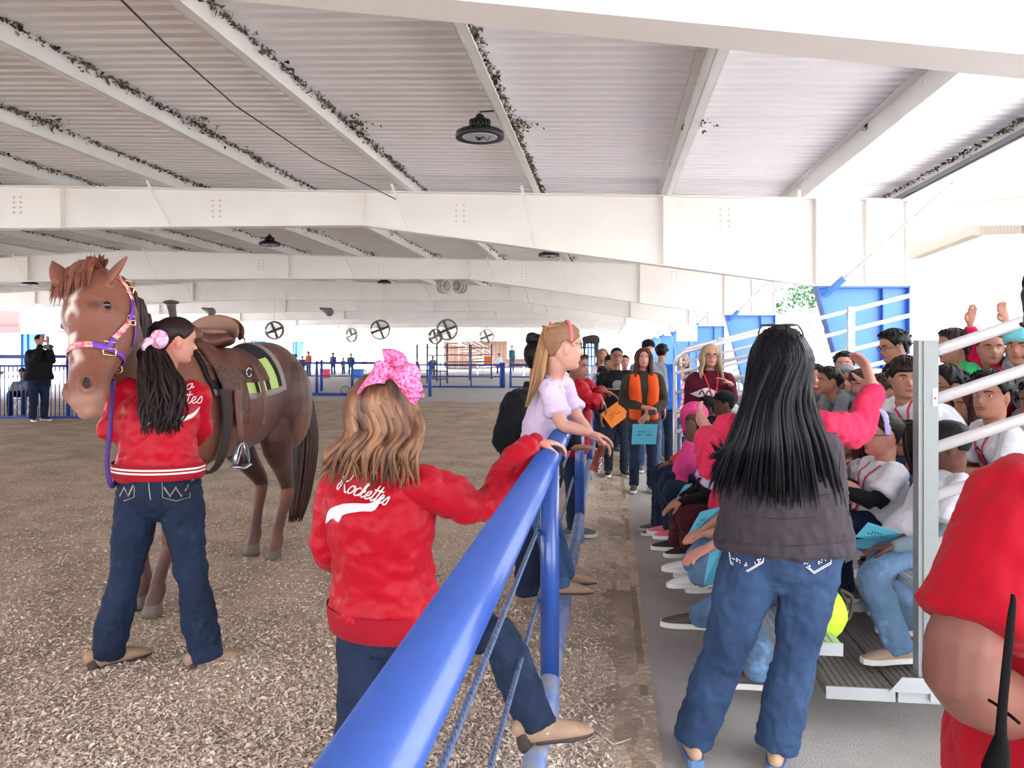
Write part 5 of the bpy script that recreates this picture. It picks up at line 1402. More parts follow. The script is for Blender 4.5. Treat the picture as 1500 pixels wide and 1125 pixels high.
b = MB(); c0 = trunk(.03 * hs, -.92, .05); th = np.linspace(0, 2 * pi, 13); tube(b, [c0 + hfwd * .028 * cos(a) + UP * .028 * sin(a) for a in th], .005, n=6); part('rigging_ring', b, mat('silver_beads', (214, 214, 220), .2, metal=.9), sd_)
# ================================================================== FOREGROUND PEOPLE
F_red = fabric('red_satin', (164, 7, 31), rough=.45, var=.06, vs=4, bump=.12, bs=26, bs2=.004)
F_rib = fabric('red_rib', (142, 15, 34), wave=(60, 0, (150, 20, 34), .6))
D_dark = denim('dark', (15, 25, 45), (24, 38, 64)); D_mid = denim('mid', (34, 56, 92), (58, 84, 122)); D_light = denim('light', (78, 106, 140), (110, 138, 168)); D_blk = denim('black', (24, 28, 40), (38, 44, 58))
M_tanboot = mat('tan_boot', (150, 122, 102), .8, var=.15, vs=14, bump=.3, bs=90); M_heel = mat('boot_sole_dark', (52, 40, 38), .7)
M_thread = mat('white_thread', (222, 214, 216), .6)
M_wh = mat('white_applique', (214, 206, 214), .6)
def tube_locks(b, roots, guide, n, r0, spread, seed, taper=.12, wavy=0, sub=4):
    """locks that start anywhere along roots and follow guide (list of (point, half-spread vector))"""
    rr = random.Random(seed)
    for i in range(n):
        u = rr.uniform(-1, 1); w_ = rr.uniform(-1, 1); ph = rr.uniform(0, 6.28); e = rr.uniform(.82, 1.0)
        P = [roots(u, w_, rr)]
        k = len(guide)
        for j, (p, sp, dp) in enumerate(guide):
            q = (j + 1) / k * e if j == k - 1 else 1
            pt = Vector(p) if j < k - 1 else Vector(guide[j - 1][0]).lerp(Vector(p), (e - .5) * 2)
            wv = Vector((sin(ph + j * 1.9), cos(ph + j * 1.3), 0)) * wavy
            P.append(pt + Vector(sp) * u + Vector(dp) * w_ + wv + Vector((rr.uniform(-1, 1), rr.uniform(-1, 1), 0)) * spread)
        lock(b, P, r0 * rr.uniform(.7, 1.2), sub=sub, taper=taper, side=CR)

def boot(P, an, tf, S, stud=False, kn=None):
    tf = nv(Vector(tf) - UP * Vector(tf).z); a = tf.cross(UP); g = an - UP * .055 * S
    b = MB()
    loft(b, [g - tf * .075 * S + UP * .055 * S, g - tf * .02 * S + UP * .04 * S, g + tf * .06 * S + UP * .032 * S, g + tf * .125 * S + UP * .026 * S, g + tf * .175 * S + UP * .017 * S, g + tf * .200 * S + UP * .012 * S], [(.028 * S, .036 * S), (.038 * S, .048 * S), (.040 * S, .040 * S), (.042 * S, .028 * S), (.030 * S, .019 * S), (.014 * S, .011 * S)], side=a, n=14)
    loft(b, [an.lerp(kn, .28), an + UP * .02 * S, g + UP * .03 * S - tf * .01], [.044 * S, .042 * S, .038 * S], side=a, n=14)
    o = part('boot', b, M_tanboot, P, remesh=.006, smooth=1); o['_o'] = P['_o']
    b = MB(); lo = [(-.02, .033), (.05, .036), (.12, .042), (.17, .030), (.202, .010)]
    n = len(lo); V = []
    for z in (-.002, .010): V += [g + tf * x * S + a * w_ * S + UP * z * S for x, w_ in lo] + [g + tf * x * S - a * w_ * S + UP * z * S for x, w_ in lo[::-1]]
    k = 2 * n; b.add(V, [tuple(range(k))[::-1], tuple(range(k, 2 * k))] + [(i, (i + 1) % k, k + (i + 1) % k, k + i) for i in range(k)])
    loft(b, [g - tf * .06 * S + UP * .035 * S, g - tf * .055 * S + UP * .0 * S - UP * .012], [(.033 * S, .030 * S), (.030 * S, .026 * S)], side=a, n=12, sub=1)
    part('sole', b, M_heel, o)
    if stud:
        b = MB()
        for q in np.linspace(-1.2, 1.2, 22):
            p = an + a * .043 * S * sin(q) * 1 + tf * .042 * S * cos(q) - UP * .005 * S; ell(b, p + UP * .01 * cos(q * 3), (.0035,) * 3, n=6, k=4)
        part('studs', b, mat('silver_beads', (214, 214, 220), .2, metal=.9), o)['kind'] = 'stuff'

def pocket_w(b, bv, cx, cy, w_, h_, wt=.004):
    """back pocket outline with a double stitched W"""
    stroke(b, bv, [(cx - w_ / 2, cy - h_ / 2), (cx - w_ / 2 + 1, cy + h_ * .34), (cx, cy + h_ * .5), (cx + w_ / 2 - 1, cy + h_ * .34), (cx + w_ / 2, cy - h_ / 2)], .0022, sub=1)
    for o in (0, 2.2):
        stroke(b, bv, [(cx - w_ * .42, cy - h_ * .12 + o), (cx - w_ * .22, cy + h_ * .25 + o), (cx - w_ * .02, cy - h_ * .12 + o), (cx + w_ * .18, cy + h_ * .25 + o), (cx + w_ * .42, cy - h_ * .22 + o)], .0028, sub=1)

# ---- script lettering strokes (unit cell x 0..1, y 0..1 downwards, baseline y=1)
GLY = {
 'R': ([[(.30, .10), (.22, .55), (.16, 1.0)], [(.05, .60), (.0, .35), (.18, .08), (.50, .0), (.72, .12), (.66, .40), (.40, .52), (.28, .50)], [(.34, .52), (.55, .78), (.80, 1.02), (.95, .95)], [(.05, .62), (-.05, .80), (.05, .98), (.20, .92)]], .92),
 'o': ([[(.50, .58), (.22, .62), (.08, .85), (.22, 1.0), (.45, .92), (.56, .72), (.46, .58), (.40, .66), (.70, .68)]], .60),
 'c': ([[(.50, .64), (.36, .56), (.12, .74), (.12, .95), (.32, 1.0), (.58, .86)]], .50),
 'k': ([[(.0, .95), (.30, .55), (.42, .12), (.32, .08), (.20, .45), (.08, 1.0)], [(.12, .80), (.34, .60), (.42, .68), (.20, .80), (.36, 1.0), (.58, .88)]], .54),
 'e': ([[(.02, .90), (.34, .76), (.40, .60), (.24, .58), (.10, .78), (.16, .98), (.36, .98), (.56, .84)]], .50),
 't': ([[(.30, .20), (.18, .70), (.16, .96), (.30, 1.0), (.44, .86)], [(.02, .46), (.50, .42)]], .36),
 's': ([[(.0, .90), (.30, .56), (.38, .74), (.34, .96), (.14, .99), (.06, .90)]], .46),
 'a': ([[(.48, .60), (.24, .58), (.08, .82), (.18, 1.0), (.36, .92), (.50, .60), (.44, .94), (.62, .92)]], .58),
 'S': ([[(.62, .12), (.40, .0), (.24, .18), (.44, .45), (.58, .72), (.36, 1.0), (.06, .86)]], .64)}
def script(b, bv, text, x0, y0, x1, y1, hgt, w_=.0035):
    tot = sum(GLY[c][1] for c in text); L_ = sqrt((x1 - x0) ** 2 + (y1 - y0) ** 2); ux, uy = (x1 - x0) / L_, (y1 - y0) / L_; k = L_ / tot; x = 0
    for c in text:
        for st in GLY[c][0]:
            pts = []
            for a, q in st:
                lx = (x + a) * k + (1 - q) * hgt * .22; ly = (q - 1) * hgt
                pts.append((x0 + ux * lx - uy * ly, y0 + uy * lx + ux * ly))
            stroke(b, bv, pts, w_, sub=4, lift=.004)
        x += GLY[c][1]

# ---------------------------------------------------------------- A: girl hugging the horse
fA = nv(CF * .95 + CR * .22); rA = fA.cross(UP)
JA = dict(S=1.04, f=fA, r=rA, hh=.222, hf=nv(CR * .80 + CF * .62 - UP * .12), fu=nv(UP + CR * .12), hc=C(258, 499, 3.86), nk=C(237, 556, 3.84), ch=C(231, 608, 3.78), wa=C(231, 655, 3.74), pv=C(232, 704, 3.72),
  sh0=C(181, 575, 3.86), el0=C(166, 632, 3.72), wr0=C(178, 602, 3.98), hd0=CF + CR * .3, pn0=CR,
  sh1=C(286, 578, 3.84), el1=C(286, 640, 3.92), wr1=C(262, 640, 4.10), hd1=CF - CR * .5, pn1=-CR,
  hp0=C(205, 718, 3.72), kn0=C(184, 846, 3.72), an0=C(156, 956, 3.74), hp1=C(262, 718, 3.72), kn1=C(282, 846, 3.74), an1=C(302, 960, 3.74), tf0=CR * .8 + CF * .7, tf1=CR * .8 + CF * .6)
A_, tpA, MA = person('person in red satin jacket with long dark wavy hair standing against the horse', JA, 'light', ('pulled', 'dark'), ('jacket', F_red, 1.0), D_dark, vox=.007, fat=1.13, lk=1.08, flare=1.18, legs=True, hem=-.085, cloth_d=[(.15, .05), (.05, .010)], boots=False, shoes=M_tanboot, shoe_sole=M_heel, wv=.008, bulk_=1.22)
for o in [x for x in bpy.data.objects if x.parent == A_ and x.name.startswith('shoe')]:
    for c in [y for y in bpy.data.objects if y.parent == o]: bpy.data.objects.remove(c)
    bpy.data.objects.remove(o)
for s in (0, 1): boot(A_, JA['an%d' % s], JA['tf%d' % s], 1.0, kn=JA['kn%d' % s])
# waistband with stripes
def band(P, pts, ab, side, mats, name='waistband', stripes=False):
    b = MB(); n = 44; k = len(pts) - 1; V = []; Mi = []
    for i, (p, (a, c)) in enumerate(zip(pts, ab)):
        s = nv(side); t = UP; bb = s.cross(t)
        for j in range(n):
            q = j / n * 2 * pi; V.append(Vector(p) + s * a * cos(q) * (1 + .012 * sin(q * 9)) + bb * c * sin(q))
    F = []; 
    for i in range(k):
        for j in range(n): F.append((i * n + j, i * n + (j + 1) % n, (i + 1) * n + (j + 1) % n, (i + 1) * n + j)); Mi.append(1 if stripes and i in stripes else 0)
    b.add(V, F, Mi); return part(name, b, mats, P)
z_ = [JA['pv'] + UP * (q + .045) for q in (.045, .030, .022, .014, .006, -.004, -.014, -.026)]
band(A_, z_, [(.225, .165)] * 7 + [(.215, .158)], rA, [F_rib, M_thread], stripes=(1, 3))
bvA = bvh_of(tpA); b = MB()
script(b, bvA, 'Santa'.replace('n', 'a').replace('S', 'S')[-1:], 272, 572, 284, 568, 15, .004)
script(b, bvA, 'Rockettes', 204, 596, 296, 590, 22, .0042)
stroke(b, bvA, [(211, 626), (222, 612), (236, 613), (250, 618), (266, 614), (282, 608), (292, 596)], [.026, .020, .022, .026, .024, .018, .006], lift=.004)
part('lettering', b, M_thread, A_)
jn = [x for x in bpy.data.objects if x.parent == A_ and x.name.startswith('jeans')][0]; bvj = bvh_of(jn); b = MB()
M_st = mat('stitch_tan', (170, 160, 140), .7)
for px, w_, h_ in ((183, 30, 32), (258, 42, 34)):
    b = MB(); pocket_w(b, bvj, px, 717, w_, h_); part('pocket_stitching', b, M_st, A_)
b = MB(); stroke(b, bvj, [(218, 702), (219, 718), (221, 732)], .003); part('seam_stitching', b, M_st, A_)
b = MB(); MAv = MA
kA = C(222, 505, 3.80)
def rootsA(u, w_, rr): return kA + CR * .02 * u + UP * .02 * w_
tube_locks(b, rootsA, [(C(222, 520, 3.72), CR * .032, CF * .03), (C(235, 560, 3.66), CR * .070, CF * .03), (C(237, 600, 3.63), CR * .080, CF * .03), (C(238, 638, 3.62), CR * .062, CF * .03)], 230, .012, .016, 3, wavy=.020, sub=6)
def rootsA2(u, w_, rr): return JA['hc'] + Vector(MA @ np.array([rr.uniform(-.6, .6), rr.uniform(-.5, .6), .75])) * .111
tube_locks(b, rootsA2, [(JA['hc'] + Vector(MA @ np.array([-.2, -.7, .45])) * .125, CR * .02, UP * .02), (kA, CR * .012, UP * .012)], 60, .011, .006, 8)
part('hair', b, hairm('dark', .4), A_)
# scrunchie with trailing ribbon
sc1 = thing('scrunchie', kA, 'pink and white bow tied in the dark wavy hair', 'hair bow'); b = MB()
M_scr = mat('pink_white_print', (226, 84, 146), .7, c2=(240, 212, 226), vs=60, bump=.5, bs=90)
for i in range(13):
    a = i / 13 * 2 * pi; p = C(233, 497, 3.74) + CR * .028 * cos(a) + UP * .028 * sin(a); ell(b, p, (.020, .014, .020), n=8, k=6)
ell(b, C(236, 500, 3.73), (.03, .02, .03)); part('ruffle', b, M_scr, sc1, remesh=.005)
b = MB(); loft(b, [C(226, 500, 3.73), C(216, 500, 3.71), C(209, 508, 3.71), C(214, 520, 3.72)], [(.016, .003), (.02, .003), (.013, .003), (.006, .003)], side=CF * .3 + UP, n=8, sub=4); loft(b, [C(224, 499, 3.72), C(212, 506, 3.70), C(210, 513, 3.70)], [(.012, .003)] * 3, side=UP, n=8, sub=4)
part('ribbon', b, mat('pale_pink_ribbon', (214, 178, 204), .6), sc1)

# ---------------------------------------------------------------- B: girl with the bow, hand on the rail
fB = nv(CF * .90 + CR * .38); rB = fB.cross(UP)
JB = dict(S=.97, f=fB, r=rB, hh=.232, hf=nv(CF * .85 + CR * .50 - UP * .05), fu=UP, hc=C(562, 598, 2.70), nk=C(560, 672, 2.74), ch=C(556, 758, 2.76), wa=C(560, 832, 2.78), pv=C(565, 898, 2.80),
  sh0=C(503, 712, 2.86), el0=C(480, 792, 2.86), wr0=C(515, 840, 3.02), hd0=CF + CR, pn0=CR,
  sh1=C(628, 712, 2.68), el1=C(704, 742, 2.80), wr1=C(781, 650, 3.10), hd1=CR * .88 + CF * .26 + UP * .02, pn1=-UP, cu1=.80, sp1=.06,
  hp0=C(535, 912, 2.80), kn0=C(524, 1040, 2.74), an0=C(500, 1195, 2.78), hp1=C(606, 908, 2.92), kn1=C(728, 932, 2.74), an1=C(790, 1062, 2.62), tf0=CF + CR * .3, tf1=CR * 1.0 + CF * .25)
B_, tpB, MB_ = person('person in red satin jacket with a pink bow gripping the blue rail', JB, 'fair', ('pulled', 'lightbrown'), ('jacket', F_red, 1.0), D_dark, vox=.0055, fat=1.16, lk=1.18, flare=1.05, legs=True, hem=-.01, cloth_d=[(.15, .055), (.055, .014)], face=False, wv=.007, bulk_=1.27)
def swap_boots(P, J, S, studs=(False, False)):
    for o in [x for x in bpy.data.objects if x.parent == P and x.name.startswith('shoe')]:
        for c in [y for y in bpy.data.objects if y.parent == o]: bpy.data.objects.remove(c)
        bpy.data.objects.remove(o)
    for s in (0, 1): boot(P, J['an%d' % s], J['tf%d' % s], S, studs[s], kn=J['kn%d' % s])
swap_boots(B_, JB, .92, (False, True))
z_ = [JB['pv'] + UP * q for q in (.035, .01, -.02, -.05, -.062)]
band(B_, z_, [(.224, .170), (.226, .168), (.222, .165), (.216, .160), (.20, .15)], rB, [F_rib])
b = MB(); p0, p1 = JB['el1'].lerp(JB['wr1'], .86), JB['el1'].lerp(JB['wr1'], 1.04); loft(b, [p0, p0.lerp(p1, .5), p1], [(.045, .042), (.040, .037), (.037, .034)], side=JB['f'], n=18, sub=3); part('cuff', b, F_rib, B_)
bvB = bvh_of(tpB); b = MB()
script(b, bvB, 'Rockettes', 494, 717, 566, 741, 31, .0046)
part('lettering', b, M_thread, B_)
b = MB(); patch(b, bvB, [(478, 766), (483, 748), (498, 740), (520, 738), (542, 738), (558, 728), (566, 718)], [(480, 766), (488, 760), (496, 763), (504, 755), (526, 750), (550, 747), (563, 722)], lift=.004)
stroke(b, bvB, [(479, 766), (487, 757), (497, 764), (503, 753)], .006, lift=.004)
part('swoosh_patch', b, M_wh, B_)
b = MB()
def rootsB(u, w_, rr): return Vector(MB_ @ headp(np.array([rr.uniform(1.2, 2 * pi - 1.2)]), np.array([rr.uniform(.2, .97)]), np.array([.10]))[0] * .116) + JB['hc']
def lockB(n, seed):
    rr = random.Random(seed)
    for i in range(n):
        t = rr.uniform(1.15, 2 * pi - 1.2); z = rr.uniform(.55, .98)
        p0 = hpt(MB_, JB['hc'], .116, t, z, .10); p1 = hpt(MB_, JB['hc'], .116, t, .15, .17 + rr.random() * .06)
        u = (p1 - JB['hc']).dot(CR) / .10
        dep = 2.58 + rr.uniform(-.02, .05)
        p2 = C(566 + u * 50, 632, dep + .02); p3 = C(560 + u * 56 + rr.uniform(-10, 10) - 12, 665, dep - .02)
        p4 = C(560 + u * 60 + rr.uniform(-14, 14) - 18, rr.uniform(672, 712) + (8 if u > 0 else 0), dep)
        if u < -.5 and rr.random() < .5: p3 = C(512 + rr.uniform(-14, 14), 655 + rr.uniform(-10, 14), dep + .05); p4 = C(492 + rr.uniform(-8, 16), rr.uniform(660, 700), dep + .06)
        lock(b, [p0, p1, p2, p3, p4], .017 * rr.uniform(.6, 1.1), sub=5, taper=.08, side=CR)
lockB(300, 5)
part('hair', b, mat('hair_highlighted', (84, 54, 40), .5, c2=(140, 98, 70), vs=26, island=.38, spec=.5, bump=.5, bs=240, stretch=(1, 1, .10)), B_)
# bow
bw = thing('hair_bow', C(567, 548, 2.6), 'big hot pink and white patterned bow on top of the head', 'hair bow')
M_bow = mat('hot_pink_print', (196, 14, 96), .6, c2=(236, 150, 200), vs=95, bump=.3, bs=60)
def loop(pts, ws):
    b = MB(); loft(b, pts, [(w_, .006) for w_ in ws], side=CF * .5 + UP * .0 + CR * .0, n=10, sub=5); return b
kB = C(573, 545, 2.60)
for nm, pts, ws in (('loop', [kB, C(556, 546, 2.57), C(536, 560, 2.58), C(524, 582, 2.62)], [.02, .045, .040, .012]),
                    ('loop', [kB, C(592, 546, 2.56), C(606, 556, 2.58), C(608, 574, 2.62)], [.02, .042, .040, .02]),
                    ('loop', [kB, C(562, 534, 2.60), C(572, 525, 2.62), C(584, 536, 2.60), kB], [.015, .035, .04, .035, .015]),
                    ('tail', [kB, C(600, 562, 2.56), C(606, 578, 2.58), C(620, 580, 2.60)], [.02, .035, .030, .006]),
                    ('tail', [C(598, 560, 2.58), C(603, 574, 2.57), C(606, 590, 2.60)], [.03, .03, .012])):
    b = MB(); loft(b, pts, [(w_, .007) for w_ in ws], side=UP * .8 + CR * .5 + CF * .5 if nm == 'loop' else CR, n=10, sub=5); part(nm, b, M_bow, bw)
b = MB(); ell(b, kB, (.022, .02, .02)); part('knot', b, M_bow, bw)
b = MB(); th = np.linspace(-1.25, 1.25, 13); loft(b, [JB['hc'] + Vector(MB_ @ np.array([sin(a) * .80, -.12, cos(a) * 1.10])) * .116 for a in th], [(.020, .006)] * 13, side=MB_[:, 1], n=8); part('headband', b, M_bow, bw)

# ---------------------------------------------------------------- C: little girl in lavender over the rail
fC = nv(CR * .95 + CF * .1)
JC = dict(S=.86, f=fC, r=fC.cross(UP), hh=.232, hf=nv(CR * .95 + CF * .22 - UP * .05), fu=nv(UP - CR * .05), hc=C(825, 508, 3.92), nk=C(813, 549, 3.95), ch=C(799, 612, 3.98), wa=C(789, 650, 4.03), pv=C(783, 688, 4.07),
  sh1=C(804, 568, 3.84), el1=C(824, 622, 3.74), wr1=C(862, 634, 3.70), hd1=CR * .95 - UP * .25 + CF * .2, pn1=-UP - CR * .2, cu1=.55,
  sh0=C(826, 564, 4.08), el0=C(846, 612, 4.06), wr0=C(868, 640, 3.98), hd0=CR * .8 - UP * .4, pn0=-UP, cu0=.7,
  hp0=C(786, 696, 4.14), kn0=C(806, 770, 4.18), an0=C(829, 842, 4.22), hp1=C(780, 698, 4.02), kn1=C(800, 775, 4.06), an1=C(822, 856, 4.07), tf0=CR, tf1=CR)
C_, tpC, MC = person('person, small girl in pale lavender t-shirt with a blonde ponytail leaning over the rail', JC, 'fair', ('pulled', 'lightbrown'), ('tee', fabric('lavender', (206, 188, 216), var=.04), .50), D_mid, vox=.0055, fat=1.10, lk=1.1, hem=.10, fold=1.9, wv=.007, bulk_=1.04)
swap_boots(C_, JC, .82)
def rootsC(u, w_, rr): return JC['hc'] + Vector(MC @ headp(np.array([rr.uniform(.6, 2 * pi - .6)]), np.array([rr.uniform(.0, .98)]), np.array([.075]))[0] * .116)
kC = C(805, 480, 3.93)
b = MB(); tube_locks(b, rootsC, [(JC['hc'] + Vector(MC @ np.array([0, -.85, .55])) * .116, UP * .03, CF * .04), (kC, UP * .006, CF * .008)], 160, .007, .002, 4, sub=3)
tube_locks(b, lambda u, w_, rr: kC, [(C(800, 486, 3.92), CR * .012, CF * .02), (C(794, 520, 3.90), CR * .026, CF * .03), (C(785, 560, 3.88), CR * .022, CF * .03), (C(771, 597, 3.86), CR * .008, CF * .01)], 90, .009, .004, 6, taper=.1)
part('hair', b, mat('hair_blonde_pony', (160, 122, 84), .5, c2=(128, 92, 62), vs=20, island=.25, spec=.3, bump=.5, bs=240, stretch=(1, 1, .1)), C_)
b = MB(); th = np.linspace(0, 2 * pi, 15); tube(b, [C(806, 479, 3.93) + CF * .016 * cos(a) + UP * .020 * sin(a) for a in th], .007, n=8); part('hair_tie', b, mat('coral_pink', (232, 96, 118), .6), C_)
b = MB(); th = np.linspace(-1.35, 1.35, 17); loft(b, [JC['hc'] + Vector(MC @ np.array([sin(a) * .80, .12 - .0 * cos(a), cos(a) * 1.15 + .0])) * .116 for a in th], [(.0085, .004)] * 17, side=MC[:, 1], n=8); part('headband', b, mat('coral_pink', (232, 96, 118), .6), C_)
# reins / halter strap with chain hanging over the rail near her hands
rn = thing('leather_strap', C(868, 660, 4.0), 'brown leather strap with chain hanging beside the little girl hands', 'strap')
b = MB(); loft(b, [C(883, 652, 3.8), C(876, 664, 3.85), C(870, 680, 3.9), C(866, 688, 3.9)], [(.014, .004)] * 4, side=CR, n=8, sub=3); loft(b, [C(884, 654, 3.8), C(880, 672, 3.85), C(874, 690, 3.9)], [(.012, .004)] * 3, side=CR, n=8, sub=3); part('strap', b, mat('strap_brown', (128, 66, 50), .6), rn)
b = MB()
for i in range(9):
    p = C(882 - i * .6, 656 + i * 4.4, 3.84); th = np.linspace(0, 2 * pi, 9); sdv = CR if i % 2 else CF; tube(b, [p + sdv * .006 * cos(a) + UP * .010 * sin(a) for a in th], .0025, n=5)
part('chain', b, mat('silver_beads', (214, 214, 220), .2, metal=.9), rn)

# ---------------------------------------------------------------- E: woman in black jacket behind
fE = nv(CF * .45 + CR * .8)
JE = dict(S=1.05, f=fE, r=fE.cross(UP), hh=.245, hf=nv(CF * .45 + CR * .85), fu=UP, hc=C(795, 527, 4.72), nk=C(789, 566, 4.74), ch=C(780, 625, 4.76), wa=C(778, 655, 4.78), pv=C(776, 690, 4.80),
  sh1=C(756, 588, 4.60), el1=C(739, 645, 4.56), wr1=C(762, 664, 4.78), hd1=CR, pn1=-UP, sh0=C(812, 598, 4.92), el0=C(830, 630, 4.95), wr0=C(842, 655, 4.9), hd0=CR, pn0=-UP,
  hp0=C(790, 696, 4.86), kn0=C(793, 780, 4.86), an0=C(796, 858, 4.84), hp1=C(774, 698, 4.74), kn1=C(774, 785, 4.74), an1=C(772, 868, 4.72), tf0=CR * .6 + CF * .5, tf1=CR * .8 + CF * .3)
person('person in black jacket with hair in a high bun standing inside the arena', JE, 'olive', ('bun', 'black', (-.35, .98)), ('jacket', fabric('black_jacket', (22, 23, 28)), 1.0), D_dark, vox=.008, fat=1.12, lk=1.15, flare=1.1, shoes=M_tanboot, fold=1.4)
# ---------------------------------------------------------------- F: red jacket arms over the rail farther on
fF = nv(CR * .9 - CF * .3)
JF = dict(S=.98, f=fF, r=fF.cross(UP), hh=.225, hf=nv(CR * .8 - CF * .5), fu=UP, hc=C(846, 538, 6.5), nk=C(846, 562, 6.5), ch=C(843, 588, 6.52), wa=C(840, 620, 6.55), pv=C(838, 650, 6.6),
  sh0=C(858, 566, 6.62), el0=C(866, 583, 6.55), wr0=C(884, 572, 6.45), hd0=CR * .9 - UP * .35, pn0=-UP, sh1=C(848, 568, 6.34), el1=C(864, 592, 6.28), wr1=C(879, 582, 6.30), hd1=CR * .5 - UP * .9, pn1=-CR,
  hp0=C(838, 652, 6.65), kn0=C(840, 715, 6.65), an0=C(842, 772, 6.62), hp1=C(836, 654, 6.55), kn1=C(838, 716, 6.55), an1=C(840, 774, 6.52), tf0=CR, tf1=CR)
person('person in red satin jacket farther along resting both arms on the rail', JF, 'tan', ('short', 'dark'), ('jacket', F_red, .95), D_dark, vox=.011, face=True, fold=1.6)

# ---------------------------------------------------------------- D: woman in grey vest seen from behind
fD = nv(CF * .98 + CR * .12); rD = fD.cross(UP)
JD = dict(S=1.03, f=fD, r=rD, hh=.25, hf=nv(CF * .95 + CR * .25), fu=UP, hc=C(1143, 528, 3.02), nk=C(1142, 602, 3.02), ch=C(1144, 670, 3.02), wa=C(1147, 738, 3.02), pv=C(1148, 792, 3.03),
  sh0=C(1072, 628, 3.04), el0=C(1040, 684, 3.00), wr0=C(1036, 628, 3.20), hd0=CF + UP * .6 - CR * .2, pn0=CR, sh1=C(1208, 626, 3.02), el1=C(1258, 628, 3.10), wr1=C(1279, 566, 3.16), hd1=UP * .8 - CR * .10 + CF * .45, pn1=-CR * .9 - UP * .3, cu1=.45, sp1=.03,
  hp0=C(1104, 812, 3.03), kn0=C(1062, 955, 3.03), an0=C(1014, 1080, 3.06), hp1=C(1190, 812, 3.03), kn1=C(1166, 955, 3.02), an1=C(1137, 1090, 3.02), tf0=CF + CR * .05, tf1=CF * .9 + CR * .35)
F_pink = fabric('coral_fleece', (196, 44, 80), var=.08)
D_fade = mat('fabric_denim_faded', (20, 34, 58), .85, c2=(46, 66, 96), vs=3.4, spec=.2, bump=.5, bs=420, bs2=.0012, wave=(160, 2, (80, 110, 160), .25)); D_fade.name = 'faded_denim'
D_, tpD, MD = person('person in dark grey vest and pink sleeves with very long black hair, seen from behind', JD, 'light', ('pulled', 'black'), ('hoodie', F_pink, 1.0), D_fade, vox=.0065, fat=1.30, lk=1.30, flare=1.06, face=False, hem=.0, fold=2.0, shoes=mat('sandal_tan', (170, 140, 112), .7), shoe_sole=mat('sandal_blue', (84, 116, 160), .6), wv=.008, bulk_=1.05)
M_vest = fabric('grey_vest', (62, 55, 62), var=.12, vs=9)
b = MB(); S = 1.03
upD = (JD['nk'] - JD['pv']).normalized()
VR = [(.258, .185), (.262, .19), (.250, .180), (.238, .172), (.232, .165), (.222, .150), (.190, .125), (.118, .090), (.085, .075)]
VP = [JD['pv'] - UP * .026, JD['pv'] - UP * .005, JD['pv'] + UP * .04, JD['wa'], JD['ch'] - UP * .04, JD['ch'] + UP * .05, JD['nk'] - UP * .085, JD['nk'] - UP * .03, JD['nk'] + UP * .015]
loft(b, VP, VR, side=rD, n=30, sub=4, e=.92, dk=.12)
vs = part('vest', b, M_vest, D_, remesh=.0075, smooth=2, disp=[(.12, .035), (.03, .006)])
bvD = bvh_of(vs); b = MB()
for y_, x0_, x1_ in ((662, 1150, 1236), (700, 1062, 1232), (724, 1130, 1228), (756, 1058, 1246), (796, 1060, 1244)):
    stroke(b, bvD, [(x0_, y_ - 2), ((x0_ + x1_) / 2, y_ + 4), (x1_, y_ - 3)], .0028, lift=.001)
stroke(b, bvD, [(1232, 640), (1230, 700), (1244, 756)], .003, lift=.001)
part('quilting_seam', b, mat('seam_dark', (34, 30, 36), .9), D_)
jn = [x for x in bpy.data.objects if x.parent == D_ and 'denim' in (x.active_material.name if x.active_material else '')][0]; bvj = bvh_of(jn); b = MB()
for ox, m_ in ((1068, 1), (1192, -1)):
    L_ = [(0, -14), (3, 10), (27, 22), (50, 8), (52, -10)] if m_ > 0 else [(-22, 6), (0, 24), (24, 10), (26, -12)]
    b = MB()
    for o in (0, 2.5): stroke(b, bvj, [(ox + x, 813 + y + o) for x, y in L_], .003, sub=1)
    part('pocket_stitching', b, M_thread, D_)
b = MB(); rr = random.Random(2)
for x0_, y0_, x1_, y1_ in ((1070, 815, 1092, 828), (1104, 826, 1120, 812), (1174, 818, 1188, 830), (1198, 828, 1216, 808)):
    for k in range(16):
        q = rr.random(); h = ray_hit(bvj, x0_ + (x1_ - x0_) * q + rr.uniform(-2, 2), y0_ + (y1_ - y0_) * q + rr.uniform(-3, 3))
        if h: ell(b, h[0] - h[2] * .003, (.0035,) * 3, n=6, k=4)
part('rhinestones', b, mat('silver_beads', (214, 214, 220), .2, metal=.9), D_)['kind'] = 'stuff'
b = MB(); rr = random.Random(11)
for i in range(560):
    t = rr.uniform(.75, 2 * pi - .75); z = rr.uniform(.35, .99)
    p0 = hpt(MD, JD['hc'], .125, t, z, .07); p1 = hpt(MD, JD['hc'], .125, t, .1, .13 + rr.random() * .10)
    u = max(-1.15, min(1.15, (p1 - JD['hc']).dot(CR) / .10)); bk = (p1 - JD['hc']).dot(CF)
    dn = 2.83 + .05 * abs(u) + rr.uniform(-.015, .03) + (.10 if bk > .05 else 0)
    sp = rr.uniform(-8, 8)
    p2 = C(1140 + u * 44 + sp * .4, 588, dn); p3 = C(1140 + u * 62 + sp, 650, dn - .03)
    e = 700 + rr.uniform(0, 1) ** .6 * 48 - 50 * max(0, abs(u) - .95)
    gap = 0
    if u < -.55: u2 = u * 1.06; e = rr.uniform(640, 735)
    else: u2 = u
    p4 = C(1140 + u2 * 72 + sp * 1.6, (650 + e) / 2 + 10, dn - .01); p5 = C(1140 + u2 * 78 + sp * 1.8, e, dn + .0)
    lock(b, [p0, p1, p2, p3, p4, p5], .013 * rr.uniform(.5, 1.1), sub=4, taper=.06, side=CR)
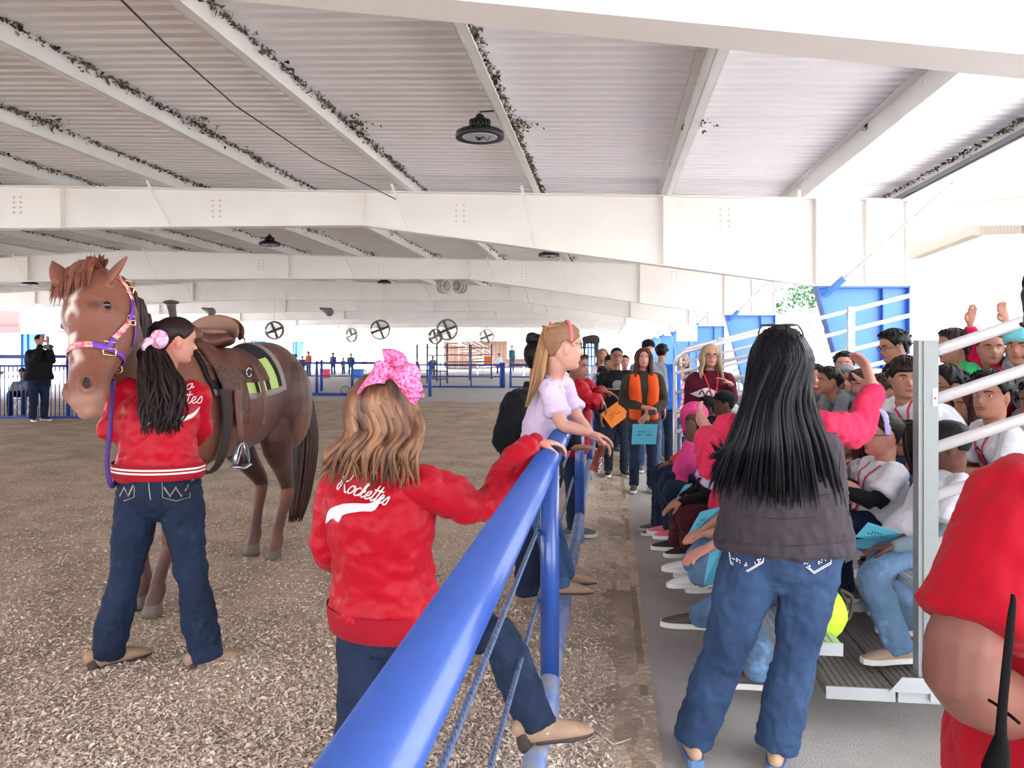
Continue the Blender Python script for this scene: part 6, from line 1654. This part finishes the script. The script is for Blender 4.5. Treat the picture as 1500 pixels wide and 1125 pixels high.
part('hair', b, mat('hair_blueblack', (9, 8, 10), .36, c2=(16, 18, 26), vs=14, island=.5, spec=.14, bump=.4, bs=240, stretch=(1, 1, .1)), D_)
sg = thing('sunglasses', C(1147, 484, 2.95), 'dark sunglasses pushed up on the black haired head', 'sunglasses'); b = MB(); th = np.linspace(0, 2 * pi, 17)
hcD = JD['hc']
for s in (-1, 1):
    cc = hcD + Vector(MD @ np.array([s * .25, .30, 1.10])) * .125; b2 = MB(); ell(b2, cc, (.034, .028, .006), MD, n=16, k=6); part('lens', b2, mat('amber_lens', (150, 96, 40), .15), sg)
    tube(b, [cc + Vector(MD @ np.array([cos(a) * .29, sin(a) * .23, 0])) * .125 for a in th], .003, n=6)
    tube(b, [cc + Vector(MD @ np.array([s * .28, 0, 0])) * .125, hcD + Vector(MD @ np.array([s * .64, -.1, .85])) * .125, hcD + Vector(MD @ np.array([s * .66, -.3, .45])) * .125], .003, n=6, sub=3)
part('frame', b, M_black, sg)

# ---------------------------------------------------------------- R: person in red t-shirt at the right edge
fR = nv(CF * .9 - CR * .35); rR = fR.cross(UP)
JR = dict(S=1.06, f=fR, r=rR, hh=.24, hf=fR, fu=UP, hc=C(1600, 495, 1.22), nk=C(1600, 640, 1.22), ch=C(1606, 780, 1.22), wa=C(1606, 960, 1.22), pv=C(1606, 1120, 1.22),
  sh0=C(1488, 738, 1.14), el0=C(1408, 985, 1.08), wr0=C(1600, 1110, 1.30), hd0=CR + CF * .4, pn0=CR, sh1=C(1760, 735, 1.35), el1=C(1800, 960, 1.35), wr1=C(1730, 1090, 1.5), hd1=CF, pn1=-CR,
  hp0=C(1560, 1150, 1.22), kn0=C(1560, 1560, 1.25), an0=C(1560, 1950, 1.22), hp1=C(1680, 1150, 1.3), kn1=C(1680, 1560, 1.3), an1=C(1680, 1950, 1.3), tf0=CF, tf1=CF)
for k_ in ('an0', 'an1'): JR[k_].z = .07
F_redtee = fabric('red_cotton', (146, 3, 25), var=.05, bump=.35, bs=500)
R_, tpR, MR = person('person at the right edge in a plain red t-shirt, close to the camera', JR, 'tanned', ('short', 'dark'), ('tee', F_redtee, .5), D_dark, vox=.0065, fat=1.28, armk=1.15, face=True, fold=1.0, hem=.10, wv=.007, bulk_=1.16)
b = MB(); 
loft(b, [C(1484, 872, .975), C(1484, 885, .97), C(1482, 900, .965), C(1476, 960, .95), C(1468, 1040, .95), C(1466, 1086, .95)], [(.003, .0015), (.004, .002), (.005, .002), (.006, .002), (.0065, .0025), (.008, .004)], side=CR, n=8, sub=3)
loft(b, [C(1466, 1082, .95), C(1464, 1100, .95), C(1458, 1128, .95)], [(.009, .006), (.013, .009), (.017, .012)], side=CR, n=10)
tube(b, [C(1449, 1026, 1.02), C(1456, 1030, 1.0), C(1470, 1040, .97), C(1494, 1060, .95)], .0022, n=6, sub=3)
tag(part('camera_strap', b, mat('matte_black', (8, 8, 10), .8, spec=.1)), 'thin black camera strap hanging in front of the red t-shirt', 'strap')
# ================================================================== STANDING PEOPLE ON THE WALKWAY AND BEYOND
W_T = fabric('white_tee', (214, 214, 222), var=.05); LAN = mat('red_lanyard', (196, 24, 44), .6); LANP = mat('magenta_lanyard', (196, 26, 90), .6); GRN = mat('green_print', (36, 92, 66), .7)
GY = fabric('grey_marl', (120, 122, 128)); BK = fabric('black_knit', (20, 20, 24)); MAR = fabric('maroon_fleece', (82, 20, 40)); BRN = fabric('brown_shirt', (62, 54, 48)); HIV = fabric('orange_vest', (232, 84, 26), rough=.6)
def st(px, py, d, f, H, z=0.0, **ov):
    b = C(px, py, d); b.z = z; return J_stand(b, f, H, **ov)
def sheet_of(label, c, w_, h_, m, X, Z, name, cat, text=True, group=None):
    c = Vector(c); n = X.cross(Z).normalized(); t = thing(name, c, label, cat, group); b = MB(); V = []
    for o in (-.002, .002):
        for u, v in ((-1, -1), (1, -1), (1, 1), (-1, 1)): V.append(c + X * u * w_ / 2 + Z * v * h_ / 2 + n * (o + .008 * (u * v)))
    b.add(V, [(3, 2, 1, 0), (4, 5, 6, 7), (0, 1, 5, 4), (1, 2, 6, 5), (2, 3, 7, 6), (3, 0, 4, 7)]); part('paper', b, m, t, flat=True)
    if text:
        b = MB()
        for i, (k, y) in enumerate(((.50, .12), (.62, -.04))):
            for j in range(int(k * 12)):
                x0 = -k / 2 + j * k / int(k * 12); p = c + X * (x0 + .008) * w_ + Z * y * h_
                for sg in (-1, 1): b.bar(p + n * sg * .008, p + X * w_ * .034 + n * sg * .008, .002, h_ * .075, side=n)
        part('printed_line', b, mat('print_dark', (40, 50, 60), .8), t, flat=True)
    return t
# s2 woman in orange safety vest
J = st(942, 700, 8.9, -CF - CR * .05, 1.63); P2 = J
r = J['r']; mid = J['wa'] - CF * .22
for s in (0, 1): J['el%d' % s] = J['sh%d' % s] - UP * .27 + r * (.07 if s else -.07) - CF * .02; J['wr%d' % s] = J['pv'] - CF * .23 + UP * (.13 if s else .06) + r * (.03 if s else -.02); J['hd%d' % s] = r * (-1 if s else .8) - UP * (.3 if s else .9); J['pn%d' % s] = CF
P_, tp_, M_ = person('person in bright orange safety vest holding a blue envelope, long brown hair', J, 'light', ('long', 'auburn', .42), ('shirt', BRN, 1.0), denim('ink', (20, 30, 50), (34, 46, 70)), vox=.012, fat=1.1, shoes=mat('brown_shoe', (84, 60, 50), .7), hem=.12)
S = J['S']; b = MB(); 
for s in (-1, 1):
    c0 = J['r'] * s
    loft(b, [J['nk'] + c0 * .10 - UP * .045, J['ch'] + c0 * .095 - CF * .03, J['wa'] + c0 * .085 - CF * .03, J['pv'] + c0 * .085 - CF * .02], [(.062, .085), (.080, .125), (.078, .125), (.085, .135)], side=r, n=14, dk=.2, e=.8)
part('safety_vest', b, HIV, P_, remesh=.012, smooth=2)
sheet_of('blue envelope held low by the orange vest person', C(944, 636, 8.55), .27, .22, mat('blue_paper', (86, 178, 206), .7), CR, nv(UP + CR * .08), 'envelope', 'envelope')
b = MB(); q = C(955, 604, 8.55); b.box((q.x - .04, q.y - .006, q.z - .03), (q.x + .04, q.y + .006, q.z + .03)); tag(part('phone', b, M_black, flat=True), 'small black phone held by the orange vest person', 'phone')
# s1 person black tee with orange envelope
J = st(903, 690, 10.0, -CF, 1.64)
J['el0'] = J['sh0'] - UP * .28 - r * 0; J['wr0'] = J['pv'] - CF * .22 + J['r'] * -.08 + UP * .1; J['hd0'] = CR * .5 - UP * .6; J['pn0'] = CF
P_, tp_, M_ = person('person in glasses and black top holding an orange envelope', J, 'tan', ('pulled', 'black'), ('tee', BK, 1.0), D_blk, vox=.012, fat=1.28, glasses=True, shoes=mat('dark_shoe', (44, 34, 32), .7), hem=.10)
badge(P_, J, tp_, mat('grey_print', (110, 112, 118), .7), .07, .06, dz=.20)
b = MB(); bv_ = bvh_of(tp_); stroke(b, bv_, [(886, 569), (903, 570), (918, 568)], .02); part('shirt_print', b, mat('tan_print', (150, 136, 108), .7), P_)
sheet_of('orange envelope held slanted by the person in black', C(901, 607, 9.6), .27, .22, mat('orange_paper', (240, 132, 40), .7), nv(CR + UP * .75), nv(UP - CR * .75), 'envelope', 'envelope')
# s3 blonde woman in maroon hoodie
J = st(1040, 700, 7.9, -CF - CR * .05, 1.66)
J['el1'] = J['sh1'] - UP * .27 + J['r'] * .03 ; J['wr1'] = J['el1'] - CF * .2 - UP * .06 ; J['el0'] = J['sh0'] - UP * .22 - J['r'] * .05; J['wr0'] = C(1070, 562, 7.7); J['hd0'] = UP * .3 + CR * -.5; J['pn0'] = -UP
P_, tp_, M_ = person('person with straight blonde hair and glasses in a maroon hoodie', J, 'light', ('long', 'blonde', .15), ('hoodie', MAR, 1.0), D_mid, vox=.011, fat=1.18, glasses=True, hem=.12)
bv_ = bvh_of(tp_); b = MB(); patch(b, bv_, [(1011, 577), (1024, 572), (1036, 568), (1046, 572), (1055, 575)], [(1011, 577), (1024, 582), (1036, 586), (1046, 580), (1055, 575)]); part('diamond_print', b, M_wh, P_)
b = MB(); stroke(b, bv_, [(1024, 578), (1029, 572), (1033, 580), (1037, 573), (1044, 579)], .012, lift=.006); part('print_lettering', b, MAR, P_)
lanyard(P_, J, tp_, LAN, .30)
# more people farther back
far = [
 ('person, light haired child looking over from far behind the rail', 882, 520, 13.5, .30, ('long', 'lightbrown', .2), ('tee', W_T, .45), D_mid, 1.45, 'light'),
 ('person wearing a black cap half hidden behind the black top', 893, 531, 12.4, .3, ('cap', BK, 'dark'), ('hoodie', BK, 1.0), D_blk, 1.56, 'olive'),
 ('person in a dark knit hood left of the black top', 882, 548, 12.0, .1, ('beanie', BK, 'dark'), ('hoodie', fabric('teal_dark', (46, 62, 72)), 1.0), D_blk, 1.25, 'olive'),
 ('person in bright pink top between the black top and the orange vest', 915, 530, 12.8, 0, ('bun', 'dark'), ('tee', fabric('hot_pink', (224, 60, 130)), .6), D_mid, 1.55, 'light'),
 ('person in a dark bobble hat standing behind the orange vest', 949, 511, 10.4, .1, ('beanie', BK, 'dark'), ('jacket', GY, 1.0), D_mid, 1.68, 'light'),
 ('person with black hair and blue jacket turned away behind the orange vest', 969, 516, 10.9, None, ('short', 'black'), ('jacket', fabric('royal_blue', (40, 96, 190)), 1.0), D_dark, 1.66, 'olive'),
 ('person in grey and pink hooded top seen from the side by the blue envelope', 983, 545, 11.6, None, ('pulled', 'brown'), ('hoodie', fabric('pink_grey', (172, 138, 160)), 1.0), D_light, 1.45, 'light'),
 ('person with blonde hair in an olive patterned top left of the maroon hoodie', 1000, 529, 12.6, .3, ('long', 'blonde', .2), ('shirt', mat('fabric_camo', (104, 100, 82), .85, c2=(66, 62, 52), vs=22), 1.0), D_mid, 1.60, 'light'),
 ('person, child in red and white chequered shirt left of the maroon hoodie', 994, 548, 11.2, .2, ('short', 'blonde'), ('tee', mat('fabric_red_check', (196, 44, 62), .85, c2=(226, 200, 206), vs=34), .9), D_mid, 1.30, 'light')]
for lab, px, py, d, tw, hr, tp, pn, H, sk in far:
    f = nv(-CF + CR * tw) if tw is not None else nv(CF + CR * .4)
    b0 = C(px, py, d); hz = b0.z; b0.z = hz + .10 - H; Hh = H
    z0 = b0.z; b0.z = 0; J = J_stand(b0, f, hz + .11, S=H / 1.65, hh=.215 if H > 1.4 else .2)
    person(lab, J, sk, hr, tp, pn, vox=.014, fat=1.08, hem=.08)
# dark haired woman close behind crowd etc. on the left: photographer and seated helper
J = st(57, 600, 16.7, CR * .75 - CF * .55, 1.83, z=.1)
for s in (0, 1): J['el%d' % s] = J['sh%d' % s] - UP * .18 + J['f'] * .20; J['wr%d' % s] = J['hc'] + J['f'] * .26 - UP * .06 + J['r'] * (.06 if s else -.06); J['hd%d' % s] = UP; J['pn%d' % s] = -J['f']
person('person in black jacket and cap holding a small camera by the picket fence', J, 'light', ('cap', BK, 'dark'), ('jacket', fabric('black_jacket', (22, 23, 28)), 1.0), D_dark, vox=.016, fat=1.3, lk=1.2, shoes=mat('dark_shoe', (44, 34, 32), .7))
b = MB(); q = C(70, 508, 16.5); b.box((q.x - .07, q.y - .04, q.z - .05), (q.x + .07, q.y + .04, q.z + .05)); loft(b, [q, q + CR * .1], [.035, .03], side=UP, n=10); tag(part('camera', b, M_black, flat=True), 'small dark camera held up by the person at the left fence', 'camera')
hc = C(33, 547, 18.2); J = J_stand(Vector((hc.x, hc.y, .1)), CR * .3 - CF, 1.65, S=1.0); dz_ = hc - J['hc']
pv = Vector((hc.x, hc.y, .62)); f_ = J['f']; r_ = J['r']
J.update(dict(hc=hc, nk=hc - UP * .17, ch=hc - UP * .3, wa=hc - UP * .42, pv=pv))
for s, q in ((0, -1), (1, 1)):
    J['sh%d' % s] = hc - UP * .24 + r_ * q * .16; J['el%d' % s] = J['sh%d' % s] - UP * .24 + f_ * .1 + r_ * q * .05; J['wr%d' % s] = pv + f_ * .3 + UP * .14 + r_ * q * .05; J['hp%d' % s] = pv + r_ * q * .08; J['kn%d' % s] = pv + f_ * .42 + r_ * q * .14; J['an%d' % s] = Vector((J['kn%d' % s].x, J['kn%d' % s].y, .16)); J['hd%d' % s] = f_ - UP * .3; J['pn%d' % s] = -UP
J['sit'] = True
person('person in a dark cap and patterned top seated behind the picket fence', J, 'light', ('cap', BK, 'dark'), ('shirt', mat('fabric_dark_pattern', (40, 60, 66), .85, c2=(150, 160, 166), vs=9), 1.0), D_dark, vox=.016)
t = thing('folding_chair', Vector((pv.x, pv.y, .1)), 'white folding chair under the seated person at the left fence', 'chair')
b = MB(); b.box((pv.x - .22, pv.y - .2, .50), (pv.x + .22, pv.y + .2, .53)); part('seat', b, MW, t, flat=True)
b = MB(); b.box((pv.x - .22, pv.y + .2, .8), (pv.x + .22, pv.y + .23, 1.0)); part('backrest', b, MW, t, flat=True)
for i, j in ((-1, -1), (1, -1), (1, 1), (-1, 1)):
    b = MB(); b.bar((pv.x + i * .2, pv.y + j * .2, .5), (pv.x + i * .2, pv.y - j * .2, .1), .02, .02); part('leg', b, MW, t, flat=True)
# silhouettes outside in the sun
sil = [('person in a dark coat with orange top outside left of the red frame', 452, 517, 50, (150, 70, 60), 1.95), ('person in a dark top outside next to the one in orange', 443, 524, 51, (70, 70, 90), 1.6),
       ('person in dark blue outside left of the pair near the shade frame', 488, 519, 52, (60, 80, 110), 1.85), ('person in grey outside between the two blue ones', 503, 526, 53, (100, 110, 120), 1.55), ('person in pale blue outside right of the grey one', 514, 520, 52, (80, 100, 130), 1.8),
       ('person in white outside in front of the brown building', 731, 520, 54, (225, 225, 235), 1.75), ('person with dark hair outside behind the horse tail', 433, 522, 40, (90, 90, 110), 1.5),
       ('tiny person in dark teal riding jacket before the white roll door', 750, 508, 60, (50, 90, 96), 1.8), ('person in grey outside leaning on the far chute panels', 611, 545, 36, (110, 100, 100), 1.3), ('person in tan outside at the chute behind the bow', 634, 524, 50, (140, 130, 120), 1.75)]
for i, (lab, px, py, d, c, H) in enumerate(sil):
    b0 = C(px, py, d); hz = b0.z; b0.z = 0
    J = J_stand(b0, -CF + CR * random.uniform(-1, 1), max(1.1, hz + .1), S=H / 1.65)
    person(lab, J, 'light', ('short', 'dark'), ('shirt', fabric('far%d' % i, c), 1.0), D_mid, vox=.03, face=False, hands=(False, False))

# ================================================================== SEATED CHILDREN
LFT = Vector((-1, 0, 0))
JEANS = [D_mid, D_dark, D_light]
def kid(lab, row, px, py, d, sk, hair, top, pants=None, hf=None, f=None, S=.80, hh=.205, ln=None, bd=False, **k):
    ov = k.pop('ov', {}); f = f or Vector((-1, -.08, 0))
    J = J_sit(row, px, py, d, f, S=S, hh=hh, hf=nv(hf) if hf is not None else nv(-CR), **k.pop('jk', {}))
    sw = {a: (a[:-1] + ('0' if a[-1] == '1' else '1') if a[-1] in '01' else a) for a in ov}   # written with 1 = near side; facing left the near side is the left arm
    for a, v in ov.items(): J[sw[a]] = v(J) if callable(v) else v
    P, tp, M = person(lab, J, sk, hair, top, pants or JEANS[int(px) % 3], vox=.0075 if d < 5.4 else .010, **k)
    if ln: lanyard(P, J, tp, ln, .27)
    if bd: badge(P, J, tp, GRN, .050, .058, dz=.21, dx=.02, m2=W_T)
    return P, J, tp
L34 = -CR * 1.0 - CF * .55; LC = -CF * .9 - CR * .45; LP = -CR * 1.0 - CF * .05; LA = -CR * .9 + CF * .4
kid('person, boy with swept black hair and white t-shirt between the two lower guard rails', 3, 1452, 580, 3.85, 'olive', ('short', 'black'), ('tee', W_T, .45), hf=L34 + UP * .05, hh=.23, S=.86, ln=LANP, bd=True, toph=.06)
kid('person, girl in dark red top looking left behind the swept haired boy', 3, 1421, 594, 4.25, 'olive', ('long', 'darkred', .28), ('hoodie', fabric('dark_red', (110, 22, 44)), 1.0), hf=LP, S=.80, hh=.215, fat=.9)
kid('person, heavy boy with glasses and red lanyard just right of the guard post', 3, 1387, 567, 4.45, 'olive', ('short', 'black'), ('tee', W_T, .45), hf=LP + UP * .05, S=.92, hh=.235, fat=1.25, glasses=True, ln=LAN, bd=True)
kid('person, boy with close cropped black hair seen from behind right of the guard post', 2, 1388, 652, 3.62, 'brown', ('buzz', 'black'), ('tee', W_T, .45), D_light, hf=LA - UP * .12, S=.90, hh=.225, under=fabric('plaid_blue', (120, 140, 150)), lk=1.2, jk=dict(side=-.02), shoes=mat('tan_canvas', (158, 134, 116), .8),
    ov=dict(wr0=lambda J: C(1318, 790, 3.75), el0=lambda J: C(1372, 775, 3.85), wr1=lambda J: C(1312, 800, 3.42), el1=lambda J: C(1376, 790, 3.40), kn1=lambda J: C(1280, 850, 3.42), kn0=lambda J: C(1290, 835, 3.72), an1=lambda J: C(1318, 948, 3.42), an0=lambda J: C(1340, 910, 3.75)))
kid('person, boy in bright green hoodie in the upper row right of the guard post', 4, 1396, 508, 5.0, 'olive', ('short', 'dark'), ('hoodie', fabric('bright_green', (58, 196, 116)), 1.0), hf=LP + CF * .15, S=.84, hh=.22, fat=1.15, ln=LAN)
kid('person, girl in hot pink jacket raising one arm in the upper row', 4, 1452, 510, 4.8, 'olive', ('pony', 'brown', (-.8, .2), .34, CR * .03 - CF * .16), ('hoodie', fabric('raspberry', (206, 30, 78)), 1.0), hf=-CF * .9 - CR * .35, S=.80, hh=.215, ln=LAN,
    ov=dict(el0=lambda J: C(1426, 522, 5.0), wr0=lambda J: C(1421, 476, 4.95), hd0=UP + CR * .15, pn0=-CF, cu0=.15))
kid('person in pale turquoise knit hat raising a hand at the right edge', 4, 1497, 508, 4.5, 'olive', ('beanie', fabric('turquoise_knit', (110, 186, 196)), 'dark'), ('hoodie', GY, 1.0), hf=-CF * .6 - CR * .8, S=.84, hh=.225,
    ov=dict(el0=lambda J: C(1490, 505, 4.8), wr0=lambda J: C(1474, 472, 4.8), hd0=UP - CR * .35, pn0=-CF, cu0=.4))
kid('person, round faced boy in white t-shirt facing the camera left of the guard post', 3, 1326, 553, 4.30, 'olive', ('fringe', 'dark'), ('tee', W_T, .45), hf=-CF * .95 - CR * .2 - UP * .08, f=Vector((-1, -.35, 0)), S=.92, hh=.222, fat=1.35, ln=LAN, bd=True)
kid('person, boy in dark hooded jacket and glasses behind the round faced boy', 4, 1309, 508, 5.45, 'olive', ('short', 'black'), ('hoodie', fabric('charcoal', (34, 36, 46)), 1.0), hf=LP - UP * .15, S=.88, hh=.225, glasses=True, toph=.05)
P10, J10, tp10 = kid('person, girl with lilac headband and dark ponytail on the second row', 2, 1291, 636, 4.02, 'light', ('pony', 'dark', (-.75, .3), .26, CR * .10), ('tee', W_T, .45), D_dark, hf=LP + UP * .02, S=.96, hh=.222, under=BK, glasses=True, ln=LANP, lk=1.1,
    ov=dict(wr0=lambda J: J['pv'] + J['f'] * .17 + UP * .20, wr1=lambda J: J['pv'] + J['f'] * .20 + UP * .17 + J['r'] * -.12, el1=lambda J: C(1284, 735, 3.85), el0=lambda J: C(1270, 725, 4.15), hd1=CF, hd0=-CF, kn1=lambda J: C(1215, 775, 3.95), kn0=lambda J: C(1225, 760, 4.2), an1=lambda J: C(1222, 880, 3.95), an0=lambda J: C(1235, 862, 4.2)))
bv_ = bvh_of(tp10); b = MB()
MM = frame_of(J10['hf'], UP); th = np.linspace(-1.5, 1.5, 17)
b = MB(); loft(b, [J10['hc'] + Vector(MM @ np.array([sin(a) * .78, .10, cos(a) * 1.13])) * .111 for a in th], [(.017, .004)] * 17, side=MM[:, 1], n=8); part('headband', b, mat('lilac_band', (176, 166, 214), .6), P10)
kid('person with dark red hair and red lanyard tucked behind the lilac headband girl', 2, 1246, 640, 4.6, 'olive', ('long', 'darkred', .26), ('tee', mat('fabric_print_tee', (206, 204, 200), .85, c2=(70, 80, 74), vs=16), .5), D_light, hf=LP - CF * .3, S=.84, hh=.21, ln=LAN)
kid('person, child in grey hood in the middle of the upper rows', 4, 1238, 557, 6.3, 'tan', ('hood', GY), ('hoodie', GY, 1.0), hf=LC, S=.74, hh=.205)
kid('person, dark haired child left of the grey hood', 4, 1214, 558, 6.0, 'olive', ('short', 'dark'), ('tee', GY, .45), hf=LP, S=.76, hh=.205, toph=.03)
kid('person, brown haired boy right of the grey hood near the pointing hand', 4, 1262, 562, 5.9, 'light', ('fringe', 'brown'), ('hoodie', fabric('slate', (92, 98, 116)), 1.0), hf=LP - CF * .4 - UP * .2, S=.76, hh=.21)
kid('person, dark haired boy in the top row above the grey hood', 5, 1237, 533, 7.0, 'light', ('short', 'black'), ('tee', W_T, .45), hf=LC, S=.80, hh=.21)
kid('person with short dark hair just right of the long black hair', 4, 1196, 552, 6.9, 'light', ('short', 'dark'), ('tee', GY, .45), hf=LC, S=.78, hh=.21)
kid('person, boy low in the third row directly behind the pointing fist', 3, 1296, 572, 5.1, 'light', ('short', 'brown'), ('tee', fabric('pale_blue', (160, 180, 200)), .45), hf=LP, S=.80, hh=.21)
kid('person, boy at the far right edge above the red t-shirt shoulder', 3, 1520, 590, 3.9, 'tan', ('short', 'black'), ('tee', W_T, .45), hf=L34, S=.84, hh=.22)
# first row, left of the grey vest
P20, J20, t20 = kid('person, girl in bright pink hood resting her face on her hand', 1, 1017, 616, 5.55, 'dark', ('hood', fabric('bubblegum', (222, 70, 140))), ('hoodie', fabric('bubblegum', (222, 70, 140)), 1.0), D_dark, hf=-CR * .35 - CF * .9 - UP * .2, S=.88, hh=.215, shoes=mat('pink_sandal', (206, 96, 110), .7), lk=1.15, fat=.95,
    ov=dict(kn0=lambda J: C(977, 702, 5.55), kn1=lambda J: C(985, 715, 5.3), an0=lambda J: C(982, 770, 5.75), an1=lambda J: C(992, 775, 5.45), el1=lambda J: C(1002, 688, 5.3), wr1=lambda J: C(1012, 645, 5.3), hd1=UP, pn1=CF, el0=lambda J: C(996, 690, 5.6), wr0=lambda J: C(998, 716, 5.45), hd0=-CR - UP * .5))
kid('person in black sleeves and maroon trousers leaning forward with clasped hands', 1, 1046, 636, 5.05, 'olive', ('short', 'black'), ('tee', fabric('lilac_white', (190, 186, 214)), .5), fabric('maroon_trousers', (72, 22, 34)), hf=-CR - CF * .2 - UP * .4, S=.90, hh=.21, under=BK, shoes=mat('black_sneaker', (26, 26, 30), .6), lk=1.25,
    ov=dict(kn0=lambda J: C(1000, 748, 5.1), kn1=lambda J: C(1008, 752, 4.85), an0=lambda J: C(992, 792, 5.25), an1=lambda J: C(1012, 800, 4.95), el1=lambda J: C(1030, 728, 4.9), wr1=lambda J: C(998, 736, 4.85), el0=lambda J: C(1026, 715, 5.1), wr0=lambda J: C(1000, 728, 5.0), hd0=-CR - UP * .6, hd1=-CR - UP * .4))
kid('person in khaki trousers holding a blue envelope left of the grey vest', 1, 1075, 640, 4.6, 'brown', ('short', 'black'), ('hoodie', F_pink, 1.0), fabric('khaki', (168, 148, 132)), hf=-CR, S=.90, hh=.21, under=None, lk=1.25, shoes=mat('white_sneaker', (210, 208, 208), .6),
    ov=dict(kn0=lambda J: C(1036, 772, 4.7), kn1=lambda J: C(1045, 790, 4.45), an0=lambda J: C(1028, 832, 4.9), an1=lambda J: C(1046, 850, 4.6), wr0=lambda J: C(1048, 752, 4.6), wr1=lambda J: C(1052, 760, 4.4), el1=lambda J: C(1068, 730, 4.4), hd0=-CR - UP * .3, hd1=-CR - UP * .3))
kid('person in light jeans and white shoes on the front row beside the grey vest', 1, 1100, 650, 4.2, 'light', ('short', 'brown'), ('tee', W_T, .45), D_light, hf=-CR, S=.90, hh=.21, lk=1.25, shoes=mat('white_sneaker', (210, 208, 208), .6),
    ov=dict(kn0=lambda J: C(1042, 800, 4.3), kn1=lambda J: C(1062, 822, 4.1), an0=lambda J: C(1014, 822, 4.55), an1=lambda J: C(1022, 842, 4.35)))
P24, J24, t24 = kid('person in white shirt and light jeans at the near end of the front row', 1, 1160, 640, 3.72, 'light', ('short', 'brown'), ('tee', W_T, .45), D_light, hf=-CR, S=1.0, hh=.22, lk=1.2, shoes=mat('grey_brown_shoe', (78, 64, 62), .7), hem=.06,
    ov=dict(kn1=lambda J: C(1100, 880, 3.55), kn0=lambda J: C(1100, 870, 3.85), an1=lambda J: C(1112, 985, 3.60), an0=lambda J: C(1022, 900, 4.15), tf1=-CR + CF * .2, wr1=lambda J: C(1208, 876, 3.40), el1=lambda J: C(1206, 800, 3.4), hd1=-CR * .6 - UP))
kid('person seated farther down the front row behind the pink hood', 1, 1036, 598, 6.9, 'brown', ('short', 'black'), ('hoodie', LAN, 1.0), D_dark, hf=-CR, S=.82, hh=.2)
kid('person with a dark cap on the second row beyond the pink hood', 2, 1060, 592, 6.6, 'dark', ('cap', BK, 'black'), ('tee', W_T, .45), D_dark, hf=-CR, S=.82, hh=.2)
# papers
blue = mat('blue_paper', (86, 178, 206), .7)
sheet_of('blue envelope held by the child in light sleeves right of the jeans', C(1286, 782, 3.5), .15, .09, blue, nv(CR * 1 - UP * .25), nv(UP + CR * .6 - CF * .8), 'envelope', 'envelope')
sheet_of('blue envelope lying lower on the lap by the dark jeans', C(1268, 797, 3.8), .16, .07, blue, nv(CR), nv(UP * .5 + CF), 'envelope', 'envelope', text=False)
sheet_of('blue envelope on the khaki lap left of the grey vest', C(1030, 765, 4.35), .12, .17, blue, nv(CR + UP * .3), nv(UP + CR * .6), 'envelope', 'envelope')
sheet_of('pale blue envelope standing on the lap of the pink hood girl', C(1000, 722, 5.1), .05, .14, blue, nv(CR + UP * .3), nv(UP + CR * .7), 'envelope', 'envelope', text=False)
sheet_of('thin blue envelope edge beside the faded jeans of the grey vest person', C(1043, 828, 3.9), .05, .2, blue, nv(CR), nv(UP + CR * .2), 'envelope', 'envelope', text=False)
# lime bag with dark straps on the bench
t = thing('bag', C(1215, 915, 3.4), 'neon lime drawstring bag with dark edging at the bench end', 'bag'); zb2 = .448; c = PY(1206, 900, 3.42); c.z = zb2
b = MB(); loft(b, [c + UP * .01, c + UP * .05, c + UP * .12, c + UP * .165], [(.085, .06), (.10, .065), (.075, .055), (.045, .03)], side=CR, n=18); part('pouch', b, mat('neon_lime', (176, 240, 44), .7, bump=.4, bs=40), t, remesh=.007, smooth=2, disp=[(.05, .014)])
b = MB(); tube(b, [c + CR * .075 + UP * .03, c + CR * .10 + UP * .09, c + CR * .07 + UP * .15, c + CR * .05 + UP * .17], .006, n=6, sub=4); tube(b, [c + CR * .06 + UP * .16 - CF * .02, c + CR * .12 + UP * .12, c + CR * .11 + UP * .04, c + CR * .08 + UP * .02], .008, n=6, sub=4); part('strap', b, mat('dark_strap', (58, 42, 40), .7), t)
clean_tmp()
